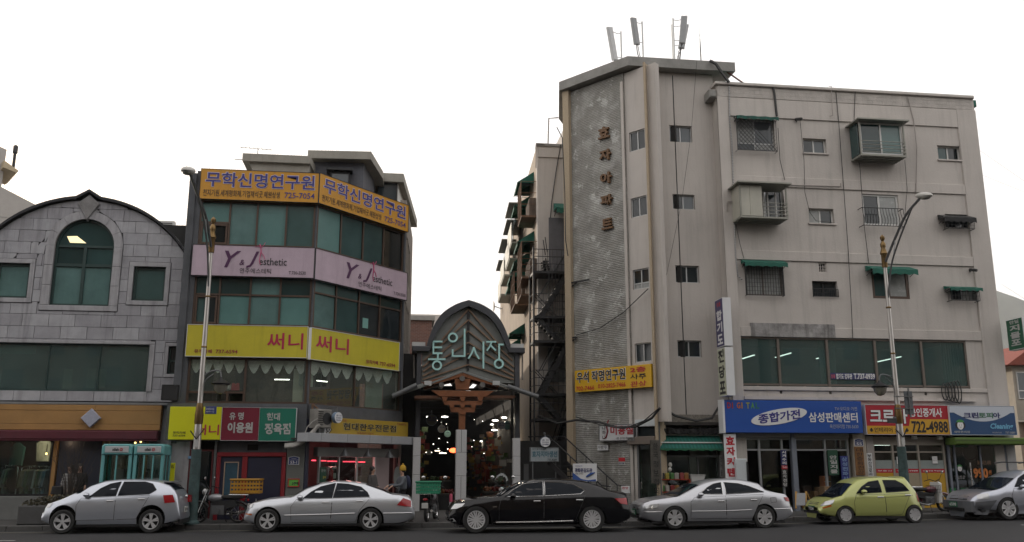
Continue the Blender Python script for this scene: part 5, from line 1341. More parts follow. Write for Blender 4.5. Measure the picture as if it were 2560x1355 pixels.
# plaques on the granite pillar
navy=mat('plaque_navy',(.025,.04,.16),.45,var=0)
def house_plate(fr,px,num,label):
 a=fr.box(*px,d=-.12);r=thing('house_number_plate',label,'plate',fr.at((a[0]+a[1])/2,-.12,a[2]),'navy house number plates');w=(a[1]-a[0])/2;h=a[3]-a[2]
 b=MB();P=lambda s:[(-w*s,h*.5-h*.5*s),(w*s,h*.5-h*.5*s),(w*s,h*.5+h*.36*s),(w*.55*s,h*.5+h*.42*s),(0,h*.5+h*.5*s),(-w*.55*s,h*.5+h*.42*s),(-w*s,h*.5+h*.36*s)]
 b.prism(P(1),-.01,.02);b.build('rim',M['white_ink'],r);MB().prism(P(.9),-.014,0).build('panel',navy,r)
 text(r,num,(-w*.62,w*.62,h*.12,h*.46),M['white_ink'],y=-.018,bold=.02);text(r,'자하문로',(-w*.45,w*.45,h*.66,h*.78),M['white_ink'],y=-.018,bold=0)
 MB().box(-w*.8,w*.8,-.017,-.015,h*.55,h*.57).build('rule',M['white_ink'],r);return r
house_plate(FM,(721,1140,748,1162),'53-1','navy pentagonal house number plate reading 53-1 on the granite pillar')
board(FM,(720,1197,748,1217),-.13,.02,'small green zone notice stuck low on the granite pillar',mat('lime_notice',(.12,.42,.06),.5,var=.1),mat('notice_red',(.4,.03,.03),.5),[('2구역',(.35,.95,.2,.62),K_INK,.03)],name='notice',cat='notice',trim=.03)
board(FM,(470,1140,478,1147),-.1,.01,'tiny pale blue sticker on the cafe door glass',mat('sticker_blue',(.2,.35,.55),.5),None,[],name='sticker',cat='sticker')
# --- ground floor, angled face: butcher
a=FN.quad if 0 else None
mb_=mat('mustard_sign',(.36,.24,.02),.5,var=.12,scale=1)
r,sf,w_,h_=board(FN,None,-.35,.25,'mustard butcher sign with dark letters over the angled shop front',mb_,None,outl('현대한우전문점',(.2,.84,.28,.74),K_INK,mat('sand_ink',(.4,.33,.14),.5,var=0),.02)+[('소·육우전문',(.1,.24,.8,.94),M['dark_red_ink'],0),('식육처리기능사',(.36,.56,.06,.2),M['dark_red_ink'],0),('730-0976',(.85,.97,.78,.92),M['dark_red_ink'],0)],
quad=((812,1041),(1021,1058),(812,1083),(1019,1094)))
b=MB()
for z in(h_*.26,h_*.74):
 for k in range(4):s_=.19-k*.045;b.add([(-w_+.14-s_,-.013-.001*k,z),(-w_+.14,-.013-.001*k,z-s_),(-w_+.14+s_,-.013-.001*k,z),(-w_+.14,-.013-.001*k,z+s_)],[(0,1,2,3)]);b.mi[-1]=0
b.use(M['black_ink']);b.use(M['pale_ink']);b.mi=[k%2 for k in range(8)];b.build('diamond_pattern',None,r)
MB().box(-w_-.06,-w_-.01,-.06,.2,-.05,h_+.05).build('end_cap',M['white_sign'],r)
def round_sign(fr,px,d,label,txt,m=None,group='round market shop signs',glow=False):
 a=fr.box(*px,d=d);rad=(a[3]-a[2])/2;r=thing('round_sign',label,'sign',fr.at((a[0]+a[1])/2,d,a[2]),group)
 MB().lathe([(rad,0),(rad,.14),(rad*.9,.15)],(0,0,rad),20,'y').build('rim',mat('rim_blue',(.16,.22,.3),.5),r)
 MB().lathe([(rad*.96,-.012),(rad*.96,0)],(0,0,rad),20,'y').build('face',m or M['white_sign'],r)
 for i,t in enumerate(txt):text(r,t,(-rad*(.42 if len(t)<3 else.65),rad*(.42 if len(t)<3 else.65),rad*(1.22-i*.42),rad*(1.5-i*.42)),M['navy_ink'],y=-.016,bold=.02)
 MB().tube([(0,.07,rad*2),(0,.07,rad*2+.15),(0,.5,rad*2+.15)],.02,5).build('bracket',M['grey_metal'],r);return r
round_sign(FN,(834,1030,858,1058),-.75,'white round sign with dark letters in front of the mustard sign',['현 대','한우전문점','730-0976'])
zf0_,zf1_=FN.px(900,1106,-.7)[1],FN.px(900,1090,-.7)[1]
fw_=mat('fascia_panel',(.33,.34,.36),.45,.2,var=.1)
ue=[FN.px(x,1100,-.7)[0]for x in(765,800,866,922,977,1032)]
for a,c in zip(ue,ue[1:]):onN(MB().cbox(a+.004,c-.004,-.75,-.3,zf0_-.02,zf1_+.04,.006).build('canopy_panel',fw_,mid))
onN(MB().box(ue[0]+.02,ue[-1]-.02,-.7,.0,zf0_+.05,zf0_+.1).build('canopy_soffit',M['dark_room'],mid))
zh0,zh1=FN.px(900,1143)[1],FN.px(900,1120)[1];onN(MB().cbox(.5,NW-.15,-.05,.15,zh0,zh1).build('shop_header',mat('header_grey',(.24,.235,.225),.7,var=.1),mid))
for i,(x,y)in enumerate(((861,1140),(919,1142),(973,1144))):
 u,z=FN.px(x,y,-.45);r=thing('cone_lamp',['left','middle','right'][i]+' grey cone lamp under the butcher canopy','lamp',FN.at(u,-.45,z),'grey cone lamps under the butcher canopy')
 MB().lathe([(.17,0),(.15,.02),(.04,.2),(.02,.25)],n=14).build('shade',M['grey_metal'],r);MB().tube([(0,0,.24),(0,0,zf0_-z+.05)],.01,5).build('cord',M['cable'],r)
# butcher interior
onN(MB().box(.4,NW-.2,2.6,2.65,0,3).box(.4,NW-.2,.1,2.6,2.9,3).build('interior',mat('butcher_room',(.12,.08,.075),.8,var=.3),mid))
onN(MB().box(.4,NW-.2,-.05,2.6,0,.04).build('shop_floor',M['room_floor'],mid))
gx=[FN.px(x,1180)[0]for x in(796,845,890,935,985,1025)]
b=MB()
for x in gx[:4]:b.box(x-.025,x+.025,-.05,.03,.05,zh0)
b.box(gx[0],gx[3],-.05,.03,1.0,1.05);b.build('shop_glazing',M['alu'],mid);onN(bpy.data.objects[b and 'shop_glazing']);sgl=bpy.data.objects['shop_glazing']
for a,c in zip(gx[:3],gx[1:4]):pane(sgl,a+.02,c-.02,1.05,zh0-.02,-.01,M['clear']);pane(sgl,a+.02,c-.02,.05,1.0,-.012,M['pane_black'])
onN(MB().cbox(gx[3]+.02,gx[3]+.75,-.05,.1,.05,zh0).build('tiled_wall',mat('pinkish_tile',(.3,.24,.24),.5,var=.1),mid))
dq=onN(MB().cbox(gx[4]+.08,NW-.2,-.06,.05,.05,zh0).build('door',M['black'],mid));e_=MB();e_.lathe([(.24,-.08),(.24,-.05)],(0,0,0),20,'y');e_=e_.build('oval_window',mat('oval_glass',(.34,.37,.36),.2,var=.1),dq,((gx[4]+NW)/2-.05,0,1.3));e_.scale=(.9,1,1.6)
for i,(x0_,x1_,y)in enumerate(((780,789,1151),(803,815,1152),(819,842,1153),(858,892,1154),(895,912,1155))):
 a=FN.px(x0_,y,.5);c=FN.px(x1_,y,.5);r=thing('red_tube',['shortest red neon tube at the left of the butcher row','second red neon tube from the left in the butcher shop','middle red neon tube in the butcher shop','longest red neon tube in the butcher shop','red neon tube at the right end of the butcher row'][i],'lamp',FN.at((a[0]+c[0])/2,.5,a[1]),'red neon tubes in the butcher shop')
 MB().box(-(c[0]-a[0])/2,(c[0]-a[0])/2,-.02,.02,-.018,.018).build('tube',M['tube_red'],r);lamp_light(r,9*(i>1),(1,.35,.35))
a=FN.box(800,1166,818,1205,d=.06);board(FN,(800,1168,816,1206),-.08,.02,'dark green poster in the butcher window with yellow letters',mat('poster_green',(.01,.06,.035),.5),None,[('한우',(.15,.85,.68,.86),M['pale_ink'],.01),('갈비',(.4,.9,.25,.42),mat('yellow_ink',(.5,.4,.04),.5),.02)],name='poster',cat='poster')
board(FN,(893,1165,905,1190),.3,.02,'red lettered notice hanging in the butcher shop',mat('poster_rose',(.25,.1,.1),.5),None,[('삼겹살',(.1,.9,.6,.85),M['red_ink'],.02)],name='poster',cat='poster')
u,z=FN.px(822,1185,.4);r=thing('fire_extinguisher','red extinguisher hung inside the butcher window','extinguisher',FN.at(u,.3,z-.3));MB().lathe([(.07,0),(.075,.05),(.075,.38),(.03,.45),(.03,.5)],n=10).build('body',M['red_ink'],r);MB().bar((0,0,.5),(.1,0,.53),.03).build('handle',M['black'],r)
u,z=FN.px(831,1190,.4);r=thing('weighing_scale','white scale on the butcher counter','scale',FN.at(u,.5,z-.1));MB().cbox(-.2,.2,-.1,.1,0,.42,.03).build('case',M['white_paint'],r);MB().box(-.15,.15,-.12,-.1,.2,.34).build('display',M['black'],r)
# air unit and hoses at the corner under the mustard sign
u,z=FN.px(805,1050,-.3);r=thing('air_conditioner','grimy outdoor air conditioner behind the left end of the mustard sign','air conditioner',FN.at(.28,-.4,3.05-.15));MB().cbox(-.36,.3,-.15,.2,0,.6,.03).build('case',mat('grimy_white',(.22,.21,.19),.7,var=.4,streak=.5),r)
b=MB()
for i in range(7):b.box(-.32,-.1,-.165,-.151,.08+i*.07,.11+i*.07)
b.build('vents',M['dark_metal'],r);MB().lathe([(.2,-.16),(.2,-.151)],(.08,0,.3),16,'y').build('fan_grille',M['dark_metal'],r)
for i in range(3):
 pl=[(800-i*3,1062+i),(785,1075+i*3),(768,1092+i*3),(752,1104+i*3),(735,1110+i*3),(712,1112+i*3)]
 pipe('hose',['upper pale hose looping from the air conditioner to the pillar','middle pale hose looping from the air conditioner to the pillar','lowest pale hose looping from the air conditioner to the pillar'][i],[FM.w(FM.px(x,y,-.5)[0],-.5-.04*i,FM.px(x,y,-.5)[1])for x,y in pl],.05,mat('hose_pale',(.3,.29,.27),.7,var=.3,scale=9),'hose','hoses at the corner',7)
pipe('hose','thin pale hose curling above the bundle at the corner',[FM.w(FM.px(x,y,-.45)[0],-.45,FM.px(x,y,-.45)[1])for x,y in((795,1046),(780,1055),(768,1068),(760,1090))],.022,M['hose_pale'],'hose','hoses at the corner')
u,z=FN.px(780,1040,-.3);r=thing('iron_bracket','rusty diagonal bracket over the corner air conditioner','bracket',FN.at(.02,-.2,3.05));MB().bar((0,0,.62),(.55,-.3,.1),.05).bar((0,0,.62),(.05,0,-.1),.05).build('arm',M['rust'],r)
for px,lb in(((474,895,481,912),'white bracket fitting high on the left pilaster'),):
 a=FM.box(*px,d=-.1);pass
# ------------------------------------------------------------------ market gate
FG=Frame(2.83,34,0,.15)
gate=thing('market_gate','dark arched market gate with copper chevrons, raised pale teal letters and a timber bracket porch','gate',FG)
ZG=lambda x,y,d=0:(lambda q:(q[0],q[1]))(FG.px(980+x/3.763,740+y/3.763,d))
arch_m=mat('arch_metal',(.06,.063,.072),.5,.3,var=.2,streak=.2);infill=mat('infill_panel',(.19,.2,.19),.6,var=.2,scale=1.5,streak=.35);copper=mat('copper_rib',(.23,.15,.1),.5,.3,var=.3,scale=5)
oL=[(325,470),(345,400),(400,270),(480,165),(600,90),(715,52)];iL=[(345,525),(365,480),(395,405),(440,320),(510,222),(620,150),(715,108)]
mir=lambda p:[(1430-x,y)for x,y in reversed(p)]
def smooth(p,k=4):
 out=[]
 for i in range(len(p)-1):
  a,b,c,d=p[max(0,i-1)],p[i],p[i+1],p[min(len(p)-1,i+2)]
  for j in range(k):
   t=j/k;out.append(tuple(.5*(2*b[m]+(c[m]-a[m])*t+(2*a[m]-5*b[m]+4*c[m]-d[m])*t*t+(3*b[m]-a[m]-3*c[m]+d[m])*t**3)for m in(0,1)))
 return out+[p[-1]]
o_=smooth(oL);i_=smooth(iL)
O=[ZG(*p)for p in o_+mir(o_)[1:]];I=[ZG(*p)for p in i_+mir(i_)[1:]]
def band_mesh(A,B,y0,y1):
 """strip between two outlines of any length, resampled"""
 def rs(P,n=40):
  L_=[0]
  for a,b in zip(P,P[1:]):L_.append(L_[-1]+math.dist(a,b))
  out=[]
  for k in range(n+1):
   s=L_[-1]*k/n;j=0
   while j<len(P)-2 and L_[j+1]<s:j+=1
   t=(s-L_[j])/(L_[j+1]-L_[j]);out.append((P[j][0]+(P[j+1][0]-P[j][0])*t,P[j][1]+(P[j+1][1]-P[j][1])*t))
  return out
 A,B=rs(A),rs(B);n=len(A);vs=[(x,y0,z)for x,z in A]+[(x,y0,z)for x,z in B]+[(x,y1,z)for x,z in A]+[(x,y1,z)for x,z in B]
 fs=[]
 for i in range(n-1):fs+=[(i,n+i,n+i+1,i+1),(2*n+i,2*n+i+1,3*n+i+1,3*n+i),(i,i+1,2*n+i+1,2*n+i),(n+i,3*n+i,3*n+i+1,n+i+1)]
 return MB().add(vs,fs)
band_mesh(O,I,-.35,.4).build('arch',arch_m,gate)
zsh0=ZG(250,530)[1];zsh1=ZG(250,480)[1]
for s_ in(-1,1):
 a,c=ZG(190,500)[0],ZG(347,500)[0]
 if s_>0:a,c=ZG(1430-347,500)[0],ZG(1238,500)[0]
 MB().cbox(a,c,-.36,.45,zsh0,zsh1,.02).build('shoulder',arch_m,gate)
 x0_,x1_=(ZG(188,450)[0],ZG(312,450)[0])if s_<0 else(ZG(1110,450)[0],ZG(1235,450)[0])
 MB().box(x0_,x1_,-.2,.6,zsh1+.004,ZG(250,440)[1]).build('flashing',M['alu'],gate)
 p0_,p1_=(ZG(232,600)[0],ZG(275,600)[0])if s_<0 else(ZG(1150,600)[0],ZG(1195,600)[0])
 MB().cbox(p0_,p1_,-.2,.2,0,zsh0-.003).build('post',arch_m,gate)
zb_=ZG(285,810)[1]
inf=[(ZG(283,560)[0],zb_),(ZG(1147,560)[0],zb_),(ZG(1147,540)[0],zsh0)]+list(reversed(I[2:-2]))+[(ZG(283,540)[0],zsh0)]
MB().prism(inf,-.1,.1).build('infill',infill,gate)
ax=ZG(715,300)[0]
for yA,xE,yE in((125,395,500),(225,300,612),(330,288,672),(435,288,715),(540,288,757),(645,288,790)):
 for s_ in(0,1):
  a=ZG(715,yA);c=ZG(xE if not s_ else 1430-xE,yE)
  MB().bar((a[0],-.13,a[1]-.02),(c[0],-.13,c[1]),.1,.05).build('chevron_rib',copper,gate)
MB().bar((ax,-.12,ZG(715,150)[1]),(ax,-.12,ZG(715,705)[1]),.09).build('ridge_bar',M['dark_metal'],gate)
teal=mat('letter_teal',(.42,.7,.68),.5,var=.06)
Lr=MB;LY=-.3
def stroke(mb,pts,w=15):
 q=[ZG(*p)for p in pts];hw=w/3.763/65/2
 for a,c in zip(q,q[1:]):
  d=Vector((c[0]-a[0],c[1]-a[1])).normalized();n=Vector((-d.y,d.x))*hw;e=d*0
  mb.prism([(a[0]+n.x-e.x,a[1]+n.y-e.y),(a[0]-n.x-e.x,a[1]-n.y-e.y),(c[0]-n.x+e.x,c[1]-n.y+e.y),(c[0]+n.x+e.x,c[1]+n.y+e.y)],LY+random.uniform(-.004,.004),LY+.1)
def ringl(mb,x,y,r=38):
 c=ZG(x,y);ro=(r+8)/3.763/65;ri=(r-8)/3.763/65;n=28
 A=[(c[0]+ro*cos(2*pi*i/n),c[1]+ro*sin(2*pi*i/n))for i in range(n+1)];B=[(c[0]+ri*cos(2*pi*i/n),c[1]+ri*sin(2*pi*i/n))for i in range(n+1)]
 q=band_mesh(A,B,LY,LY+.1);mb.add(q.v,q.f)
for name_,st,rg in(('통',[[(386,430),(386,555)],[(378,438),(470,438)],[(378,492),(468,492)],[(378,547),(470,547)],[(428,550),(428,600)],[(338,603),(500,603)]],(420,660)),
('인',[[(678,318),(678,580)],[(566,510),(566,574)],[(558,573),(685,573)]],(568,400)),
('시',[[(765,490),(745,545),(712,598)],[(763,490),(783,550),(814,600)],[(853,438),(853,690)]],None),
('장',[[(882,440),(972,440)],[(930,440),(915,480),(885,522)],[(918,470),(968,522)],[(1000,458),(1000,602)],[(993,465),(1042,465)]],(997,645))):
 b=MB();[stroke(b,s)for s in st]
 if rg:ringl(b,*rg)
 o=b.build('letter',teal,gate);o['label']='raised pale teal letter '+name_
# porch: tent roof on timber brackets
PY=-1.2
ZP=lambda x,y,d=PY:FG.px(980+x/3.763,740+y/3.763,d)
wood=mat('orange_timber',(.2,.068,.022),.65,var=.3,scale=4,bump=.2,bscale=30);wood_d=mat('dark_timber',(.1,.04,.018),.7,var=.3,scale=4)
ap=ZP(665,700);eL=ZP(5,945);eR=ZP(1372,950)
b=MB()
for e in(eL,eR):
 b.add([(ap[0],PY,ap[1]),(e[0],PY,e[1]),(e[0],.3,e[1]+.25),(ap[0],.3,ap[1]+.1),(ap[0],PY,ap[1]-.07),(e[0],PY,e[1]-.07),(e[0],.3,e[1]+.18),(ap[0],.3,ap[1]+.03)],[(0,1,2,3),(7,6,5,4),(0,4,5,1),(1,5,6,2)])
b.build('porch_roof',M['infill_panel'],gate)
for e,p in((eL,ZP(232,838)),(eR,ZP(1085,850))):MB().tube([(e[0],PY-.05,e[1]),(p[0],PY-.05,p[1])],.09,10).build('gutter',mat('gutter_grey',(.13,.135,.14),.5,.3),gate)
for s_ in(-1,1):
 e=ZP(300,830)if s_<0 else ZP(1010,835);a2=ZP(665,735)
 MB().bar((a2[0],PY+.1,a2[1]),(e[0],PY+.1,e[1]),.16,.16).build('rafter',wood,gate)
 MB().bar((a2[0],PY+.5,a2[1]-.12),(e[0],PY+.5,e[1]-.1),.12).build('rafter',wood_d,gate)
 q=ZP(338,815)if s_<0 else ZP(980,815);MB().box(q[0]-.13,q[0]+.13,PY-.06,PY+.3,q[1]-.09,q[1]+.06).build('pale_cap',M['alu'],gate)
def timber(x0,y0,x1,y1,d0=-.05,d1=.3,m=None,name='bracket_arm',taper=0):
 a=ZP(x0,y0);c=ZP(x1,y1)
 if taper:MB().prism([(a[0],a[1]),(a[0]+taper,c[1]),(c[0]-taper,c[1]),(c[0],a[1])],PY+d0,PY+d1).build(name,m or wood,gate)
 else:MB().cbox(a[0],c[0],PY+d0,PY+d1,c[1],a[1],.012).build(name,m or wood,gate)
timber(590,778,738,880,.0,.3,name='king_block',taper=.06)
timber(372,888,958,948,-.04,.25,taper=.28)
timber(480,985,856,1026,-.03,.25,taper=.06);timber(545,1048,786,1094,-.02,.25,taper=.05)
for x,w in((495,55),(663,55),(830,55)):timber(x-w/2,948,x+w/2,990,-.08,.28,name='bracket_block',taper=.05)
for x,w in((562,55),(663,52),(765,55)):timber(x-w/2,1017,x+w/2,1052,-.07,.27,name='bracket_block',taper=.05)
timber(632,1090,688,1256,.0,.25,name='timber_post');timber(622,1086,700,1115,-.05,.3,name='bracket_block',taper=.04)
for x,y in((660,778),(465,838),(850,838)):q=ZP(x,y);MB().lathe([(.1,-.1),(.1,.6)],(q[0],PY,q[1]),12,'y').build('log_end',mat('log_grey',(.14,.13,.12),.8,var=.4,scale=12),gate)
for y in(.1,.55,1.0):a=ZP(110,935);c=ZP(1260,935);MB().bar((a[0]+.4,PY+y,a[1]-.05),(c[0]-.4,PY+y,c[1]-.05),.1).build('tie_beam',wood_d,gate)
# stone columns, block by block
stone=mat('column_granite',(.46,.46,.465),.7,var=.15,scale=30,bump=.1)
for px,d,joints,lb in(((1139.5,1074,1166,1270),PY-.05,(1131,1190),'middle'),((1031,1093,1050,1290),-.9,(1140,1187),'left'),((1282.5,1095,1301,1290),-.9,(1141,1189),'right')):
 a=FG.box(*px,d=d);fr=FG.at((a[0]+a[1])/2,d,-.0);r=thing('stone_column',{'middle':'pale granite block column under the timber bracket of the market gate','left':'pale granite block column between the butcher shop and the gate','right':'pale granite block column at the right side of the gate'}[lb],'column',fr,'granite columns of the gate')
 w=(a[1]-a[0])/2;zz=[a[3]]+[FG.px(px[0],j,d)[1]for j in joints]+[0]
 for z1_,z0_ in zip(zz,zz[1:]):MB().cbox(-w,w,0,2*w,z0_+.004,z1_-.004,.012).build('stone_block',stone,r)
 if lb=='middle':
  for z0_,z1_ in((zz[1],zz[0]),(0,zz[2])):MB().box(-.008,.008,-.002,.01,z0_+.01,z1_-.01).build('joint',M['mortar'],r)
# arcade behind the gate
arc=thing('market_arcade','dark covered market arcade running back behind the gate','building',Frame(2.83,34.5,0,.2))
V=[(x*.985,z*.985)for x,z in O];vs=[]
for x,z in V:vs+=[(x,.0,z),(x,27,z)]
MB().add(vs,[(2*i,2*i+1,2*i+3,2*i+2)for i in range(len(V)-1)]).build('vault_roof',arch_m,arc)
MB().box(-3.2,-1.9,0,27,-.2,V[0][1]-.2).build('stall_wall',M['dark_room'],arc);MB().box(1.75,2.0,.6,27,-.2,V[0][1]).build('stall_wall',M['dark_room'],arc);MB().box(-3,2,26.8,27,0,7).build('end_wall',M['dark_room'],arc)
MB().box(-1.9,1.75,-.2,27,-.06,-.02).build('floor',M['room_floor'],arc)
for i in range(7):MB().bar((-1.85,1+i*3.6,4.6),(1.75,1+i*3.6,4.6),.09).build('truss',M['dark_metal'],arc)
FV=Frame(2.83,34.5,0,.2)
for i,(x,y,d)in enumerate(((1074,1043,1.2),(1112,1043,2.5),(1259,1045,1.2),(1238,1052,3.5),(1233,1062,7),(1236,1076,5),(1205,1104,12),(1221,1115,15),(1236,1110,10),(1186,1130,18),(1196,1133,20))):
 u,z=FV.px(x,y,d);r=thing('pendant_lamp','bright disc lamp hanging in the market, '+['first on the left','second on the left','first on the right by the round signs','second on the right','third on the right','lowest of the near right ones','small one far down the arcade','far one under the round sign','far one right of centre','deepest one','faint deepest one beside another'][i],'lamp',FV.at(u,d,z),'market lamps')
 k=.13 if i<6 else.1;MB().lathe([(.01,.05),(k,.03),(k,0),(.01,-.015)],n=12).build('disc',M['lamp_market'],r);MB().tube([(0,0,.04),(0,0,.7)],.008,4).build('cord',M['cable'],r);lamp_light(r,8 if i<8 else 16,(1,.86,.66))
for i,(x0_,x1_,y,d)in enumerate(((1050,1072,1132,6),(1068,1080,1132,9),(1087,1100,1128,8),(1098,1116,1134,7))):
 a=FV.px(x0_,y,d);c=FV.px(x1_,y,d);r=thing('strip_lamp',['long pale strip lamp at the left of the market','short strip lamp beside the long one','warm strip lamp over a stall','dim strip lamp nearest the middle column'][i],'lamp',FV.at(a[0],d,a[1]),'strip lamps in the market');MB().box(0,c[0]-a[0],-.03,.03,0,.04).build('tube',emission('strip',(1,.88,.7),2.5),r)
a=FV.px(1134,1126,6);r=thing('red_lamp','glowing red lamp beside the middle column','lamp',FV.at(a[0],6,a[1]));MB().ball((0,0,0),.13,10,(1.5,1,.8)).build('bulb',emission('red_glow',(1,.1,.03),5),r)
for i,(px,d,lb)in enumerate((((1067,1036,1092,1064),.6,'dim round sign at the left inside the gate'),((1096,1062,1113,1082),2,'dark round sign a little lower on the left'),((1111,1076,1127,1093),3,'small teal round sign over the left stalls'),((1245,1053,1263,1073),.6,'round sign with a white rim at the right inside the gate'),((1262,1052,1276,1074),1.0,'dim teal round sign just behind the white rimmed one'))):
 mm=[mat('sign_dim',(.12,.115,.105),.6),M['sign_dim'],mat('sign_teal',(.2,.35,.32),.5),mat('sign_pale',(.32,.32,.33),.5),M['sign_teal']][i]
 round_sign(FV,px,d,lb,[['통 인','반찬가게'],['참기름'],['떡집'],['효 자','정육식품'],['과일']][i],mm)
board(FV,(1250,1138,1264,1147),4,.05,'small lit white sign deep on the right of the arcade',emission('sign_lit',(.85,.85,.8),.7),None,[('축산물',(.1,.9,.25,.8),K_INK,.03)])
# produce stalls
cols={'orange':(.2,.07,.02),'red':(.14,.015,.01),'green':(.04,.08,.02),'yellow':(.2,.15,.03),'pale':(.2,.19,.16)}
for i,(x,y,d,w,cs)in enumerate(((1062,1222,.7,.6,('green','yellow','red')),(1098,1228,1.2,.6,('red','orange','red')),(1085,1195,3.5,.7,('yellow','green','orange')),(1240,1222,.9,.5,('orange','red','orange')),(1255,1200,3,.6,('pale','red','green')),(1248,1170,7,.7,('red','pale','orange')))):
 u,z=FV.px(x,y,d);r=thing('produce_stall',['stall of green and red produce at the left mouth of the market','stall of red fruit left of the middle column','yellow and green stall deeper on the left','orange fruit stall right of the middle column','pale packed stall deeper on the right','red stall farthest back on the right'][i],'stall',FV.at(u,d,-.03),'market stalls');h=max(.5,z)
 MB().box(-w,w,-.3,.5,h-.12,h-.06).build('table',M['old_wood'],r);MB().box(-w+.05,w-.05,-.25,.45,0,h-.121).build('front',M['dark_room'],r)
 for j,cname in enumerate(cs):
  b=MB();x_=-w+w*2*(j+.5)/3
  for k in range(14):b.ball((x_+random.uniform(-w/3.4,w/3.4),random.uniform(-.25,.3),h-.03+random.uniform(0,.1)),random.uniform(.045,.07),6)
  o=tag(b.build('produce',mat('produce_'+cname,cols[cname],.5,var=.3,scale=8),r),kind='stuff')
rd=random.Random(11);gb={c:MB()for c in cols}
for i in range(420):
 y=rd.uniform(.4,22);s_=rd.choice((-1,1));x=(-1.85+rd.uniform(0,.5))if s_<0 else(1.7-rd.uniform(0,.5));z=rd.uniform(.3,3.0);k=rd.uniform(.04,.13)
 gb[rd.choice(list(cols))].box(x-k,x+k,y-k,y+k,z,z+k*rd.uniform(1,2.5))
for c,b in gb.items():tag(b.build('hung_goods',M['produce_'+c],arc),kind='stuff')
sl_=MB()
for i in range(22):y=rd.uniform(2,25);sl_.ball((rd.uniform(-1.7,1.6),y,rd.uniform(2.2,4.2)),(.008+.0008*y),6,(1.6,1,.8))
tag(sl_.build('small_lamps',M['lamp_market'],arc),kind='stuff')
# posters, notice column bits
board(FG,(1310,1160,1322,1200),-.5,.05,'plain pale board leaning beside the right column',M['grey_metal'],None,[],name='board',cat='board')
pipe('drain_pipe','pale drain pipe beside the gate shoulder on the right',[FG.w(FG.px(1306,y,.2)[0],.2,FG.px(1306,y,.2)[1])for y in(885,950)],.03,M['cable_pale'])
pipe('drain_pipe','pale drain pipe beside the gate shoulder on the left',[FG.w(FG.px(1035,y,.2)[0],.2,FG.px(1035,y,.2)[1])for y in(885,945)],.03,M['cable_pale'])
# fish shop boards right of the gate
r,sf,w_,h_=board(FG,(1326,1118,1397,1154),-1.1,.2,'grey fish shop sign with outlined teal letters by the stairs',mat('sign_greyblue',(.3,.34,.36),.5,var=.2,streak=.3),M['grey_metal'],[('생선,활어회전문',(.06,.55,.8,.94),K_INK,0),('효자지아생선',(.06,.94,.3,.74),mat('teal_ink',(.04,.13,.17),.5),.025),('735-8089',(.6,.92,.05,.2),K_INK,0)],trim=.02)
for x in(-w_+.1,w_-.1):MB().tube([(x,.1,0),(x,.1,-1.3)],.025,6).build('leg',M['grey_metal'],r)
round_sign(FG,(1351,1092,1376,1118),-1.2,'white round sign with blue rim standing on the fish shop sign',['효 자','지아생선','735-8089'])
MB().hprism([(2.0,.2),(4.6,.6),(4.6,1.6),(2.0,1.2)],0,2.6).build('kiosk_wall',M['dark_room'],arc)
# brick building far behind the gate on the left
FBk=Frame(1.2,62,0,.3);a=FBk.box(1000,790,1078,1000);bb=thing('brick_building','old red brick building glimpsed between the corner building and the gate','building',FBk)
br=mat('red_brick',(.17,.075,.055),.9,var=.35,scale=3);
def bricks(m,c2,sx=.22,sz=.075,mort=(.2,.18,.16)):
 nt=m.node_tree;tc=nt.nodes.new('ShaderNodeTexCoord');mp=nt.nodes.new('ShaderNodeMapping');mp.inputs['Rotation'].default_value=(R(90),0,0)
 t=nt.nodes.new('ShaderNodeTexBrick');t.inputs['Scale'].default_value=1;t.inputs['Brick Width'].default_value=sx;t.inputs['Row Height'].default_value=sz;t.inputs['Mortar Size'].default_value=.008;t.inputs['Color2'].default_value=(*c2,1);t.inputs['Mortar'].default_value=(*mort,1)
 b=nt.nodes['Principled BSDF'];prev=b.inputs['Base Color'].links[0].from_socket;nt.links.new(prev,t.inputs['Color1']);nt.links.new(tc.outputs['Object'],mp.inputs[0]);nt.links.new(mp.outputs[0],t.inputs[0]);nt.links.new(t.outputs[0],b.inputs['Base Color'])
bricks(br,(.11,.05,.04),.3,.1)
MB().box(a[0]-4,a[1],0,10,0,a[3]-.3).build('wall',br,bb);a2=FBk.box(1030,786,1102,810,d=3);MB().box(a2[0]-4,a2[1],3,12,0,a2[3]).build('rear_wall',M['wall_beige'],bb);MB().box(a[0]-4,a[1]+.2,-.2,3,a[3]-.3,a[3]).build('coping',M['concrete'],bb)
# ------------------------------------------------------------------ shops under the flats
FSH=Frame(17.4,31,0,.22)
sx=lambda x,y=1150,d=0:FSH.px(x,y,d)[0]
sz=lambda y,x=2100,d=0:FSH.px(x,y,d)[1]
# common room shell
b=MB();b.box(sx(1650)-.2,sx(2535),4.2,4.25,-.1,3.2).box(sx(1650)-.2,sx(2535),.2,4.2,3.05,3.15)
b.box(sx(2166)-.1,sx(2166),.2,4.2,0,3.05).box(sx(2368),sx(2368)+.1,.2,4.2,0,3.05).box(sx(1806),sx(1806)+.08,.62,4.2,0,3.05).box(sx(2535),sx(2535)+.1,.2,4.2,0,3.05)
b.build('shop_room',mat('shop_room',(.07,.065,.06),.9,var=.4),apt,(0,0,.07));MB().box(sx(1650),sx(2535),-.1,4.2,-.08,.0).build('shop_floor',M['room_floor'],apt,(0,0,.07))
def inR(o):o.location=(0,0,.07);return o
inR(MB().cbox(sx(2131),sx(2163),-.15,.3,-.1,sz(1082)).build('pillar',mat('marble_cream',(.4,.36,.3),.6,var=.3,scale=3,streak=.5),apt))
inR(MB().cbox(sx(2166),sx(2184),-.08,.3,-.1,sz(1090)).build('pillar',M['wall_beige_low'],apt))
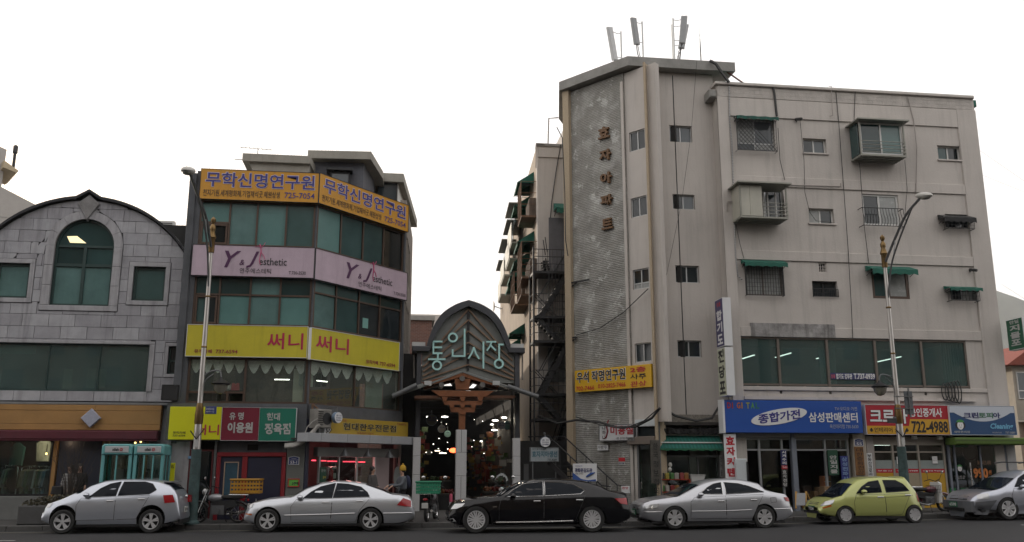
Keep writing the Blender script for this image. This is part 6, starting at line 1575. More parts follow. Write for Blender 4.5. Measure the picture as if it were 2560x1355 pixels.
inR(MB().cbox(sx(2515),uR,-.02,.3,-.1,3.0).build('end_wall',mat('end_white',(.42,.42,.42),.8,var=.15,streak=.4),apt))
# -- appliance shop: big blue sign
sbl=mat('sign_cobalt',(.012,.07,.33),.45,var=.06)
r,sf,w_,h_=board(FSH,None,-.45,.42,'wide cobalt blue appliance shop sign with a white ellipse',sbl,None,[('삼성판매센터',(.605,.965,.33,.64),M['white_ink'],.02),('TV·오디오·가전',(.8,.965,.7,.82),M['pale_ink'],.0),('옥인대리점 730-5630',(.755,.965,.14,.27),M['pale_ink'],.0)],quad=((1812,999),(2153,1004),(1812,1080),(2158,1084)))
for i,(ch,c)in enumerate(zip('DIGITAL',((.4,.02,.02),(.3,.04,.02),(.45,.12,.02),(.4,.2,.02),(.3,.3,.03),(.08,.28,.05),(.02,.15,.1)))):text(r,ch,(-w_+2*w_*(.02+.034*i),-w_+2*w_*(.02+.034*i+(.026 if ch!='I' else.008)),h_*.74,h_*.93),mat('digital_%s%d'%(ch,i),c,.5,var=0),bold=.03)
cx,cz=-w_+2*w_*.39,h_*.5;n=32
def ell(k):return[(cx+1.07*k*cos(2*pi*i/n)*.97-.0*sin(2*pi*i/n),cz+.26*k*sin(2*pi*i/n)+.17*k*cos(2*pi*i/n))for i in range(n)]
MB().prism(ell(1),-.02,-.004).build('ellipse',M['white_sign'],r)
text(r,'종합가전',(cx-.78,cx+.78,cz-.17,cz+.17),BL,y=-.026,bold=.03,skew=.2)
MB().box(-w_-.08,-w_-.003,-.02,.42,-.02,h_+.02).build('end_cap',M['white_sign'],r)
pil=mat('alu_dull',(.3,.31,.32),.5,.3,var=.1)
zt_=sz(1096);ztr=sz(1125)
b=MB()
for x in(1843,1900,1957,2065,2122):b.box(sx(x)-.035,sx(x)+.035,.0,.1,0,zt_)
b.box(sx(1843),sx(2122),.003,.097,ztr-.03,ztr+.03);b.box(sx(1843),sx(2122),.003,.097,zt_-.06,zt_);ef=inR(b.build('shop_glazing',pil,apt))
inR(MB().cbox(sx(1978),sx(1990),-.12,.1,0,sz(1084)).build('post',mat('post_blue',(.18,.2,.24),.5,.2),apt))
for x0_,x1_ in((1843,1975),(1985,2122)):inR(MB().cbox(sx(x0_),sx(x1_),-.16,.12,zt_+.01,zt_+.3).build('shutter_box',M['header_grey'],apt))
for a,c in((1843,1900),(1900,1957),(1990,2065),(2065,2122)):pane(ef,sx(a)+.03,sx(c)-.03,ztr+.03,zt_-.05,.05,M['clear'])
for a,c in((1905,1957),(2065,2122)):pane(ef,sx(a)+.02,sx(c)-.03,.05,ztr-.03,.05,M['clear'])
v='upright banners on the appliance shop'
def upright(fr,px,d,m,chars,cm,label,edge=None,group=v,name='vertical_banner',cat='banner',top=.97,bot=.03,bold=.03,fill=.72):
 r,sf,w,h=board(fr,px,d,.04,label,m,edge,name=name,cat=cat,group=group)
 n=len(chars);st=h*(top-bot)/n
 for i,ch in enumerate(chars):text(r,ch,(-w*fill,w*fill,h*top-st*(i+.92),h*top-st*(i+.1)),cm,bold=bold)
 return r
r=upright(FSH,(1812,1085,1842,1197),-.35,M['white_sign'],'효자커텐',M['red_ink'],'white upright curtain shop sign with big red letters',name='vertical_sign',cat='sign',group=None,bold=.04)
upright(FSH,(1953,1125,1967,1163),-.1,M['navy_ink'],'시계수리',M['white_ink'],'narrow navy watch repair banner at the middle of the appliance shop')
upright(FSH,(1955,1173,1969,1218),-.1,M['black'],'효자전당',M['pale_ink'],'narrow black banner right below the watch repair one')
r,*_=board(FSH,(1955,1164,1969,1173),-.1,.03,'small red and white plate between the two narrow banners',M['red_ink'],None,[('730-4550',(.06,.94,.3,.8),M['white_ink'],.0)],name='plate',cat='plate')
r=upright(FSH,(2071,1125,2096,1188),-.12,mat('bottle_banner',(.008,.06,.03),.5),'안일지물',M['pale_ink'],'dark green upright banner on the right pane of the appliance shop',top=.8,bot=.06)
upright(FSH,(2103,1140,2122,1204),-.06,mat('royal_banner',(.03,.04,.2),.5),'삼성전파사',mat('skyish_ink',(.2,.3,.5),.5),'royal blue upright banner beside the cream pillar',group=v)
upright(FSH,(2139,1117,2161,1188),-.2,mat('brown_plaque',(.2,.09,.025),.6,var=.3,scale=5),'대한중화건강',K_INK,'brown wooden upright plaque on the cream pillar',name='name_plaque',cat='sign',group=None,bold=.0)
upright(FSH,(2168,1133,2182,1192),-.12,M['white_sign'],'부동산크로바',K_INK,'white upright plaque on the pillar right of the brown one',name='name_plaque',cat='sign',group=None,bold=.01)
house_plate(Frame(17.4,30.97,0,.22),(2136,1096,2158,1115),'55','navy pentagonal house number plate reading 55 on the cream pillar')
a=FSH.box(1842,1143,1870,1260,d=-.5);r=thing('refrigerator','white refrigerator standing outside beside the curtain sign','refrigerator',FSH.at((a[0]+a[1])/2,-.5,-.05));w=(a[1]-a[0])/2;MB().cbox(-w,w,0,.3,0,.55,.02).cbox(-w,w,0,.3,.56,a[3],.02).build('door',mat('fridge_white',(.5,.54,.56),.35,var=.04),r);MB().box(-w+.01,w-.01,.3,.6,.02,a[3]-.01).build('case',M['fridge_white'],r);MB().box(w-.03,w+.02,-.03,.02,.2,a[3]-.1).build('handle',M['dark_metal'],r)
card=mat('cardboard',(.22,.14,.075),.9,var=.2)
for i,(x0_,y0_,x1_,y1_,d,c)in enumerate(((2060,1190,2078,1218,.4,'box_orange'),(2048,1218,2066,1240,.5,'cardboard'),(2061,1216,2095,1238,-.1,'cardboard'),(2036,1228,2060,1253,.6,'cardboard'),(2066,1238,2090,1258,-.2,'box_dark'),(2010,1215,2030,1256,1.2,'box_dark'))):
 mat('box_orange',(.3,.12,.05),.8);mat('box_dark',(.07,.05,.04),.9)
 a=FSH.box(x0_,y0_,x1_,y1_,d=d);w=(a[1]-a[0])/2;r=thing('carton',['orange printed carton on top of the pile by the appliance shop door','brown carton leaning in the doorway pile','broad brown carton under the orange one','low brown carton at the left of the pile','dark carton at the bottom of the pile','dark carton standing just inside the door'][i],'box',FSH.at((a[0]+a[1])/2,d,a[2]),'cartons at the appliance shop');MB().cbox(-w,w,0,.35,0,a[3]-a[2],.01).build('body',M[c],r);MB().box(-w+.02,w-.02,-.004,0,(a[3]-a[2])*.47,(a[3]-a[2])*.53).build('tape',M['pale_ink']if c!='box_dark' else M['cardboard'],r)
# A-frame board on the pavement
a=FSH.box(1984,1231,2020,1272,d=-1.6);r=thing('sandwich_board','folding sandwich board with yellow wooden legs on the pavement','sign',FSH.at((a[0]+a[1])/2,-1.6,a[2]+.02));h=a[3]-a[2];yw=mat('yellow_wood',(.33,.18,.03),.6,var=.2)
for y,s_ in((-.25,1),(.25,-1)):
 for x in(-.05,.3):MB().bar((x+.25*(1 if s_<0 else-1),y,0),(x-.1,0,h),.05).build('leg',yw,r)
MB().add([(-.3,-.27,.1),(.02,-.27,.1),(.17,-.03,h-.04),(-.14,-.03,h-.04)],[(0,1,2,3)]).build('board',M['grey_metal'],r)
# -- estate agent
bx=lambda*p,d=0:FSH.box(*p,d=d)
sr=mat('sign_red',(.36,.012,.025),.45,var=.06);sye=mat('sign_saffron',(.55,.3,.02),.45,var=.06)
r,sf,w_,h_=board(FSH,None,-.4,.38,'red and saffron estate agent sign with a big black phone number',sr,M['white_sign'],quad=((2165,1011),(2369,1014),(2164,1086),(2375,1087)),trim=.012)
MB().prism([(-w_+.02,.02),(w_-.02,.02),(w_-.02,h_*.52),(w_*.06,h_*.52),(w_*.02,h_*.29),(-w_+.02,h_*.29)],-.008,.05).build('saffron_panel',sye,r)
for t in outl('크로바',(.05,.5,.37,.86),M['white_ink'],M['black_ink'],.03,e=(.004,.012))+[('공인중개사',(.53,.925,.6,.9),M['white_ink'],.025),('722-4988',(.54,.98,.06,.46),K_INK,.03),('인테리어 상담',(.09,.44,.07,.24),K_INK,.01),('♣',(.035,.075,.09,.22),K_INK,0),('♣',(.46,.5,.09,.22),K_INK,0)]:
 text(r,t[0],(-w_+2*w_*t[1][0],-w_+2*w_*t[1][1],h_*t[1][2],h_*t[1][3]),t[2],(t[4]['y']if len(t)>4 else-.013),t[3])
zt_=sz(1092,2280);ztr=sz(1130,2280);zm=sz(1172,2280);zl=sz(1182,2280);cream=mat('cream_bar',(.28,.25,.21),.5,var=.1)
b=MB()
for x in(2186,2234,2298,2362):b.box(sx(x)-.035,sx(x)+.035,.0,.1,0,zt_)
for z in(ztr,sz(1109,2280)):b.box(sx(2186),sx(2362),.004,.096,z-.025,z+.025)
b.box(sx(2186),sx(2362),.005,.095,zt_-.3,zt_);eg=inR(b.build('shop_glazing',cream,apt))
for i,(a,c)in enumerate(((2186,2234),(2234,2298),(2298,2362))):
 pane(eg,sx(a)+.03,sx(c)-.03,ztr+.02,sz(1109,2280)-.02,.05,M['clear']);pane(eg,sx(a)+.03,sx(c)-.03,zm,ztr-.02,.052,M['clear'])
 MB().box(sx(a)+.03,sx(c)-.03,.02,.06,zl,zm).build('red_strip',M['red_ink'],eg)
 MB().box(sx(a)+.03,sx(c)-.03,.018,.06,.1,zl-.002).build('lower_panel',[mat('panel_yellow',(.45,.26,.015),.5,var=.06),mat('panel_tan',(.3,.25,.17),.6),M['panel_yellow']][i],eg)
 MB().box(sx(a)+.03,sx(c)-.03,.03,.055,zm+.002,zm+.3).build('frosted_strip',mat('frost',(.25,.29,.28),.5),eg)
 text(eg,['부동산','T.722-4988','신의·성실·책임중개'][i],(sx(a)+.1,sx(c)-.08,zl+.05,zm-.05),M['white_ink'],y=.012,bold=.02)
inR(MB().cbox(sx(2184),sx(2366),-.06,.1,-.1,.1).build('sill',M['concrete'],apt))
for i,(x,y)in enumerate(((2190,1112),(2212,1112))):u,z=FSH.px(x,y,.8);r=thing('tube_lamp',['short','longer'][i]+' tube lamp glowing in the estate agent fanlight','lamp',FSH.at(u,.8,z),'tube lamps at the estate agent');MB().box(-.12-.1*i,.12+.1*i,-.02,.02,-.02,.02).build('tube',M['lamp_white'],r)
for i,px in enumerate(((2280,1090,2290,1098),(2343,1091,2353,1099))):a=bx(*px,d=-.1);r=thing('flood_lamp','small white lamp box under the estate agent sign, '+['left one','right one'][i],'lamp',FSH.at((a[0]+a[1])/2,-.1,a[2]),'lamp boxes under the sign');MB().prism([(-.08,0),(.08,0),(.06,.12),(-.06,.12)],-.1,.05,.01).build('case',M['white_paint'],r)
for i,px in enumerate(((2242,1142,2268,1160),(2331,1141,2344,1159))):board(FSH,px,-.012,.008,['pair of printed sheets taped behind the lamp post on the agent window','single printed sheet taped on the right agent pane'][i],M['white_ink'],None,[('매매 전세',(.15,.85,.7,.85),K_INK,0),('월세 상담',(.15,.85,.4,.55),K_INK,0)],name='notice',cat='notice')
# -- laundry
r,sf,w_,h_=board(FSH,None,-.45,.42,'navy and white laundry sign with a cap wearing face',mat('sign_navy',(.015,.06,.16),.45,var=.05),M['white_sign'],quad=((2373,1014),(2535,1015),(2376,1087),(2543,1088)),trim=.012)
n=16;MB().add([(-w_+.02,-.006,h_-.02),(-w_+.02,-.006,h_*.76),(-w_*.86,-.006,h_*.76)]+[(-w_*.86+w_*1.72*i/n,-.006,h_*(.76-.3*(1-(2*i/n-1)**2)))for i in range(n+1)]+[(w_-.02,-.006,h_*.76),(w_-.02,-.006,h_-.02)],[tuple(range(n+6))]).build('white_arc',mat('arc_white',(.5,.54,.6),.5,var=0),r)
for t in[('크린',(.21,.44,.57,.77),M['navy_ink'],.04),('토피',(.44,.66,.57,.77),mat('leaf_ink',(.06,.16,.1),.5),.04),('아',(.66,.77,.57,.77),M['navy_ink'],.04),('Cleaning',(.6,.95,.16,.4),mat('aqua_ink',(.16,.42,.62),.5),.03),('세탁편의점',(.04,.28,.06,.14),M['pale_ink'],.01),('청운효자점',(.62,.76,.06,.11),M['pale_ink'],0),('737-0889',(.82,.97,.05,.12),M['pale_ink'],0)]:
 text(r,t[0],(-w_+2*w_*t[1][0],-w_+2*w_*t[1][1],h_*t[1][2],h_*t[1][3]),t[2],-.013,t[3],.25 if t[0]=='Cleaning' else 0)
def face(r,x,z,s):
 b=MB();mats_=[M['black_ink'],M['white_ink'],mat('cap_green',(.05,.25,.06),.5)]
 [b.use(q)for q in mats_]
 for k,(cx_,cz_,rx,rz,yy)in enumerate(((0,0,1.0,.8,-.008),(0,-.05,.62,.75,-.011),(0,.55,.75,.45,-.014))):
  b.cur=k;b.add([(x+s*(cx_+rx*cos(t)),yy,z+s*(cz_+rz*sin(t)*(1 if k<2 or sin(t)>0 else.15)))for t in[2*pi*i/18 for i in range(18)]],[tuple(range(18))])
 b.cur=0
 for dx in(-.22,.22):b.add([(x+s*(dx+.05*cos(t)),-.016,z+s*(.02+.1*sin(t)))for t in[2*pi*i/8 for i in range(8)]],[tuple(range(8))])
 b.tube([(x-.2*s,-.016,z-.3*s),(x,-.016,z-.4*s),(x+.2*s,-.016,z-.3*s)],.03*s,4);b.build('cap_face',None,r)
face(r,-w_*.7,h_*.33,.2)
lime=mat('awning_lime',(.075,.13,.02),.8,var=.15);a=FSH.box(2386,1094,2570,1112,d=-.6);r=thing('shop_awning','lime green roll awning over the laundry window','awning',FSH.at((a[0]+a[1])/2,-.2,a[2]));w=(a[1]-a[0])/2;MB().prism([(-w,0),(w,0),(w,a[3]-a[2]),(-w,a[3]-a[2])],-.45,.15,.04).build('cloth',lime,r);MB().tube([(-w,-.44,a[3]-a[2]-.1),(w,-.44,a[3]-a[2]-.1)],.02,6).build('roller',mat('lime_dark',(.05,.08,.015),.7),r)
grn=mat('green_film',(.015,.15,.05),.4,var=.1)
b=MB();ring_frame(b,sx(2371),sx(2518),0,sz(1108,2440),.08,-.02,.08)
for x in(2388,2452):b.box(sx(x)-.03,sx(x)+.03,-.018,.078,.08,sz(1108,2440)-.08)
lg=inR(b.build('shop_glazing',M['post_blue'],apt));lg['label']='green tinted laundry shop front'
for a_,c_ in((2371,2388),(2388,2452),(2452,2518)):pane(lg,sx(a_)+.06,sx(c_)-.03,.35,sz(1108,2440)-.06,.03,M['clear_green'])
for x0_,x1_,y0_,y1_ in((2376,2391,1220,1250),(2404,2420,1220,1250),(2422,2455,1220,1250),(2372,2420,1108,1118)):a=bx(x0_,y0_,x1_,y1_);MB().box(a[0],a[1],.0,.025,a[2],a[3]).build('green_film',grn,lg)
inR(MB().tube([(sx(2420),-.1,.75),(sx(2420),-.1,1.75)],.03,8).build('door_handle',M['steel'],lg)).location=(0,0,0)
og=mat('orange_ink',(.5,.16,.03),.5,var=0)
for t,px,m,bo in(('990',(2434,1170,2471,1196),og,.05),('원',(2472,1175,2479,1186),og,.02),('와이셔츠세탁',(2444,1151,2478,1163),mat('tan_ink',(.25,.15,.09),.5),.01),('영업시간',(2387,1189,2398,1193),M['pale_ink'],0),('08:00 - 22:00',(2400,1189,2413,1193),M['pale_ink'],0),('연중무휴',(2388,1194,2412,1198),M['pale_ink'],0)):
 text(lg,t,bx(*px),m,y=.01,bold=bo)
face(lg,sx(2397),sz(1171,2397),.13)
for i in range(4):
 a=bx(2490,1163+i*8.5,2515,1169+i*8.5,d=.3);q=MB().box(a[0],a[1],.3,.32,a[2],a[3]).build('price_strip',mat('strip_green',(.03,.28,.1),.5),lg);text(q,['셔츠 정장','운동화 세탁','이불 빨래','가죽 모피'][i],(a[0]+.05,a[1]-.05,a[2]+.025,a[3]-.02),M['white_ink'],y=.295,bold=0)
u,z=FSH.px(2425,1129,1.0);r=thing('wall_clock','round black wall clock inside the laundry','clock',FSH.at(u,1.0,z-.3));MB().lathe([(.32,0),(.32,.06)],(0,0,.3),20,'y').build('rim',M['black'],r);MB().lathe([(.27,-.01),(.27,.0)],(0,0,.3),20,'y').build('dial',M['grey_metal'],r)
a=bx(2455,1128,2480,1160,d=1.5);MB().cbox(a[0],a[1],1.5,1.9,0,a[3]).build('counter',M['dark_room'],lg)
# -- snack shop with the green awning under the tower
FT=Frame(10.6,31.6,0,.22);a=FT.box(1646,1088,1806,1126,d=-.5);tw=(a[1]-a[0])/2
r=thing('shop_awning','two tier striped green awning of the snack shop at the tower foot','awning',FT.at((a[0]+a[1])/2,-.05,a[2]));H=a[3]-a[2]
m=mat('awning_stripe',(.01,.13,.1),.8,var=.2,scale=3)
nt=m.node_tree;tc=nt.nodes.new('ShaderNodeTexCoord');wv=nt.nodes.new('ShaderNodeTexWave');wv.bands_direction='X';wv.inputs['Scale'].default_value=2.4;mx=nt.nodes.new('ShaderNodeMix');mx.data_type='RGBA';bs=nt.nodes['Principled BSDF'];pr=bs.inputs['Base Color'].links[0].from_socket
nt.links.new(tc.outputs['Object'],wv.inputs[0]);nt.links.new(wv.outputs[0],mx.inputs[0]);nt.links.new(pr,mx.inputs[6]);mx.inputs[7].default_value=(.006,.075,.06,1);nt.links.new(mx.outputs[2],bs.inputs['Base Color'])
for k,(z0_,z1_,y0_,y1_)in enumerate(((H*.52,H,-.45,-.1),(H*.12,H*.5,-.6,-.42),(0,H*.115,-.62,-.6))):
 n=24;vs=[]
 for i in range(n+1):
  x=-tw+2*tw*i/n;w_=.02*sin(i*1.9);vs+=[(x,y1_,z1_),(x,y0_+w_*.4,z0_+(w_ if k==2 else 0))]
 MB().add(vs,[(2*i,2*i+1,2*i+3,2*i+2)for i in range(n)]).build('cloth',m if k<2 else mat('awning_hem',(.008,.09,.04),.85,var=.4,scale=5),r)
for z,y in((H+.02,-.1),(H*.51,-.46)):MB().tube([(-tw,y-.01,z),(tw,y-.01,z)],.025,8).build('roller',M['white_frame'],r)
a=FT.box(1648,1056,1806,1084,d=-.3);b=MB();n=30;vs=[]
for i in range(n+1):
 x=a[0]+(a[1]-a[0])*i/n;t_=i/n;top=a[3]-.12-.1*sin(pi*t_)*.8+random.uniform(-.03,.03)-(.25 if i in(0,n)else 0);vs+=[(x,-.12,top),(x,-.4+random.uniform(-.05,.05),(top+a[2])/2+.05),(x,-.38+random.uniform(-.04,.04),a[2]+random.uniform(-.04,.03))]
tq=thing('tarpaulin','sagging black tarpaulin bundled above the green snack shop awning','tarpaulin',FT.at(0,0,0));b.add(vs,[(3*i+j,3*i+j+1,3*i+4+j,3*i+3+j)for i in range(n)for j in range(2)]).build('sheet',M['black_cloth'],tq)
zs0=.1;zs1=FT.px(1720,1138)[1]
b=MB();ring_frame(b,FT.px(1664,1180)[0],FT.px(1800,1180)[0],.3,zs1,.06,-.05,.05);x=FT.px(1745,1180)[0];b.box(x-.025,x+.025,-.048,.048,.36,zs1-.06);sw2=b.build('shop_window',M['grey_metal'],apt);sw2 .matrix_local=Matrix.Translation((FT.o-FR.o))
pane(sw2,FT.px(1666,1180)[0],x,.35,zs1-.05,0,M['clear']);pane(sw2,x,FT.px(1798,1180)[0],.35,zs1-.05,.002,M['clear'])
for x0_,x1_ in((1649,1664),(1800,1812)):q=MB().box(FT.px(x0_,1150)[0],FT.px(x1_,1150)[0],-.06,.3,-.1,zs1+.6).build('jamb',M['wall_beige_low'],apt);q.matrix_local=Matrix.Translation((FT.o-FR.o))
upright(FT,(1654,1138,1664,1196),-.12,M['pale_ink'],'구이광천김',K_INK,'pale upright strip sign at the left of the snack shop window',group='strip signs of the snack shop',name='vertical_sign',cat='sign',bold=.01)
upright(FT,(1800,1138,1806,1192),-.12,M['pale_ink'],'건어물',K_INK,'thin pale strip sign at the right of the snack shop window',group='strip signs of the snack shop',name='vertical_sign',cat='sign',bold=0)
rs=thing('snack_shelf','red shelf of snack packets outside the snack shop','shelf',FT.at(FT.px(1685,1200,-.45)[0],-.45,-.05));zt2=FT.px(1685,1194,-.45)[1]
b=MB();[b.box(-.55,.55,-.15,.2,z-.03,z)for z in(zt2,zt2-.42,zt2-.8)];b.build('shelf_board',mat('shelf_red',(.25,.03,.01),.5),rs);b=MB();[b.box(x-.02,x+.02,-.15,.2,0,zt2)for x in(-.53,.53)];b.build('upright',M['shelf_red'],rs)
pk=[(.03,.03,.03),(.3,.25,.05),(.05,.15,.04),(.35,.33,.3),(.2,.03,.03),(.25,.12,.04)]
for j,z in enumerate((zt2+.0,zt2-.42,zt2-.8)):
 for i in range(6):
  c=pk[(i+j*2)%6];q=MB().prism([(-.07,0),(.07,0),(.075,.2),(.0,.22),(-.075,.2)],-.05,.02,.012).build('snack_packet',mat('packet_%d'%((i+j*2)%6),c,.35,var=.3,scale=12),rs,(-.44+i*.175,-.05,z+.002),(random.uniform(-.1,.1),0,random.uniform(-.3,.3)))
u,z=FT.px(1672,1175,-.3);r=thing('hanging_bags','green and white bags hanging in the snack shop window','bag',FT.at(u,-.3,z-.3));[MB().ball((.02*i,0,i*.16),.085,8,(.8,.5,1)).build('bag',M['white_paint']if i>1 else mat('bag_green',(.03,.14,.05),.4),r)for i in range(4)]
u,z=FT.px(1738,1198,-.3);r=thing('storage_tub','pale plastic tub in front of the snack shop','tub',FT.at(u,-.4,z-.15));MB().prism([(-.22,0),(.22,0),(.26,.28),(-.26,.28)],-.2,.2,.02).build('body',M['pale_ink'],r);MB().box(-.27,.27,-.22,.22,.28,.31).build('lid',M['pale_ink'],r)
# -- house and dark post past the right edge of the flats
FQ=Frame(27.5,40,0,.3);hs=thing('red_roof_house','low house with a red tiled roof just past the right end of the flats','house',FQ)
a=FQ.box(2541,915,2640,1120);MB().box(a[0],a[0]+7,0,6,-.3,a[3]).build('wall',mat('house_cream',(.4,.36,.3),.8,var=.15),hs);MB().prism([(a[0]-.5,a[3]),(a[0]+7.5,a[3]),(a[0]+6,a[3]+1.6),(a[0]+1.2,a[3]+1.1)],-.4,6.4).build('roof',mat('roof_red',(.22,.05,.03),.7,var=.2),hs)
window(hs,a[0]+.15,a[0]+1.8,a[3]-1.6,a[3]-.3,M['white_frame'],[M['pane_grey']],2,[.3],y=-.06);b=MB();[b.box(a[0]+.1+i*.12,a[0]+.13+i*.12,-.6,-.57,a[3]-2.6,a[3]-1.5)for i in range(16)];b.build('railing',M['grey_metal'],hs);MB().box(a[0],a[0]+2,-.6,0,a[3]-2.7,a[3]-2.6).build('balcony_floor',M['concrete'],hs)
MB().box(a[0]+.3,a[0]+7,-.62,-.02,-.3,a[3]-2.75).build('shop_front',mat('front_orange',(.4,.12,.02),.5),hs)
pipe('pole','dark steel pole at the right edge of the street corner',[Vector((23.6,32.4,.2)),Vector((23.6,32.4,3.4))],.09,M['dark_metal'],'pole')
for i,(pl)in enumerate(([(24.5,36,15.5),(27.5,33,12.5),(30.5,31,9)],[(23.9,33,15),(27,32,12),(30,31,8.2)],[(25.2,34,9.3),(26.2,33,8),(27.5,32,5.8)])):pipe('wire',['upper thin wire sloping in the sky right of the flats','second thin wire sloping in the sky right of the flats','short wire low in the sky at the right edge'][i],[Vector(p)for p in pl],.006,M['cable_pale'],'wire','wires right of the flats')
# ------------------------------------------------------------------ the street's other side, behind the camera: it shades and mirrors in the panes
tm=mat('bark',(.05,.04,.033),.9,var=.3)
wn_=MB().box(-.7,.7,-.05,.03,0,1.4).mesh('window',M['pane_dark'])
for i,(x0_,x1_,h,c)in enumerate(((-62,-36,19,(.1,.1,.1)),(-35.5,-19,25,(.09,.07,.055)),(-18.5,-3,22,(.12,.115,.1)),(-2,12,27,(.11,.085,.06)),(12.5,30,23,(.1,.105,.1)),(31,58,20,(.09,.075,.065)))):
 r=thing('street_building',['grey block across the street, far left','brown brick block across the street on the left','tan block across the street left of centre','brick block right across from the gate','grey block across the street right of centre','low brick block across the street, far right'][i],'building',Frame(x0_,-9,0,0),'buildings across the street')
 m=mat('opp_%d'%i,c,.85,var=.2,scale=1)
 MB().box(0,x1_-x0_,-12,0,-.1,h).build('wall',m,r);MB().box(-.1,x1_-x0_+.1,-12,.3,h,h+.4).build('coping',M['concrete'],r)
 for k in range(int((x1_-x0_)/3)):
  for j in range(int(h/3.1)):link('window',wn_,r,(1.8+k*3,.03,1.0+j*3.1),(0,0,pi))
def tree(x,y,h,seed,label):
 rd=random.Random(seed);r=thing('bare_tree',label,'tree',None,'bare street trees',loc=(x,y,.14))
 MB().tube([(0,0,-.1),(.05,0,h*.2),(.0,.08,h*.42)],[.19,.15,.12],8).build('trunk',tm,r);b=MB()
 def grow(p,d,l,rad,lev):
  q=p+d*l*.5+Vector((rd.uniform(-1,1),rd.uniform(-1,1),0))*l*.06;e=p+d*l;b.tube([p,q,e],[rad,rad*.8,rad*.55],5 if lev<2 else 3)
  if lev<4:
   for k in range(3 if lev<3 else 4):
    nd=(d+Vector((rd.uniform(-1,1),rd.uniform(-1,1),rd.uniform(-.15,.7)))*.75).normalized();grow(p+d*l*rd.uniform(.55,1),nd,l*rd.uniform(.5,.75),rad*.5,lev+1)
 for k in range(4):a=k*1.6+rd.uniform(0,1);grow(Vector((0,.08,h*.4)),Vector((cos(a)*.6,sin(a)*.6,.8)).normalized(),h*.28,.08,0)
 tag(b.build('crown',tm,r),kind='stuff')
for i,(x,h)in enumerate(((-15,9),(-8.5,10),(8,9.5),(15,10),(22,9))):tree(x,1.6,h,5+i,'bare winter street tree across from '+['the granite building','the corner building','the tower','the hall windows','the laundry'][i])
# ------------------------------------------------------------------ parked cars
def paint(name,col,metal=.0,rough=.3):
 return mat(name,col,rough,metal,var=0,coat=.7)
silver=paint('paint_silver',(.5,.52,.555),.65,.3);silver_b=paint('paint_silver_blue',(.48,.51,.57),.65,.3);warm_s=paint('paint_warm_silver',(.45,.46,.49),.65,.3);blackp=mat('paint_black',(.003,.003,.0045),.12,0,var=0,spec=.35,coat=.15);limep=paint('paint_lime',(.4,.43,.14),.2);greyp=paint('paint_grey',(.42,.44,.5),.65,.3)
mat('car_glass',(.008,.011,.016),.04,var=0,spec=.1);mat('wheel_well',(.006,.006,.006),.9,var=0);mat('trim_black',(.012,.012,.013),.5,var=0);mat('lamp_red',(.3,.008,.012),.2,var=.15,scale=20,coat=.1)
mat('lamp_clear',(.55,.56,.57),.12,.3,var=.15,scale=25,coat=1);mat('lamp_amber',(.45,.12,.02),.15,var=0);mat('rim_alloy',(.62,.62,.63),.35,.35,var=.06);mat('plate_green',(.015,.12,.06),.5,var=0);mat('plate_white',(.5,.5,.48),.5,var=0);mat('bumper_grey',(.1,.105,.115),.5,var=.1)
def lin(P,x):
 if x<=P[0][0]:return P[0][1]
 for(a,b),(c,d)in zip(P,P[1:]):
  if x<=c:return b+(d-b)*(x-a)/max(1e-6,c-a)
 return P[-1][1]
_whl={};NOSE=[None]
def wheel_mesh(R_,style):
 k=(round(R_,3),style)
 if k in _whl:return _whl[k]
 n,kind=style;w=.1;ri=R_*.68
 t=MB().lathe([(ri,-w*.9),(R_*.9,-w),(R_*.98,-w*.8),(R_,-w*.4),(R_,w*.4),(R_*.98,w*.8),(R_*.9,w),(ri,w*.9)],(0,0,0),28,'y',caps=False).mesh('wheel',M['rubber'])
 b=MB();b.lathe([(ri*1.0,-w*.85),(ri*.97,-w*.95),(ri*.9,-w*.75),(ri*.88,w*.5)],(0,0,0),28,'y',caps=False);b.lathe([(ri*.24,-w*.72),(ri*.2,-w*.82),(.0001,-w*.84)],(0,0,0),12,'y',caps=False)
 for i in range(n):
  a=2*pi*i/n+.3
  offs=(0,)if kind=='s' else(-.16,.16)
  for o in offs:
   d0=Vector((cos(a+o*.4),0,sin(a+o*.4)));d1=Vector((cos(a+o),0,sin(a+o)));pv=Vector((-sin(a),0,cos(a)));q=[.03,.04]if kind=='s' else[.02,.024]
   if kind=='f':q=[.032,.05]
   if kind=='n':q=[.012,.021]
   q=[x*R_/.33 for x in q]
   p0=d0*ri*.15;p1=d1*ri*.95
   b.add([p0-pv*q[0]+Vector((0,-w*.8,0)),p0+pv*q[0]+Vector((0,-w*.8,0)),p1+pv*q[1]+Vector((0,-w*.88,0)),p1-pv*q[1]+Vector((0,-w*.88,0)),
   p0-pv*q[0]+Vector((0,-w*.5,0)),p0+pv*q[0]+Vector((0,-w*.5,0)),p1+pv*q[1]+Vector((0,-w*.55,0)),p1-pv*q[1]+Vector((0,-w*.55,0))],
   [(0,1,2,3),(0,4,5,1),(1,5,6,2),(3,2,6,7),(0,3,7,4)])
 r=b.mesh('rim',M['rim_alloy']);d=MB().lathe([(ri*.87,w*.1),(ri*.3,w*.05),(.001,w*.05)],(0,0,0),20,'y').mesh('brake_disc',M['dark_metal'])
 _whl[k]=(t,r,d);return _whl[k]
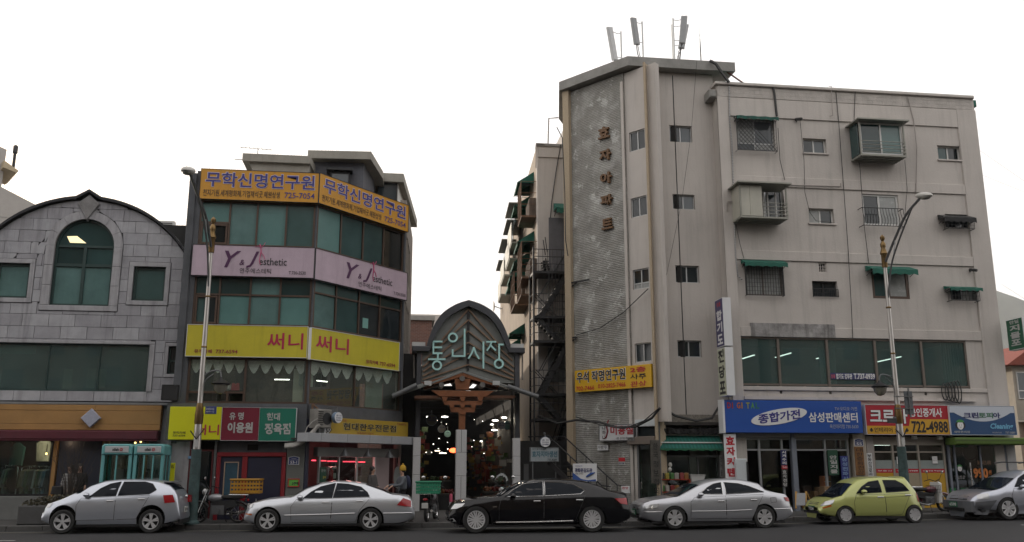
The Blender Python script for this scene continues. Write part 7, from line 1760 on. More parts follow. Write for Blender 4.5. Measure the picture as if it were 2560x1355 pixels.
def car(name,label,Yn,W,pm,wheels,top,belt,wins,doors,handles,mirror,head,tail,shield,back,style,R_=.32,low=.2,roofw=.72,chrome=False,extra=None,x_end=None,group='cars parked along the kerb'):
 P=lambda x,y,d=0:(lambda q:(q.x,q.z))(atY(x,y,Yn+d))
 wp=[P(*w)for w in wheels];g=sum(ground_z(w[0])for w in wp)/len(wp)
 xm_=P(*wheels[0])[0];nT=len(top)
 T=[P(x,y,W*((.65 if xm_>6 else.05 if xm_<0 else.4)if i<6 else.05 if i>nT-7 else.45))for i,(x,y)in enumerate(top)];T[1:-1]=[t for t in sorted(T[1:-1])]
 x0,x1=T[0][0],T[-1][0];xc=(x0+x1)/2;L=x1-x0
 root=thing(name,label,'car',None,group,loc=(xc,Yn+W/2,g));root['category']='car'
 Q=lambda p:(p[0]-xc,p[1]-g)
 T=sorted(Q(p)for p in T);B=sorted(Q(P(*p))for p in belt);hw=W/2;X0,X1=T[0][0],T[-1][0]
 def sect(x):
  zt=lin(T,x);zb=min(lin(B,x),zt-.05);df,dr=x-X0,X1-x
  w=hw*(1-.3*max(0,1-df/.75)**2.2-.2*max(0,1-dr/.7)**2.2)
  zl=low+.12*max(0,1-df/.5)**2+.14*max(0,1-dr/.6)**2;zb=max(zb,zl+.12)
  k=max(0,min(1,(zt-zb-.06)/.33));wr=w*(.9-(.9-roofw)*k);h=zb-zl;G=max(zt-zb,.05)
  return[(0,zl),(.8*w,zl),(.93*w,zl+.03),(.975*w,zl+.18*h),(w,zl+.5*h),(.993*w,zl+.75*h),(.965*w,zl+.93*h),(.935*w,zb),(.935*w+(wr-.935*w)*.45+.012*k,zb+.47*G),(wr,zb+.86*G),(wr*.93,zb+.97*G),(wr*.6,zt+.012),(0,zt+.02)]
 def S(x,z):
  s=sect(x)
  for(a,b),(c,d)in zip(s[1:],s[2:10]):
   if b<=z<=d:return a+(c-a)*(z-b)/max(1e-6,d-b)
  return s[9][0]if z>s[9][1]else s[2][0]
 n=64;xs=[X0+(X1-X0)*(.5-.5*cos(pi*i/n))*.5+(X1-X0)*i/n*.5 for i in range(n+1)];m=13;vs=[]
 for x in xs:
  s=sect(x);vs+=[(x,-y,z)for y,z in s]+[(x,y,z)for y,z in reversed(s[1:-1])]
 k=2*m-2;fs=[(i*k+j,i*k+(j+1)%k,(i+1)*k+(j+1)%k,(i+1)*k+j)for i in range(n)for j in range(k)];fs+=[tuple(range(k))[::-1],tuple(range(n*k,n*k+k))]
 b=MB().use(pm);b.use(M['wheel_well']);b.cur=0;b.add(vs,fs,True);body=b.build('body',None,root);bm_=bmesh.new();bm_.from_mesh(body.data);bmesh.ops.recalc_face_normals(bm_,faces=bm_.faces);bm_.to_mesh(body.data);bm_.free()
 c=MB();wq=[Q(w)for w in wp]
 for(wx,wz)in wq:
  for s_ in(-1,1):a=len(c.v);c.lathe([(R_*1.17,min(s_*(hw-.34),s_*(hw+.1))),(R_*1.17,max(s_*(hw-.34),s_*(hw+.1)))],(wx,0,wz+.01),28,'y')
 ct=link('cut',c.mesh('cut'));ct.matrix_world=root.matrix_world;ct.location=(xc,Yn+hw,g);bm_=bmesh.new();bm_.from_mesh(ct.data);bmesh.ops.recalc_face_normals(bm_,faces=bm_.faces);bm_.to_mesh(ct.data);bm_.free()
 ct.parent=root;ct.location=(0,0,0);md=body.modifiers.new('cut','BOOLEAN');md.object=ct;md.operation='DIFFERENCE';md.solver='EXACT';bpy.context.view_layer.update()
 me=bpy.data.meshes.new_from_object(body.evaluated_get(bpy.context.evaluated_depsgraph_get()));body.modifiers.clear();body.data=me;bpy.data.objects.remove(ct)
 if len(me.materials)<2:me.materials.append(M['wheel_well'])
 for p in me.polygons:
  q=p.center;p.use_smooth=True
  if any((q.x-wx)**2+(q.z-wz)**2<(R_*1.175)**2 and abs(q.y)<hw+.1 and abs(q.y)>.2 for wx,wz in wq)or(p.normal.z<-.9 and q.z<low+.1):p.material_index=1
  elif p.material_index:p.material_index=0
 me.set_sharp_from_angle(angle=R(42))
 def patch(poly,off,mm,nm,parent=root,both=True,step=.07):
  pl=[Q(P(*p))for p in poly];z0_,z1_=min(p[1]for p in pl),max(p[1]for p in pl);xa,xb_=min(p[0]for p in pl),max(p[0]for p in pl);o=None
  for s_ in((-1,1)if both else(-1,)):
   b=MB();kz=max(1,int((z1_-z0_)/step));kx=max(1,int((xb_-xa)/(.25 if off<.0075 else.05)))
   for i in range(kz):
    for j in range(kx):
     q=pl
     for A_,B_ in((((0,z0_+(z1_-z0_)*i/kz)),(1,z0_+(z1_-z0_)*i/kz)),((1,z0_+(z1_-z0_)*(i+1)/kz),(0,z0_+(z1_-z0_)*(i+1)/kz)),((xa+(xb_-xa)*(j+1)/kx,0),(xa+(xb_-xa)*(j+1)/kx,1)),((xa+(xb_-xa)*j/kx,1),(xa+(xb_-xa)*j/kx,0))):
      if q:q=clip(q,A_,B_)
     if q:b.add([(x,s_*(S(x,z)+off),z)for x,z in q],[tuple(range(len(q)))],True)
   if not b.v:continue
   mh=b.mesh(nm,mm);bm_=bmesh.new();bm_.from_mesh(mh);bmesh.ops.remove_doubles(bm_,verts=bm_.verts,dist=.002);bmesh.ops.recalc_face_normals(bm_,faces=bm_.faces);f0=bm_.faces[:]
   if f0 and sum(f.normal.y for f in f0)*s_<0:bmesh.ops.reverse_faces(bm_,faces=f0)
   bm_.to_mesh(mh);bm_.free();q_=link(nm,mh,parent);o=o or q_
  return o
 def line(pts,r_,mm,nm,off=.0,closed=False,parent=root,both=True):
  for s_ in((-1,1)if both else(-1,)):
   q=[]
   pp=[Q(P(*p))for p in pts]
   for a,d in zip(pp,pp[1:]+(pp[:1]if closed else[])):
    for t in range(5):x,z=a[0]+(d[0]-a[0])*t/5,a[1]+(d[1]-a[1])*t/5;q.append((x,s_*(S(x,z)+off),z))
   if not closed:x,z=pp[-1];q.append((x,s_*(S(x,z)+off),z))
   MB().tube(q,r_,5,closed).build(nm,mm,parent)
 for w_ in wins:patch(w_,.006,M['car_glass'],'side_window');line(w_,.011,M['steel']if chrome else M['trim_black'],'window_trim',.004,True)
 ds=[]
 for d_ in doors:
  o=patch(d_,.003,pm,'door',both=False);line(d_,.0065,M['trim_black'],'door_seam',.0,True,both=False);ds.append(o)
 for h_,par in zip(handles,ds):
  x,z=Q(P(*h_));y=-S(x,z);MB().cbox(x-.1,x+.1,y-.03,y+.02,z-.018,z+.018,.01).build('handle',M['steel']if chrome else M['rim_alloy'],par)
 x,z=Q(P(*mirror));y=S(x,z)
 for s_ in(-1,1):q=MB().ball((x,s_*(y+.1),z),.1,10,(.9,1.0,.62)).build('mirror',pm,root)
 if head:
  patch(head,.018,M['lamp_clear'],'headlight')
 if tail:patch(tail,.018,M['lamp_red'],'taillight')
 def topglass(rng,nm):
  a,c=(Q(P(*p,.35))for p in rng);b=MB();vs=[];kk=10
  for i in range(kk+1):
   x=a[0]+(c[0]-a[0])*i/kk;s=sect(x);e=sect(x+.02);dz=.008
   w9=s[9][0]*.93
   for y in(-1,-.6,0,.6,1):vs.append((x+(-.006 if nm=='windshield' else.006),y*w9,(s[10][1]if abs(y)==1 else s[11][1]if abs(y)==.6 else s[12][1])+dz))
  b.add(vs,[(5*i+j,5*i+j+1,5*i+6+j,5*i+5+j)for i in range(kk)for j in range(4)],True).build(nm,M['car_glass'],root)
 topglass(shield,'windshield');topglass(back,'rear_window')
 tm_,rm,dm_=wheel_mesh(R_,style)
 for wx,wz in wq:
  for s_ in(-1,1):
   w_=link('wheel',tm_,root,(wx,s_*(hw-.11),max(wz,R_+.0)if 0 else R_),(0,0,0 if s_<0 else pi));link('rim',rm,w_);link('brake_disc',dm_,w_)
# lower lip, plates, exhaust
 s=sect(X0+.02);fw=s[4][0]
 MB().box(X0+.3,X1-.3,-hw*.9,hw*.9,low-.04,low+.02).build('floor_pan',M['trim_black'],root)
 NOSE[0]=lambda z:next((a[0]+(c_[0]-a[0])*max(0,min(1,(z-a[1])/max(1e-4,c_[1]-a[1])))for a,c_ in zip(T,T[1:])if c_[1]>=z),X0)
 if extra:extra(root,X0,X1,hw,S,Q,P,sect,patch,line)
 return root
def plate(root,x,z,txt,m,tm,sgn=-1,w=.2,h=.08):
 b=MB().box(x-.01,x+.01,-w,w,z-h,z+h).build('licence_plate',m,root);v,f,a=text_mesh(txt,.02)
 MB().add([(x+sgn*.014,(sgn*-1)*(.85*w-1.7*w*a_)*(-1 if sgn>0 else 1)*(1 if sgn<0 else-1),z-h*.6+h*1.2*b_)for a_,b_ in v],f).build('lettering',tm,b)
def front(grz,bars=5,gw=.42,lower=True,pl=None,bumper=None,hl=None):
 def ex(root,X0,X1,hw,S,Q,P,sect,patch,line):
  if grz:
   xg,xh=NOSE[0](grz[0]),NOSE[0](grz[1]);b=MB().prism([(xg-.012,grz[0]),(xh-.012,grz[1]),(xh+.1,grz[1]),(xg+.1,grz[0])],-gw,gw).build('grille',M['trim_black'],root);q=MB()
   for i in range(bars):z=grz[0]+(grz[1]-grz[0])*(i+.5)/bars;xx=xg+(xh-xg)*(i+.5)/bars;q.box(xx-.022,xx-.01,-gw,gw,z-.01,z+.01)
   q.build('grille_bar',M['steel'],root)
  if hl:
   xa,xb=NOSE[0](hl[0]),NOSE[0](hl[1]);w_=sect(X0+.12)[4][0]
   for s_ in(-1,1):MB().add([(xa-.015,s_*(gw+.05),hl[0]),(xa+.05,s_*w_*.95,hl[0]),(xb+.05,s_*w_*.93,hl[1]),(xb-.015,s_*(gw+.05),hl[1])],[(0,1,2,3)if s_>0 else(3,2,1,0)]).build('headlight',M['lamp_clear'],root)
  if lower:MB().box(X0-.008,X0+.12,-.5,.5,.3,.38).build('air_intake',M['trim_black'],root)
  if pl:plate(root,NOSE[0](pl[0])-.03,pl[0],pl[1],pl[2],pl[3])
  if bumper:bumper(root,X0,X1,hw,S,Q,P,sect,patch,line)
 return ex
def rear_end(pz,txt,ex2=None):
 def ex(root,X0,X1,hw,S,Q,P,sect,patch,line):
  plate(root,X1+.012,pz,txt,M['plate_white'],K_INK,1)
  for y in(-.5,):MB().lathe([(.035,-.1),(.035,.05)],(X1-.08,y,.27),10,'x').build('exhaust',M['steel'],root)
  if ex2:ex2(root,X0,X1,hw,S,Q,P,sect,patch,line)
 return ex
car('hatchback_car','silver hatchback parked in front of the teal phone boxes',27.2,1.66,silver_b,[(155,1299),(376,1298)],
[(98,1300),(99,1282),(105,1269),(122,1258),(155,1247),(194,1236),(209,1229),(240,1213.7),(271,1203),(310,1199),(349,1199),(388,1200.5),(410,1203),(424,1214),(436,1227),(443,1240),(447,1262),(448,1288),(447,1300)],
[(98,1290),(110,1268),(194,1246),(290,1241),(385,1234),(440,1236),(448,1262)],
[[(221,1242.5),(248,1221.5),(271,1210),(298,1204.5),(288,1239.5)],[(305,1204.8),(358,1204.8),(378,1210),(389,1224.6),(372,1235),(293,1239)]],
[[(188,1301),(190,1264),(201,1246),(289,1242),(283,1299)],[(283.5,1299),(289.5,1242),(374,1238),(356,1268),(339,1297)]],[(275,1252),(353,1247.5)],(216,1237),
[(107,1270),(114,1260),(128,1257),(119,1269)],[(407,1238),(430,1237),(436,1256),(411,1258)],((196,1235),(262,1206)),((412,1204),(440,1232)),(5,'d'),.325,.22,.73,
extra=rear_end(.62,'52가 1804',lambda r,X0,X1,hw,S,Q,P,*a:(MB().ball((X1-.0,-.0,.98),.05,8).build('badge',M['steel'],r),MB().box(X1-.56,X1-.3,-hw*.62,hw*.62,1.38,1.41).build('spoiler',silver_b,r),MB().box(X1-.06,X1+.01,-.6,.6,.24,.36).build('rear_diffuser',M['trim_black'],r),MB().prism([(X1-.06,.8),(X1+.02,.8),(X1+.0,1.0),(X1-.08,1.0)],hw*.55,hw*.86).build('taillight',M['lamp_red'],r))))
car('sedan_car','silver saloon with an arched roofline parked before the butcher shop',27.1,1.8,silver,[(668,1302),(926,1301)],
[(607,1298),(608,1284),(614,1272),(626,1259),(666,1248),(713,1243),(737,1241),(769,1220),(806,1207),(843,1202.5),(881,1204),(913,1209),(955,1224),(979,1236),(1000,1238),(1024,1241),(1033,1254),(1037,1275),(1035,1297)],
[(607,1290),(625,1265),(740,1249),(830,1246),(926,1243),(1000,1244),(1036,1262)],
[[(757,1246),(777,1230),(801,1217),(838,1208),(830,1244.5)],[(842,1208.5),(870,1210.6),(902,1217.8),(918,1231),(923.7,1241.7),(832,1244.4)]],
[[(727,1306),(727,1267),(740,1249),(830,1246.5),(825,1306)],[(826,1306),(831,1246.5),(926,1244),(899,1275),(888,1305)]],[(814,1256),(899,1253)],(750,1243),
[(614,1274),(621,1263),(632,1258),(628,1268)],[(1008,1245),(1028,1252),(1028,1268),(992,1263)],((741,1239),(798,1209)),((915,1210),(978,1235)),(5,'d'),.325,.2,.7,
extra=rear_end(.74,'04루 5239',lambda r,X0,X1,hw,S,Q,P,sect,patch,line:(line([(711,1288),(800,1286),(887,1283)],.02,M['rim_alloy'],'side_moulding',.004),line([(958,1283),(1030,1282)],.02,M['rim_alloy'],'bumper_strip',.004),patch([(610,1287),(612,1284),(629,1285),(627,1289)],.01,M['lamp_amber'],'side_marker'),MB().tube([(X0+.22,0,.83),(X0+.22,0,.9)],.012,5).build('hood_ornament',M['steel'],r))))
car('black_car','glossy black limousine with chrome window trim parked in front of the market gate',25.9,1.87,blackp,[(1190.6,1305),(1481,1305)],
[(1117,1306),(1117,1288),(1121,1276),(1136,1255),(1158,1249),(1193,1244),(1242,1239),(1267,1224),(1299,1207),(1329,1199.5),(1378,1197),(1425,1199),(1460,1204),(1492,1215),(1524,1228),(1540,1230),(1568,1231.5),(1573,1246),(1577,1272),(1576,1300)],
[(1117,1296),(1136,1262),(1250,1246),(1360,1243),(1460,1237),(1540,1237),(1576,1258)],
[[(1262,1242),(1289,1222),(1312,1210),(1361,1205),(1359,1240)],[(1365,1205),(1405,1206),(1438,1211),(1464,1226),(1452,1235),(1363,1239.7)]],
[[(1248,1307),(1248,1267),(1254,1247),(1360,1243.5),(1359,1307)],[(1360.5,1307),(1361.5,1243.5),(1464,1239),(1452,1268),(1438,1304)]],[(1343,1253),(1449,1250)],(1283,1239),
[(1128,1274),(1138,1260),(1163,1258.6),(1155,1267),(1143,1272)],[(1537,1246),(1571,1245),(1572,1262),(1553,1259)],((1244,1237),(1318,1201)),((1462,1205),(1536,1230)),(9,'n'),.37,.21,.7,True,
extra=rear_end(.7,'29무 7310',lambda r,X0,X1,hw,S,Q,P,sect,patch,line:(line([(1240,1306),(1330,1305),(1433,1302)],.022,M['steel'],'sill_strip',.006),patch([(1124,1299),(1134,1296),(1141,1304),(1126,1306)],.01,M['lamp_clear'],'fog_lamp'),patch([(1232,1266),(1242,1265),(1242,1268),(1232,1269)],.008,M['steel'],'side_badge'))))
car('saloon_car','silver saloon with slatted grille parked before the snack and appliance shops',26.5,1.84,warm_s,[(1688.5,1299),(1913,1294)],
[(1581,1296),(1581,1276),(1582,1262),(1590,1255),(1609,1247),(1641,1242),(1678,1239),(1699,1228),(1726,1214),(1752,1203.5),(1784,1198),(1816,1197),(1842,1199),(1880,1207.5),(1912,1223),(1938,1231),(1968,1236),(1977,1246),(1984,1267),(1985,1290)],
[(1581,1280),(1592,1261),(1731,1244),(1815,1239),(1914,1234),(1968,1240),(1985,1258)],
[[(1749,1236.5),(1773,1219),(1789,1210.5),(1810,1206),(1809,1236)],[(1816,1206),(1852,1209),(1877,1215.5),(1912,1230),(1817,1235.5)]],
[[(1728,1297),(1728,1255),(1738,1244),(1815,1240),(1817,1296)],[(1818,1296),(1816,1240),(1910,1236),(1893,1268),(1882,1296)]],[(1803,1253),(1885,1250)],(1752,1236),
[(1612,1273),(1618,1263),(1649,1259),(1645,1269)],[(1962,1243),(1977,1243.5),(1979,1254),(1968,1253)],((1681,1237),(1745,1205)),((1882,1208),(1936,1230)),(5,'f'),.335,.2,.7,True,
extra=front((.57,.77),5,.36,True,(.47,'8412',M['plate_green'],M['white_ink']),lambda r,X0,X1,hw,S,Q,P,sect,patch,line:(line([(1730,1278),(1817,1277),(1880,1274)],.014,M['rim_alloy'],'side_moulding',.004),line([(1608,1281),(1655,1279)],.012,M['steel'],'bumper_strip',.004),line([(1935,1272),(1984,1271)],.012,M['steel'],'bumper_strip',.004),patch([(1927,1244),(1941,1243),(1942,1255),(1928,1256)],.004,warm_s,'fuel_flap'),line([(1927,1244),(1941,1243),(1942,1255),(1928,1256)],.005,M['trim_black'],'flap_seam',.002,True)),(.6,.75)))
car('small_car','lime green five door city car parked before the estate agent',26.8,1.5,limep,[(2116,1291),(2289,1288.5)],
[(2021,1294),(2021,1276),(2025,1261),(2031,1253.6),(2050,1243),(2071,1237),(2105,1214),(2127,1199),(2151,1194),(2193,1192),(2241,1192),(2265,1196),(2285,1213),(2297,1229),(2305,1248),(2308,1264),(2308,1286)],
[(2021,1282),(2032,1259),(2075,1243),(2137,1236),(2206,1235),(2278,1230),(2305,1250)],
[[(2143,1234),(2158,1217),(2177,1205),(2202,1201),(2207,1230.5)],[(2213,1200.5),(2246,1201),(2262,1210),(2276,1227),(2218,1231)]],
[[(2141,1290),(2136,1256),(2142,1237),(2212,1236),(2218,1289)],[(2219,1289),(2213,1236),(2277,1233),(2266,1260),(2257,1286)]],[(2202,1242.5),(2271,1237.5)],(2159,1229),
[(2058,1266),(2068,1254),(2089,1249),(2083,1260)],[(2296,1230),(2303,1243),(2306,1256),(2299,1254)],((2073,1236),(2124,1201)),((2266,1197),(2296,1227)),(6,'f'),.27,.2,.76,
extra=front((.56,.64),2,.3,True,(.44,'7324',M['plate_green'],M['white_ink']),lambda r,X0,X1,hw,S,Q,P,sect,patch,line:(line([(2142,1245),(2215,1244),(2285,1239)],.006,M['trim_black'],'body_crease',.0),patch([(2062,1269),(2080,1262),(2082,1266),(2064,1272)],.009,M['lamp_amber'],'indicator'))))
def suv_b(r,X0,X1,hw,S,Q,P,sect,patch,line):
 patch([(2446,1287),(2446,1256),(2492,1250),(2480,1268),(2473,1288)],.02,M['bumper_grey'],'bumper');MB().hprism([(X0+.02,-hw*.8),(X0-.06,-hw*.45),(X0-.08,0),(X0-.06,hw*.45),(X0+.02,hw*.8),(X0+.2,hw*.8),(X0+.2,-hw*.8)],.24,.57).build('bumper',M['bumper_grey'],r);MB().box(X0-.088,X0-.06,-.5,.5,.27,.35).build('air_intake',M['trim_black'],r);plate(r,X0-.095,.46,'6598',M['plate_green'],M['white_ink'])
 [MB().tube([(X0+1.9,s*.62,1.74),(X0+2.2,s*.62,1.78),(X0+4.0,s*.62,1.76)],.025,6).build('roof_rail',M['trim_black'],r)for s in(-1,1)]
car('suv_car','silver sport utility car with grey bumper cut off by the right edge',26.8,1.84,greyp,[(2524,1277),(2722,1268)],
[(2380,1290),(2380,1262),(2383,1244),(2391,1236.4),(2405,1228.4),(2437,1222.5),(2467,1219),(2486,1208),(2512,1190),(2533,1179.5),(2560,1175.5),(2620,1172),(2700,1170),(2755,1178),(2785,1205),(2795,1225),(2797,1260),(2796,1290)],
[(2380,1270),(2400,1238),(2480,1224),(2560,1219),(2700,1212),(2796,1215)],
[[(2540,1217),(2556,1196),(2575,1184),(2622,1180),(2622,1213)],[(2628,1180),(2690,1178),(2735,1182),(2760,1207),(2628,1212)]],
[[(2548,1285),(2530,1240),(2536,1222),(2624,1217),(2624,1285)]],[(2612,1228)],(2556,1216),
[(2449,1247),(2452,1237),(2474,1232),(2473,1247)],None,((2470,1217),(2528,1182)),((2760,1180),(2794,1212)),(5,'f'),.35,.28,.74,
extra=front((.61,.73),3,.46,False,None,suv_b,(.61,.75)))
# ------------------------------------------------------------------ street lamps
def street_lamp(px,Y,headY,hz,label,side):
 X=atY(*px,Y).x;g=ground_z(X)+.14;r=thing('street_lamp',label,'street lamp',None,'street lamps',loc=(X,Y,g));br_=M['brass']
 sl_=mat('teal_sleeve',(.04,.075,.075),.7,var=.6,scale=5,bump=.4,bscale=20);MB().lathe([(.24,0),(.24,.05),(.17,.12),(.145,2.15),(.15,2.2)],n=16).build('base_sleeve',sl_,r)
 po=MB().lathe([(.115,2.2),(.11,3.2),(.085,3.6),(.06,8.4)],n=14).build('pole',mat('pole_silver',(.5,.48,.46),.3,.7,var=.1),r)
 MB().lathe([(.115,2.95),(.13,3.0),(.13,3.2),(.135,3.22),(.11,3.4),(.115,3.45),(.08,3.62)],n=16).build('collar',br_,r)
 for z in(5.3,6.9):MB().lathe([(.08,z),(.095,z+.03),(.08,z+.06)],n=12).build('ring',br_,r)
 MB().lathe([(.09,8.35),(.1,8.4),(.095,8.8),(.13,8.85),(.07,9.05),(.09,9.1),(.095,9.2),(.04,9.3),(.08,9.38),(.08,9.46),(.0,9.55)],n=14).build('finial',br_,r)
 d=headY-Y;zh=hz-g;a=[(0,-.02,8.5),(0,d*.3,9.2),(0,d*.6,zh-.35),(0,d*.95,zh-.02)];c=[(0,-.02,7.2),(0,d*.15,8.3),(0,d*.4,9.1),(0,d*.75,zh-.2)]
 b=MB().tube(smooth3(a),.045,6);b.build('arm',M['grey_metal'],r);MB().tube(smooth3(c),.03,6).build('brace',M['grey_metal'],r);MB().bar((0,d*.22,8.6),(0,d*.3,9.15),.025).build('strut',M['alu'],r)
 hd=MB().ball((0,0,0),.3,14,(.62,1.35,.38)).build('lamp_head',mat('lamp_shell',(.42,.41,.38),.4,var=.1),r,(0,d*1.03,zh),(.25,0,0));MB().ball((0,-.05,-.06),.24,12,(.6,1.2,.34)).build('lens',mat('lamp_lens',(.2,.19,.16),.15,var=.2),hd)
# small lantern on a side arm
 s_=side;MB().tube(smooth3([(0,0,4.35),(s_*.2,0,4.55),(s_*.5,0,4.6),(s_*.58,0,4.4)]),.025,6).tube(smooth3([(0,0,3.95),(s_*.12,0,4.3),(s_*.35,0,4.5)]),.018,6).build('lantern_arm',M['grey_metal'],r)
 ln=MB().lathe([(.03,.3),(.06,.24),(.3,.1),(.26,.06)],n=14).build('lantern_hood',M['dark_metal'],r,(s_*.58,0,4.1));MB().lathe([(.22,.06),(.2,-.08),(.1,-.2),(0,-.22)],n=14).build('lantern_glass',mat('lantern_glass',(.17,.16,.13),.2,var=.2),ln)
 MB().bar((-.2,-.12,2.75),(.0,-.16,2.5),.03).bar((.2,-.12,2.8),(.0,-.16,2.5),.03).build('flag_bracket',M['dark_metal'],r);MB().box(-.06,.06,-.16,-.15,2.25,2.5).build('sticker',M['pale_ink'],r)
 return r,X,g
def smooth3(p,k=5):
 p=[Vector(q)for q in p];out=[]
 for i in range(len(p)-1):
  a,b,c,d=p[max(0,i-1)],p[i],p[i+1],p[min(len(p)-1,i+2)]
  for j in range(k):t=j/k;out.append(.5*(2*b+(c-a)*t+(2*a-5*b+4*c-d)*t*t+(3*b-a-3*c+d)*t**3))
 return out+[p[-1]]
r,X,g=street_lamp((497,1050),28.95,25.2,9.95,'street lamp with peeling teal base before the lemon cafe sign',1)
fr=Frame(X,28.8,0,0)
board(fr,(513,1016,541,1035),-.02,.03,'navy street name sign on the left street lamp',navy,None,[('자하문로15길',(.08,.8,.5,.8),M['white_ink'],.0),('Jahamun-ro 15-gil',(.1,.8,.2,.38),M['white_ink'],0)],name='street_sign')
r,X,g=street_lamp((2247,1050),28.8,26.2,10.45,'street lamp with teal base before the estate agent',-1)
fr=Frame(X,28.75,0,0);a=fr.box(2262,978,2282,1036);rr=thing('traffic_sign','back of a grey traffic sign clamped to the right street lamp','sign',fr.at((a[0]+a[1])/2,0,a[2]));w=(a[1]-a[0])/2
MB().cbox(-w,w,-.02,.02,0,a[3]-a[2],.005).build('panel',mat('sign_back',(.12,.13,.14),.5,.3),rr);MB().bar((0,-.04,-.1),(0,-.04,a[3]-a[2]+.1),.04).bar((-w-.4,-.05,.2),(w,-.05,.2),.03).bar((-w-.4,-.05,.6),(w,-.05,.6),.03).build('bracket',M['grey_metal'],rr)
a=fr.box(2212,1046,2240,1058);rr=thing('street_sign','dark street name sign seen edge on at the right street lamp','sign',fr.at((a[0]+a[1])/2,-.1,a[2]));w=(a[1]-a[0])/2;MB().box(-w,w,-.02,.02,0,a[3]-a[2]).build('panel',M['dark_metal'],rr,None,(0,0,.3));MB().lathe([(.05,0),(.05,.05)],(w*.5,0,a[3]-a[2])).build('clamp',M['grey_metal'],rr)
# ------------------------------------------------------------------ phone boxes
tl=mat('booth_teal',(.13,.36,.37),.5,var=.2,scale=3,streak=.3)
for i,(x0_,x1_)in enumerate(((250,327),(331,408))):
 fr=Frame(0,29.35);a=fr.box(x0_,1110,x1_,1240);w=(a[1]-a[0])/2;r=thing('phone_booth',['teal phone box on the left, door glass in two lights','teal phone box on the right, nearest the street lamp'][i],'phone box',Frame((a[0]+a[1])/2,29.35,0,.16),'teal phone boxes');H=a[3]-.16
 for x in(-w+.05,w-.05):
  for y in(.05,.85):MB().cbox(x-.05,x+.05,y-.05,y+.05,0,H-.3,.02).build('post',tl,r)
 MB().prism([(-w,H-.32),(w,H-.32),(w,H-.06),(w-.06,H),(-w+.06,H),(-w,H-.06)],-.04,.94,.03).build('header',tl,r);MB().cbox(-w+.1,w-.1,-.055,-.03,H-.26,H-.07).build('name_panel',mat('header_pale',(.42,.44,.45),.5),r)
 text(r,'olleh',(-.13,.06,H-.21,H-.12),M['dark_red_ink']if 0 else K_INK,y=-.06,bold=.03);MB().tube([(.13+.035*cos(t*pi/5),-.06,H-.165+.04*sin(t*pi/5))for t in range(10)],.012,4,True).build('logo',M['red_ink'],r)
 b=MB();[b.box(x-.02,x+.02,0,.06,.1,H-.33)for x in((-.0,)if i==0 else(-.14,.13))];b.box(-w+.1,w-.1,.002,.058,.1,.3);b.build('door_bar',tl,r)
 pane(r,-w+.1,w-.1,.3,H-.33,.03,M['clear']);pane(r,-w+.1,w-.1,.3,H-.33,.86,M['clear'])
 for x in(-w+.03,w-.03):MB().box(x-.004,x+.004,.1,.8,.3,H-.33).build('side_pane',M['clear_green'],r);MB().box(x-.02,x+.02,.42,.46,.1,H-.33).build('side_bar',tl,r)
 ph_=MB().cbox(-.2,.12,.55,.75,1.0,1.6,.03).build('telephone',mat('phone_grey',(.14,.15,.16),.5),r);MB().tube([(-.15,.52,1.5),(-.17,.5,1.3),(-.15,.52,1.1)],.03,6).build('handset',M['black'],ph_)
fr=Frame(0,29.9);board(fr,(424,1157,436,1220),0,.03,'narrow yellow banner strip standing right of the phone boxes',sb,None,[('써니',(.2,.8,.75,.95),K_INK,.02)],name='banner',cat='banner')
# ------------------------------------------------------------------ planter and leafless shrub
q=atY(150,1262,29.2);r=thing('planter','dark stone planter with clipped shrub behind the silver hatchback','planter',None,None,loc=(q.x+.2,29.3,.15));MB().cbox(-1.3,1.3,-.3,.4,0,.55,.03).build('trough',mat('planter_stone',(.07,.07,.07),.8,var=.3),r)
b=MB();rd=random.Random(3)
for i in range(900):
 x,y=rd.uniform(-1.2,1.3),rd.uniform(-.3,.4);z=.55+rd.random()*.32*(1-(x/1.5)**2);e1=Vector((rd.uniform(-1,1),rd.uniform(-1,1),rd.uniform(-1,1))).normalized()*.04;e2=e1 .orthogonal().normalized()*.03;p=Vector((x,y,z));b.add([p-e1,p+e2,p+e1,p-e2],[(0,1,2,3)])
tag(b.build('foliage',mat('winter_leaf',(.05,.045,.025),.8,var=.5,scale=6),r),kind='stuff')
q=atY(185,1240,29.6);r=thing('bare_shrub','leafless twiggy shrub before the navy panel','shrub',None,None,loc=(q.x-.1,29.5,.6));b=MB()
for i in range(34):
 a_=rd.uniform(0,6.3);s_=rd.uniform(.1,.75);h=rd.uniform(1.1,2.0);p1_=Vector((cos(a_)*s_*.4,sin(a_)*s_*.15,h*.5));p2_=Vector((cos(a_)*s_,sin(a_)*s_*.4,h));b.tube([(0,0,-.3),p1_,p2_],[.014,.009,.004],4)
 for k in range(4):e=p1_.lerp(p2_,rd.random());b.tube([e,e+Vector((rd.uniform(-.25,.25),rd.uniform(-.15,.15),rd.uniform(.1,.4)))],[.005,.003],3)
tag(b.build('twigs',tm,r),kind='stuff')
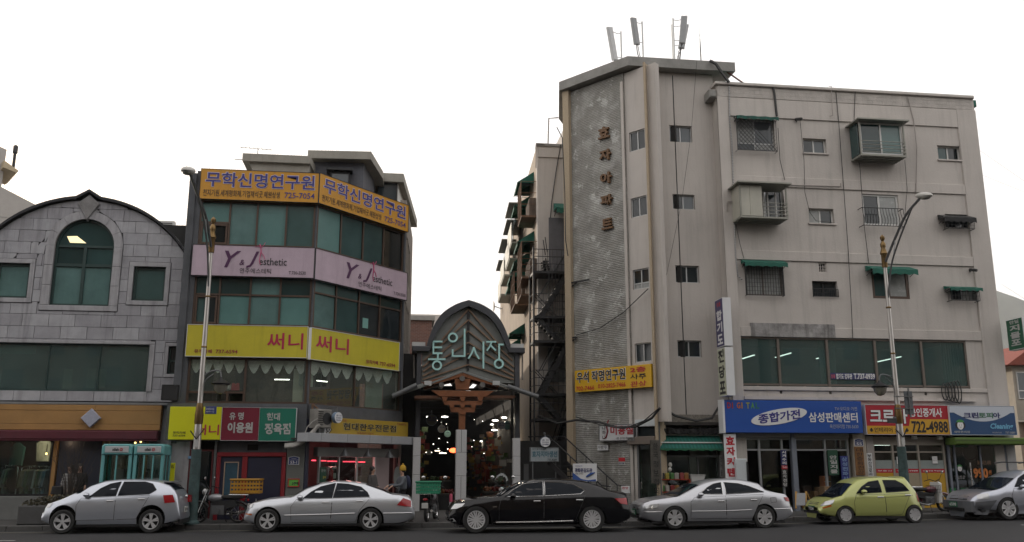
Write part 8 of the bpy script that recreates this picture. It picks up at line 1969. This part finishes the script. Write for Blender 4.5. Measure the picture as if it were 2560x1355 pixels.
# ------------------------------------------------------------------ motorcycles
chrome=M['steel'];tank_m=mat('tank_silver',(.3,.31,.33),.3,.4,coat=.6)
def moto(loc,deg,label,body=None,shield=False,scooter=False):
 r=thing('motorcycle',label,'motorcycle',None,'motorcycles on the pavement',loc=loc,rotz=deg);R_=.29;bm2=body or tank_m
 for x in(-.62,.62):
  w_=MB().lathe([(R_*.8,-.05),(R_*.97,-.04),(R_,0),(R_*.97,.04),(R_*.8,.05)],(0,0,0),22,'y',caps=False).build('wheel',M['rubber'],r,(x,0,R_));b=MB().lathe([(R_*.82,-.03),(R_*.76,0),(R_*.82,.03)],(0,0,0),22,'y',caps=False).lathe([(.05,-.06),(.05,.06)],(0,0,0),10,'y')
  for k in range(10):t=2*pi*k/10;b.tube([(.05*cos(t),0,.05*sin(t)),(R_*.8*cos(t+.2),0,R_*.8*sin(t+.2))],.008,4)
  b.build('rim',chrome,w_)
  MB().tube([(x+(R_+.05)*cos(t),0,R_+(R_+.05)*sin(t))for t in[pi*(.05+.12*k+(.0 if x<0 else.05))for k in range(7)]],.045,6).build('fender',M['black']if not scooter else bm2,r)
 MB().tube([(.62,-.08,R_),(.42,-.08,.82),(.36,-.08,1.0)],.022,6).tube([(.62,.08,R_),(.42,.08,.82),(.36,.08,1.0)],.022,6).build('fork',chrome,r)
 MB().tube([(.4,0,.85),(.1,0,.32),(-.25,0,.32),(-.35,0,.7),(.35,0,.78)],.025,6).tube([(-.25,.06,.35),(-.62,.06,R_)],.022,6).tube([(-.25,-.06,.35),(-.62,-.06,R_)],.022,6).build('frame',M['black'],r)
 MB().cbox(-.2,.18,-.13,.13,.25,.52,.03).lathe([(.1,-.17),(.1,.17)],(.02,0,.36),12,'y').build('engine',M['grey_metal'],r)
 MB().ball((.12,0,.74),.2,12,(1.35,.65,.62)).build('tank',bm2,r);MB().ball((-.38,0,.76),.2,12,(2.0,.7,.38)).build('seat',M['black_cloth'],r)
 MB().prism([(-.6,.5),(-.1,.4),(.2,.48),(.2,.62),(-.5,.7)],-.1,.1,.03).build('side_cover',M['black'],r);MB().tube([(.1,-.14,.3),(-.2,-.16,.24),(-.75,-.17,.34)],[.025,.03,.045],8).build('exhaust',chrome,r);MB().ball((.48,0,.92),.1,10,(.8,1,1)).build('headlight',M['lamp_clear'],r)
 MB().tube([(.2,-.36,1.02),(.32,-.2,1.08),(.36,0,1.02),(.32,.2,1.08),(.2,.36,1.02)],.015,6).build('handlebar',M['black'],r)
 for s_ in(-1,1):MB().tube([(.28,s_*.26,1.05),(.34,s_*.34,1.28)],.008,5).build('mirror_stem',M['black'],r);MB().ball((.34,s_*.36,1.33),.07,8,(.3,1,.75)).build('mirror',chrome,r)
 MB().tube([(-.35,-.18,.84),(-.95,-.18,.84),(-.95,.18,.84),(-.35,.18,.84)],.014,5).tube([(-.6,-.15,.45),(-.85,-.15,.84)],.012,5).build('rack',chrome,r);MB().box(-.94,-.92,-.1,.1,.42,.58).build('licence_plate',M['plate_white'],r);MB().ball((-.9,0,.68),.05,8,(.6,1.6,.8)).build('taillight',M['lamp_red'],r)
 MB().tube([(-.05,-.1,.3),(-.15,-.3,-.0)],.014,5).build('kickstand',M['black'],r)
 if shield:MB().ball((.45,0,1.2),.26,12,(.25,.9,1)).build('windshield',M['clear'],r)
 if scooter:MB().prism([(.3,.3),(.42,.3),(.46,.95),(.3,1.0)],-.2,.2,.03).build('leg_shield',M['white_paint'],r)
 return r
def crate(loc,deg,m,label,l=.75,w=.45,h=.34):
 r=thing('crate',label,'crate',None,'plastic crates on the motorcycles',loc=loc,rotz=deg);b=MB().box(-l/2,l/2,-w/2,w/2,0,.02)
 for s_ in(-1,1):
  for z in(.03,h*.35,h*.62,h-.05):b.box(-l/2,l/2,s_*w/2-.012,s_*w/2+.012,z,z+.055);b.box(s_*l/2-.012,s_*l/2+.012,-w/2,w/2,z,z+.055)
  n=9
  for i in range(n+1):x=-l/2+l*i/n;b.box(x-.012,x+.012,s_*w/2-.009,s_*w/2+.009,0,h)
 b.build('basket',m,r);MB().tube([(-l/2-.02,-w/2-.02,h),(l/2+.02,-w/2-.02,h),(l/2+.02,w/2+.02,h),(-l/2-.02,w/2+.02,h)],.028,5,True).build('rim',m,r);return r
q=atY(545,1300,29.2);moto((q.x,29.25,.15),168,'black motorcycle with silver tank leaning beside the left street lamp');crate((q.x+.78,29.25,1.02),-4,mat('crate_yellow',(.4,.2,.015),.5,var=.15),'yellow crate strapped on the black motorcycle',.85,.5,.42)
q=atY(1075,1300,29.3);moto((q.x+.05,29.6,.15),75,'dark motorcycle seen from behind left of the middle granite column');crate((q.x-.08,29.0,1.0),-6,mat('crate_green',(.02,.2,.11),.5,var=.15),'green crate on the motorcycle seen from behind',.72,.5,.36)
q=atY(1265,1240,29.6);moto((q.x,29.6,.16),100,'motorcycle with a clear windshield hidden behind the black limousine',shield=True)
q=atY(2318,1260,29.6);moto((q.x,29.5,ground_z(q.x)+.15),10,'maroon scooter with white leg shield behind the lime car',mat('scooter_maroon',(.1,.012,.025),.3,coat=.5),scooter=True)
q=atY(2335,1217,29.4);r=thing('wire_basket','black wire basket on the front of the maroon scooter','basket',None,None,loc=(q.x,29.45,q.z-.2));b=MB()
for z in(0,.12,.24):b.tube([(-.18,-.14,z),(.18,-.14,z),(.18,.14,z),(-.18,.14,z)],.008,4,True)
for i in range(7):b.tube([(-.18+i*.06,-.14,0),(-.18+i*.06,-.14,.24)],.006,4)
b.build('wire',M['black'],r)
for x,h,lb in((1127,.75,'pink post standing beside the middle granite column'),):q=atY(x,1270,29.9);r=thing('bollard',lb,'bollard',None,None,loc=(q.x,29.9,.18));MB().lathe([(.09,0),(.09,.04),(.05,.06),(.05,h),(.03,h+.04)],n=12).build('post',mat('pink_plastic',(.4,.05,.1),.5),r);MB().lathe([(.052,h*.6),(.052,h*.7)],n=12).build('reflector',M['white_ink'],r)
# ------------------------------------------------------------------ people
def limb_mesh(chains,mm,name,parent,sub=1):
 """one continuous skin over joined chains of (point, radius); chains start on shared points"""
 vs=[];es=[];rs=[];ix={}
 for ch in chains:
  pv=None
  for p,r_ in ch:
   k=tuple(round(c,4)for c in p)
   if k not in ix:ix[k]=len(vs);vs.append(p);rs.append(r_)
   if pv is not None and pv!=ix[k]:es.append((pv,ix[k]))
   pv=ix[k]
 me=bpy.data.meshes.new(name);me.from_pydata(vs,es,[]);o=link(name,me);md=o.modifiers.new('skin','SKIN');sv=me.skin_vertices[0].data
 for i,q in enumerate(sv):q.radius=(rs[i]if isinstance(rs[i],tuple)else(rs[i],rs[i]));q.use_root=i==0
 s_=o.modifiers.new('sub','SUBSURF');s_.levels=sub;bpy.context.view_layer.update();m2=bpy.data.meshes.new_from_object(o.evaluated_get(bpy.context.evaluated_depsgraph_get()));o.modifiers.clear();o.data=m2;m2 .materials.clear();m2 .materials.append(mm)
 for p in m2 .polygons:p.use_smooth=True
 o.parent=parent;return o
skin=mat('skin',(.42,.25,.18),.6,var=.06);hairm=mat('hair',(.012,.01,.009),.6,var=.2)
def person(loc,deg,label,top_m,leg_m,h=1.62,long_hair=True,hat=None,reach=.0,stripes=None,scale=1):
 r=thing('person',label,'person',None,None,loc=loc,rotz=deg);k=h/1.65;r.scale=(k,k,k)
 pel,che,nek,hd,top=(0,0,.92),(0,0,1.2),(0,0,1.38),(0,-.015,1.5),(0,0,1.6)
 arms=[];sl=[];legs=[];tr=[]
 for s_ in(-1,1):
  sh,el,wr=(s_*.17,0,1.32),(s_*.22,-.03-reach*.3,1.06+reach*.05),(s_*.17,-.14-reach*.9,.95+reach*.25)
  d=Vector((0,-.6,-.8+reach)).normalized();hn=Vector(wr)+d*.07;arms+=[[(che,.1),(sh,.055),(el,.04),(wr,.027),(tuple(hn),.03)]]+[[(tuple(hn),.03),(tuple(hn+d*l+Vector((o_,0,0))),.009),(tuple(hn+d*(l+.03)+Vector((o_,-.01,-.012))),.008)]for o_,l in((-.03,.055),(-.01,.065),(.01,.06),(.03,.05))]+[[(tuple(hn),.03),(tuple(hn+Vector((-s_*.045,-.02,-.01))),.01)]]
  sl.append([(che,(.15,.11)),(sh,.07),(el,.055),(tuple(Vector(wr)*.97+Vector(el)*.03),.042)])
  hp,kn,an,to=(s_*.09,0,.86),(s_*.1,-.02,.48),(s_*.1,.02,.09),(s_*.11,-.13,.04);legs.append([(pel,.12),(hp,.08),(kn,.05),(an,.035),(to,.03)]);tr.append([(pel,(.15,.12)),(hp,.1),(kn,.07),(an,.055)])
 limb_mesh([[(pel,(.14,.1)),(che,(.15,.1)),(nek,.05),((0,-.005,1.45),.06),(hd,(.072,.088)),(top,(.06,.07))],[(hd,(.072,.088)),((0,-.112,1.495),.012)]]+arms+legs,skin,'body',r,2)
 limb_mesh([[((0,0,.74),(.19,.16)),(pel,(.185,.15)),(che,(.175,.135)),((0,0,1.33),.09)]]+sl,top_m,'jacket',r);limb_mesh(tr,leg_m,'trousers',r)
 for s_ in(-1,1):MB().ball((s_*.1,-.04,.045),.06,8,(.75,1.9,.75)).build('shoe',M['black'],r);MB().ball((s_*.03,-.093,1.525),.011,6).build('eye',M['black'],r)
 MB().ball((0,-.094,1.455),.022,6,(1,.3,.3)).build('mouth',mat('lips',(.3,.08,.07),.5),r)
 b=MB().ball((0,.025,1.56),.105,12,(.92,1,.95))
 if long_hair:b.ball((0,.055,1.42),.1,10,(1.0,.6,1.6))
 b.build('hair',hairm,r)
 if hat:MB().lathe([(.112,1.55),(.118,1.6),(.1,1.68),(.05,1.73),(.02,1.745),(.0,1.75)],(0,.01,0),14,caps=False).ball((0,.01,1.76),.03,8).build('hat',hat,r)
 return r
st_m=mat('striped_knit',(.3,.29,.28),.9,var=.1);nt=st_m.node_tree;tc=nt.nodes.new('ShaderNodeTexCoord');wv=nt.nodes.new('ShaderNodeTexWave');wv.bands_direction='Z';wv.inputs['Scale'].default_value=7;cr=nt.nodes.new('ShaderNodeValToRGB');cr.color_ramp.elements[0].color=(.03,.03,.035,1);cr.color_ramp.elements[1].color=(.35,.34,.33,1);nt.links.new(tc.outputs['Object'],wv.inputs[0]);nt.links.new(wv.outputs[0],cr.inputs[0]);nt.links.new(cr.outputs[0],nt.nodes['Principled BSDF'].inputs[0])
q=atY(172,1200,29.9);person((q.x,29.95,.3),-20,'person in a striped top with a dark handbag before the navy panel',st_m,mat('pale_trousers',(.28,.26,.23),.9),1.6);r=thing('handbag','black handbag held by the person in the striped top','bag',None,None,loc=(q.x-.25,29.72,1.0));MB().prism([(-.17,0),(.17,0),(.14,.24),(-.14,.24)],-.06,.06,.02).build('pouch',M['black'],r);MB().tube([(-.1,0,.23),(-.06,0,.36),(.06,0,.36),(.1,0,.23)],.01,5).build('strap',M['black'],r)
q=atY(196,1200,30.1);person((q.x,30.15,.3),25,'person in a black coat walking beside the striped top',M['black_cloth'],M['black_cloth'],1.62)
q=FN.px(931,1190,-.9);p=FN.w(q[0],-.9);person((p.x,p.y,.22),60,'long haired person in a dark jacket looking right before the butcher shop',mat('taupe_jacket',(.07,.065,.065),.9),M['black_cloth'],1.62)
p=atY(1006,1190,30.6);person((p.x,30.6,.2),-65,'person in a yellow knitted hat with a grey coat reaching forward',mat('grey_coat',(.09,.1,.115),.9),M['black_cloth'],1.6,False,mat('hat_yellow',(.42,.25,.02),.9,var=.2,scale=20,bump=.5),.35)
r=thing('backpack','dark navy backpack worn by the person in the yellow hat','backpack',None,None,loc=(p.x+.17,30.68,1.12),rotz=-65);MB().ball((0,0,.2),.2,10,(.8,.5,1.15)).build('sack',mat('pack_navy',(.015,.02,.05),.8),r);MB().ball((0,.08,.1),.1,8,(1,.4,.8)).build('pocket',M['pack_navy'],r)
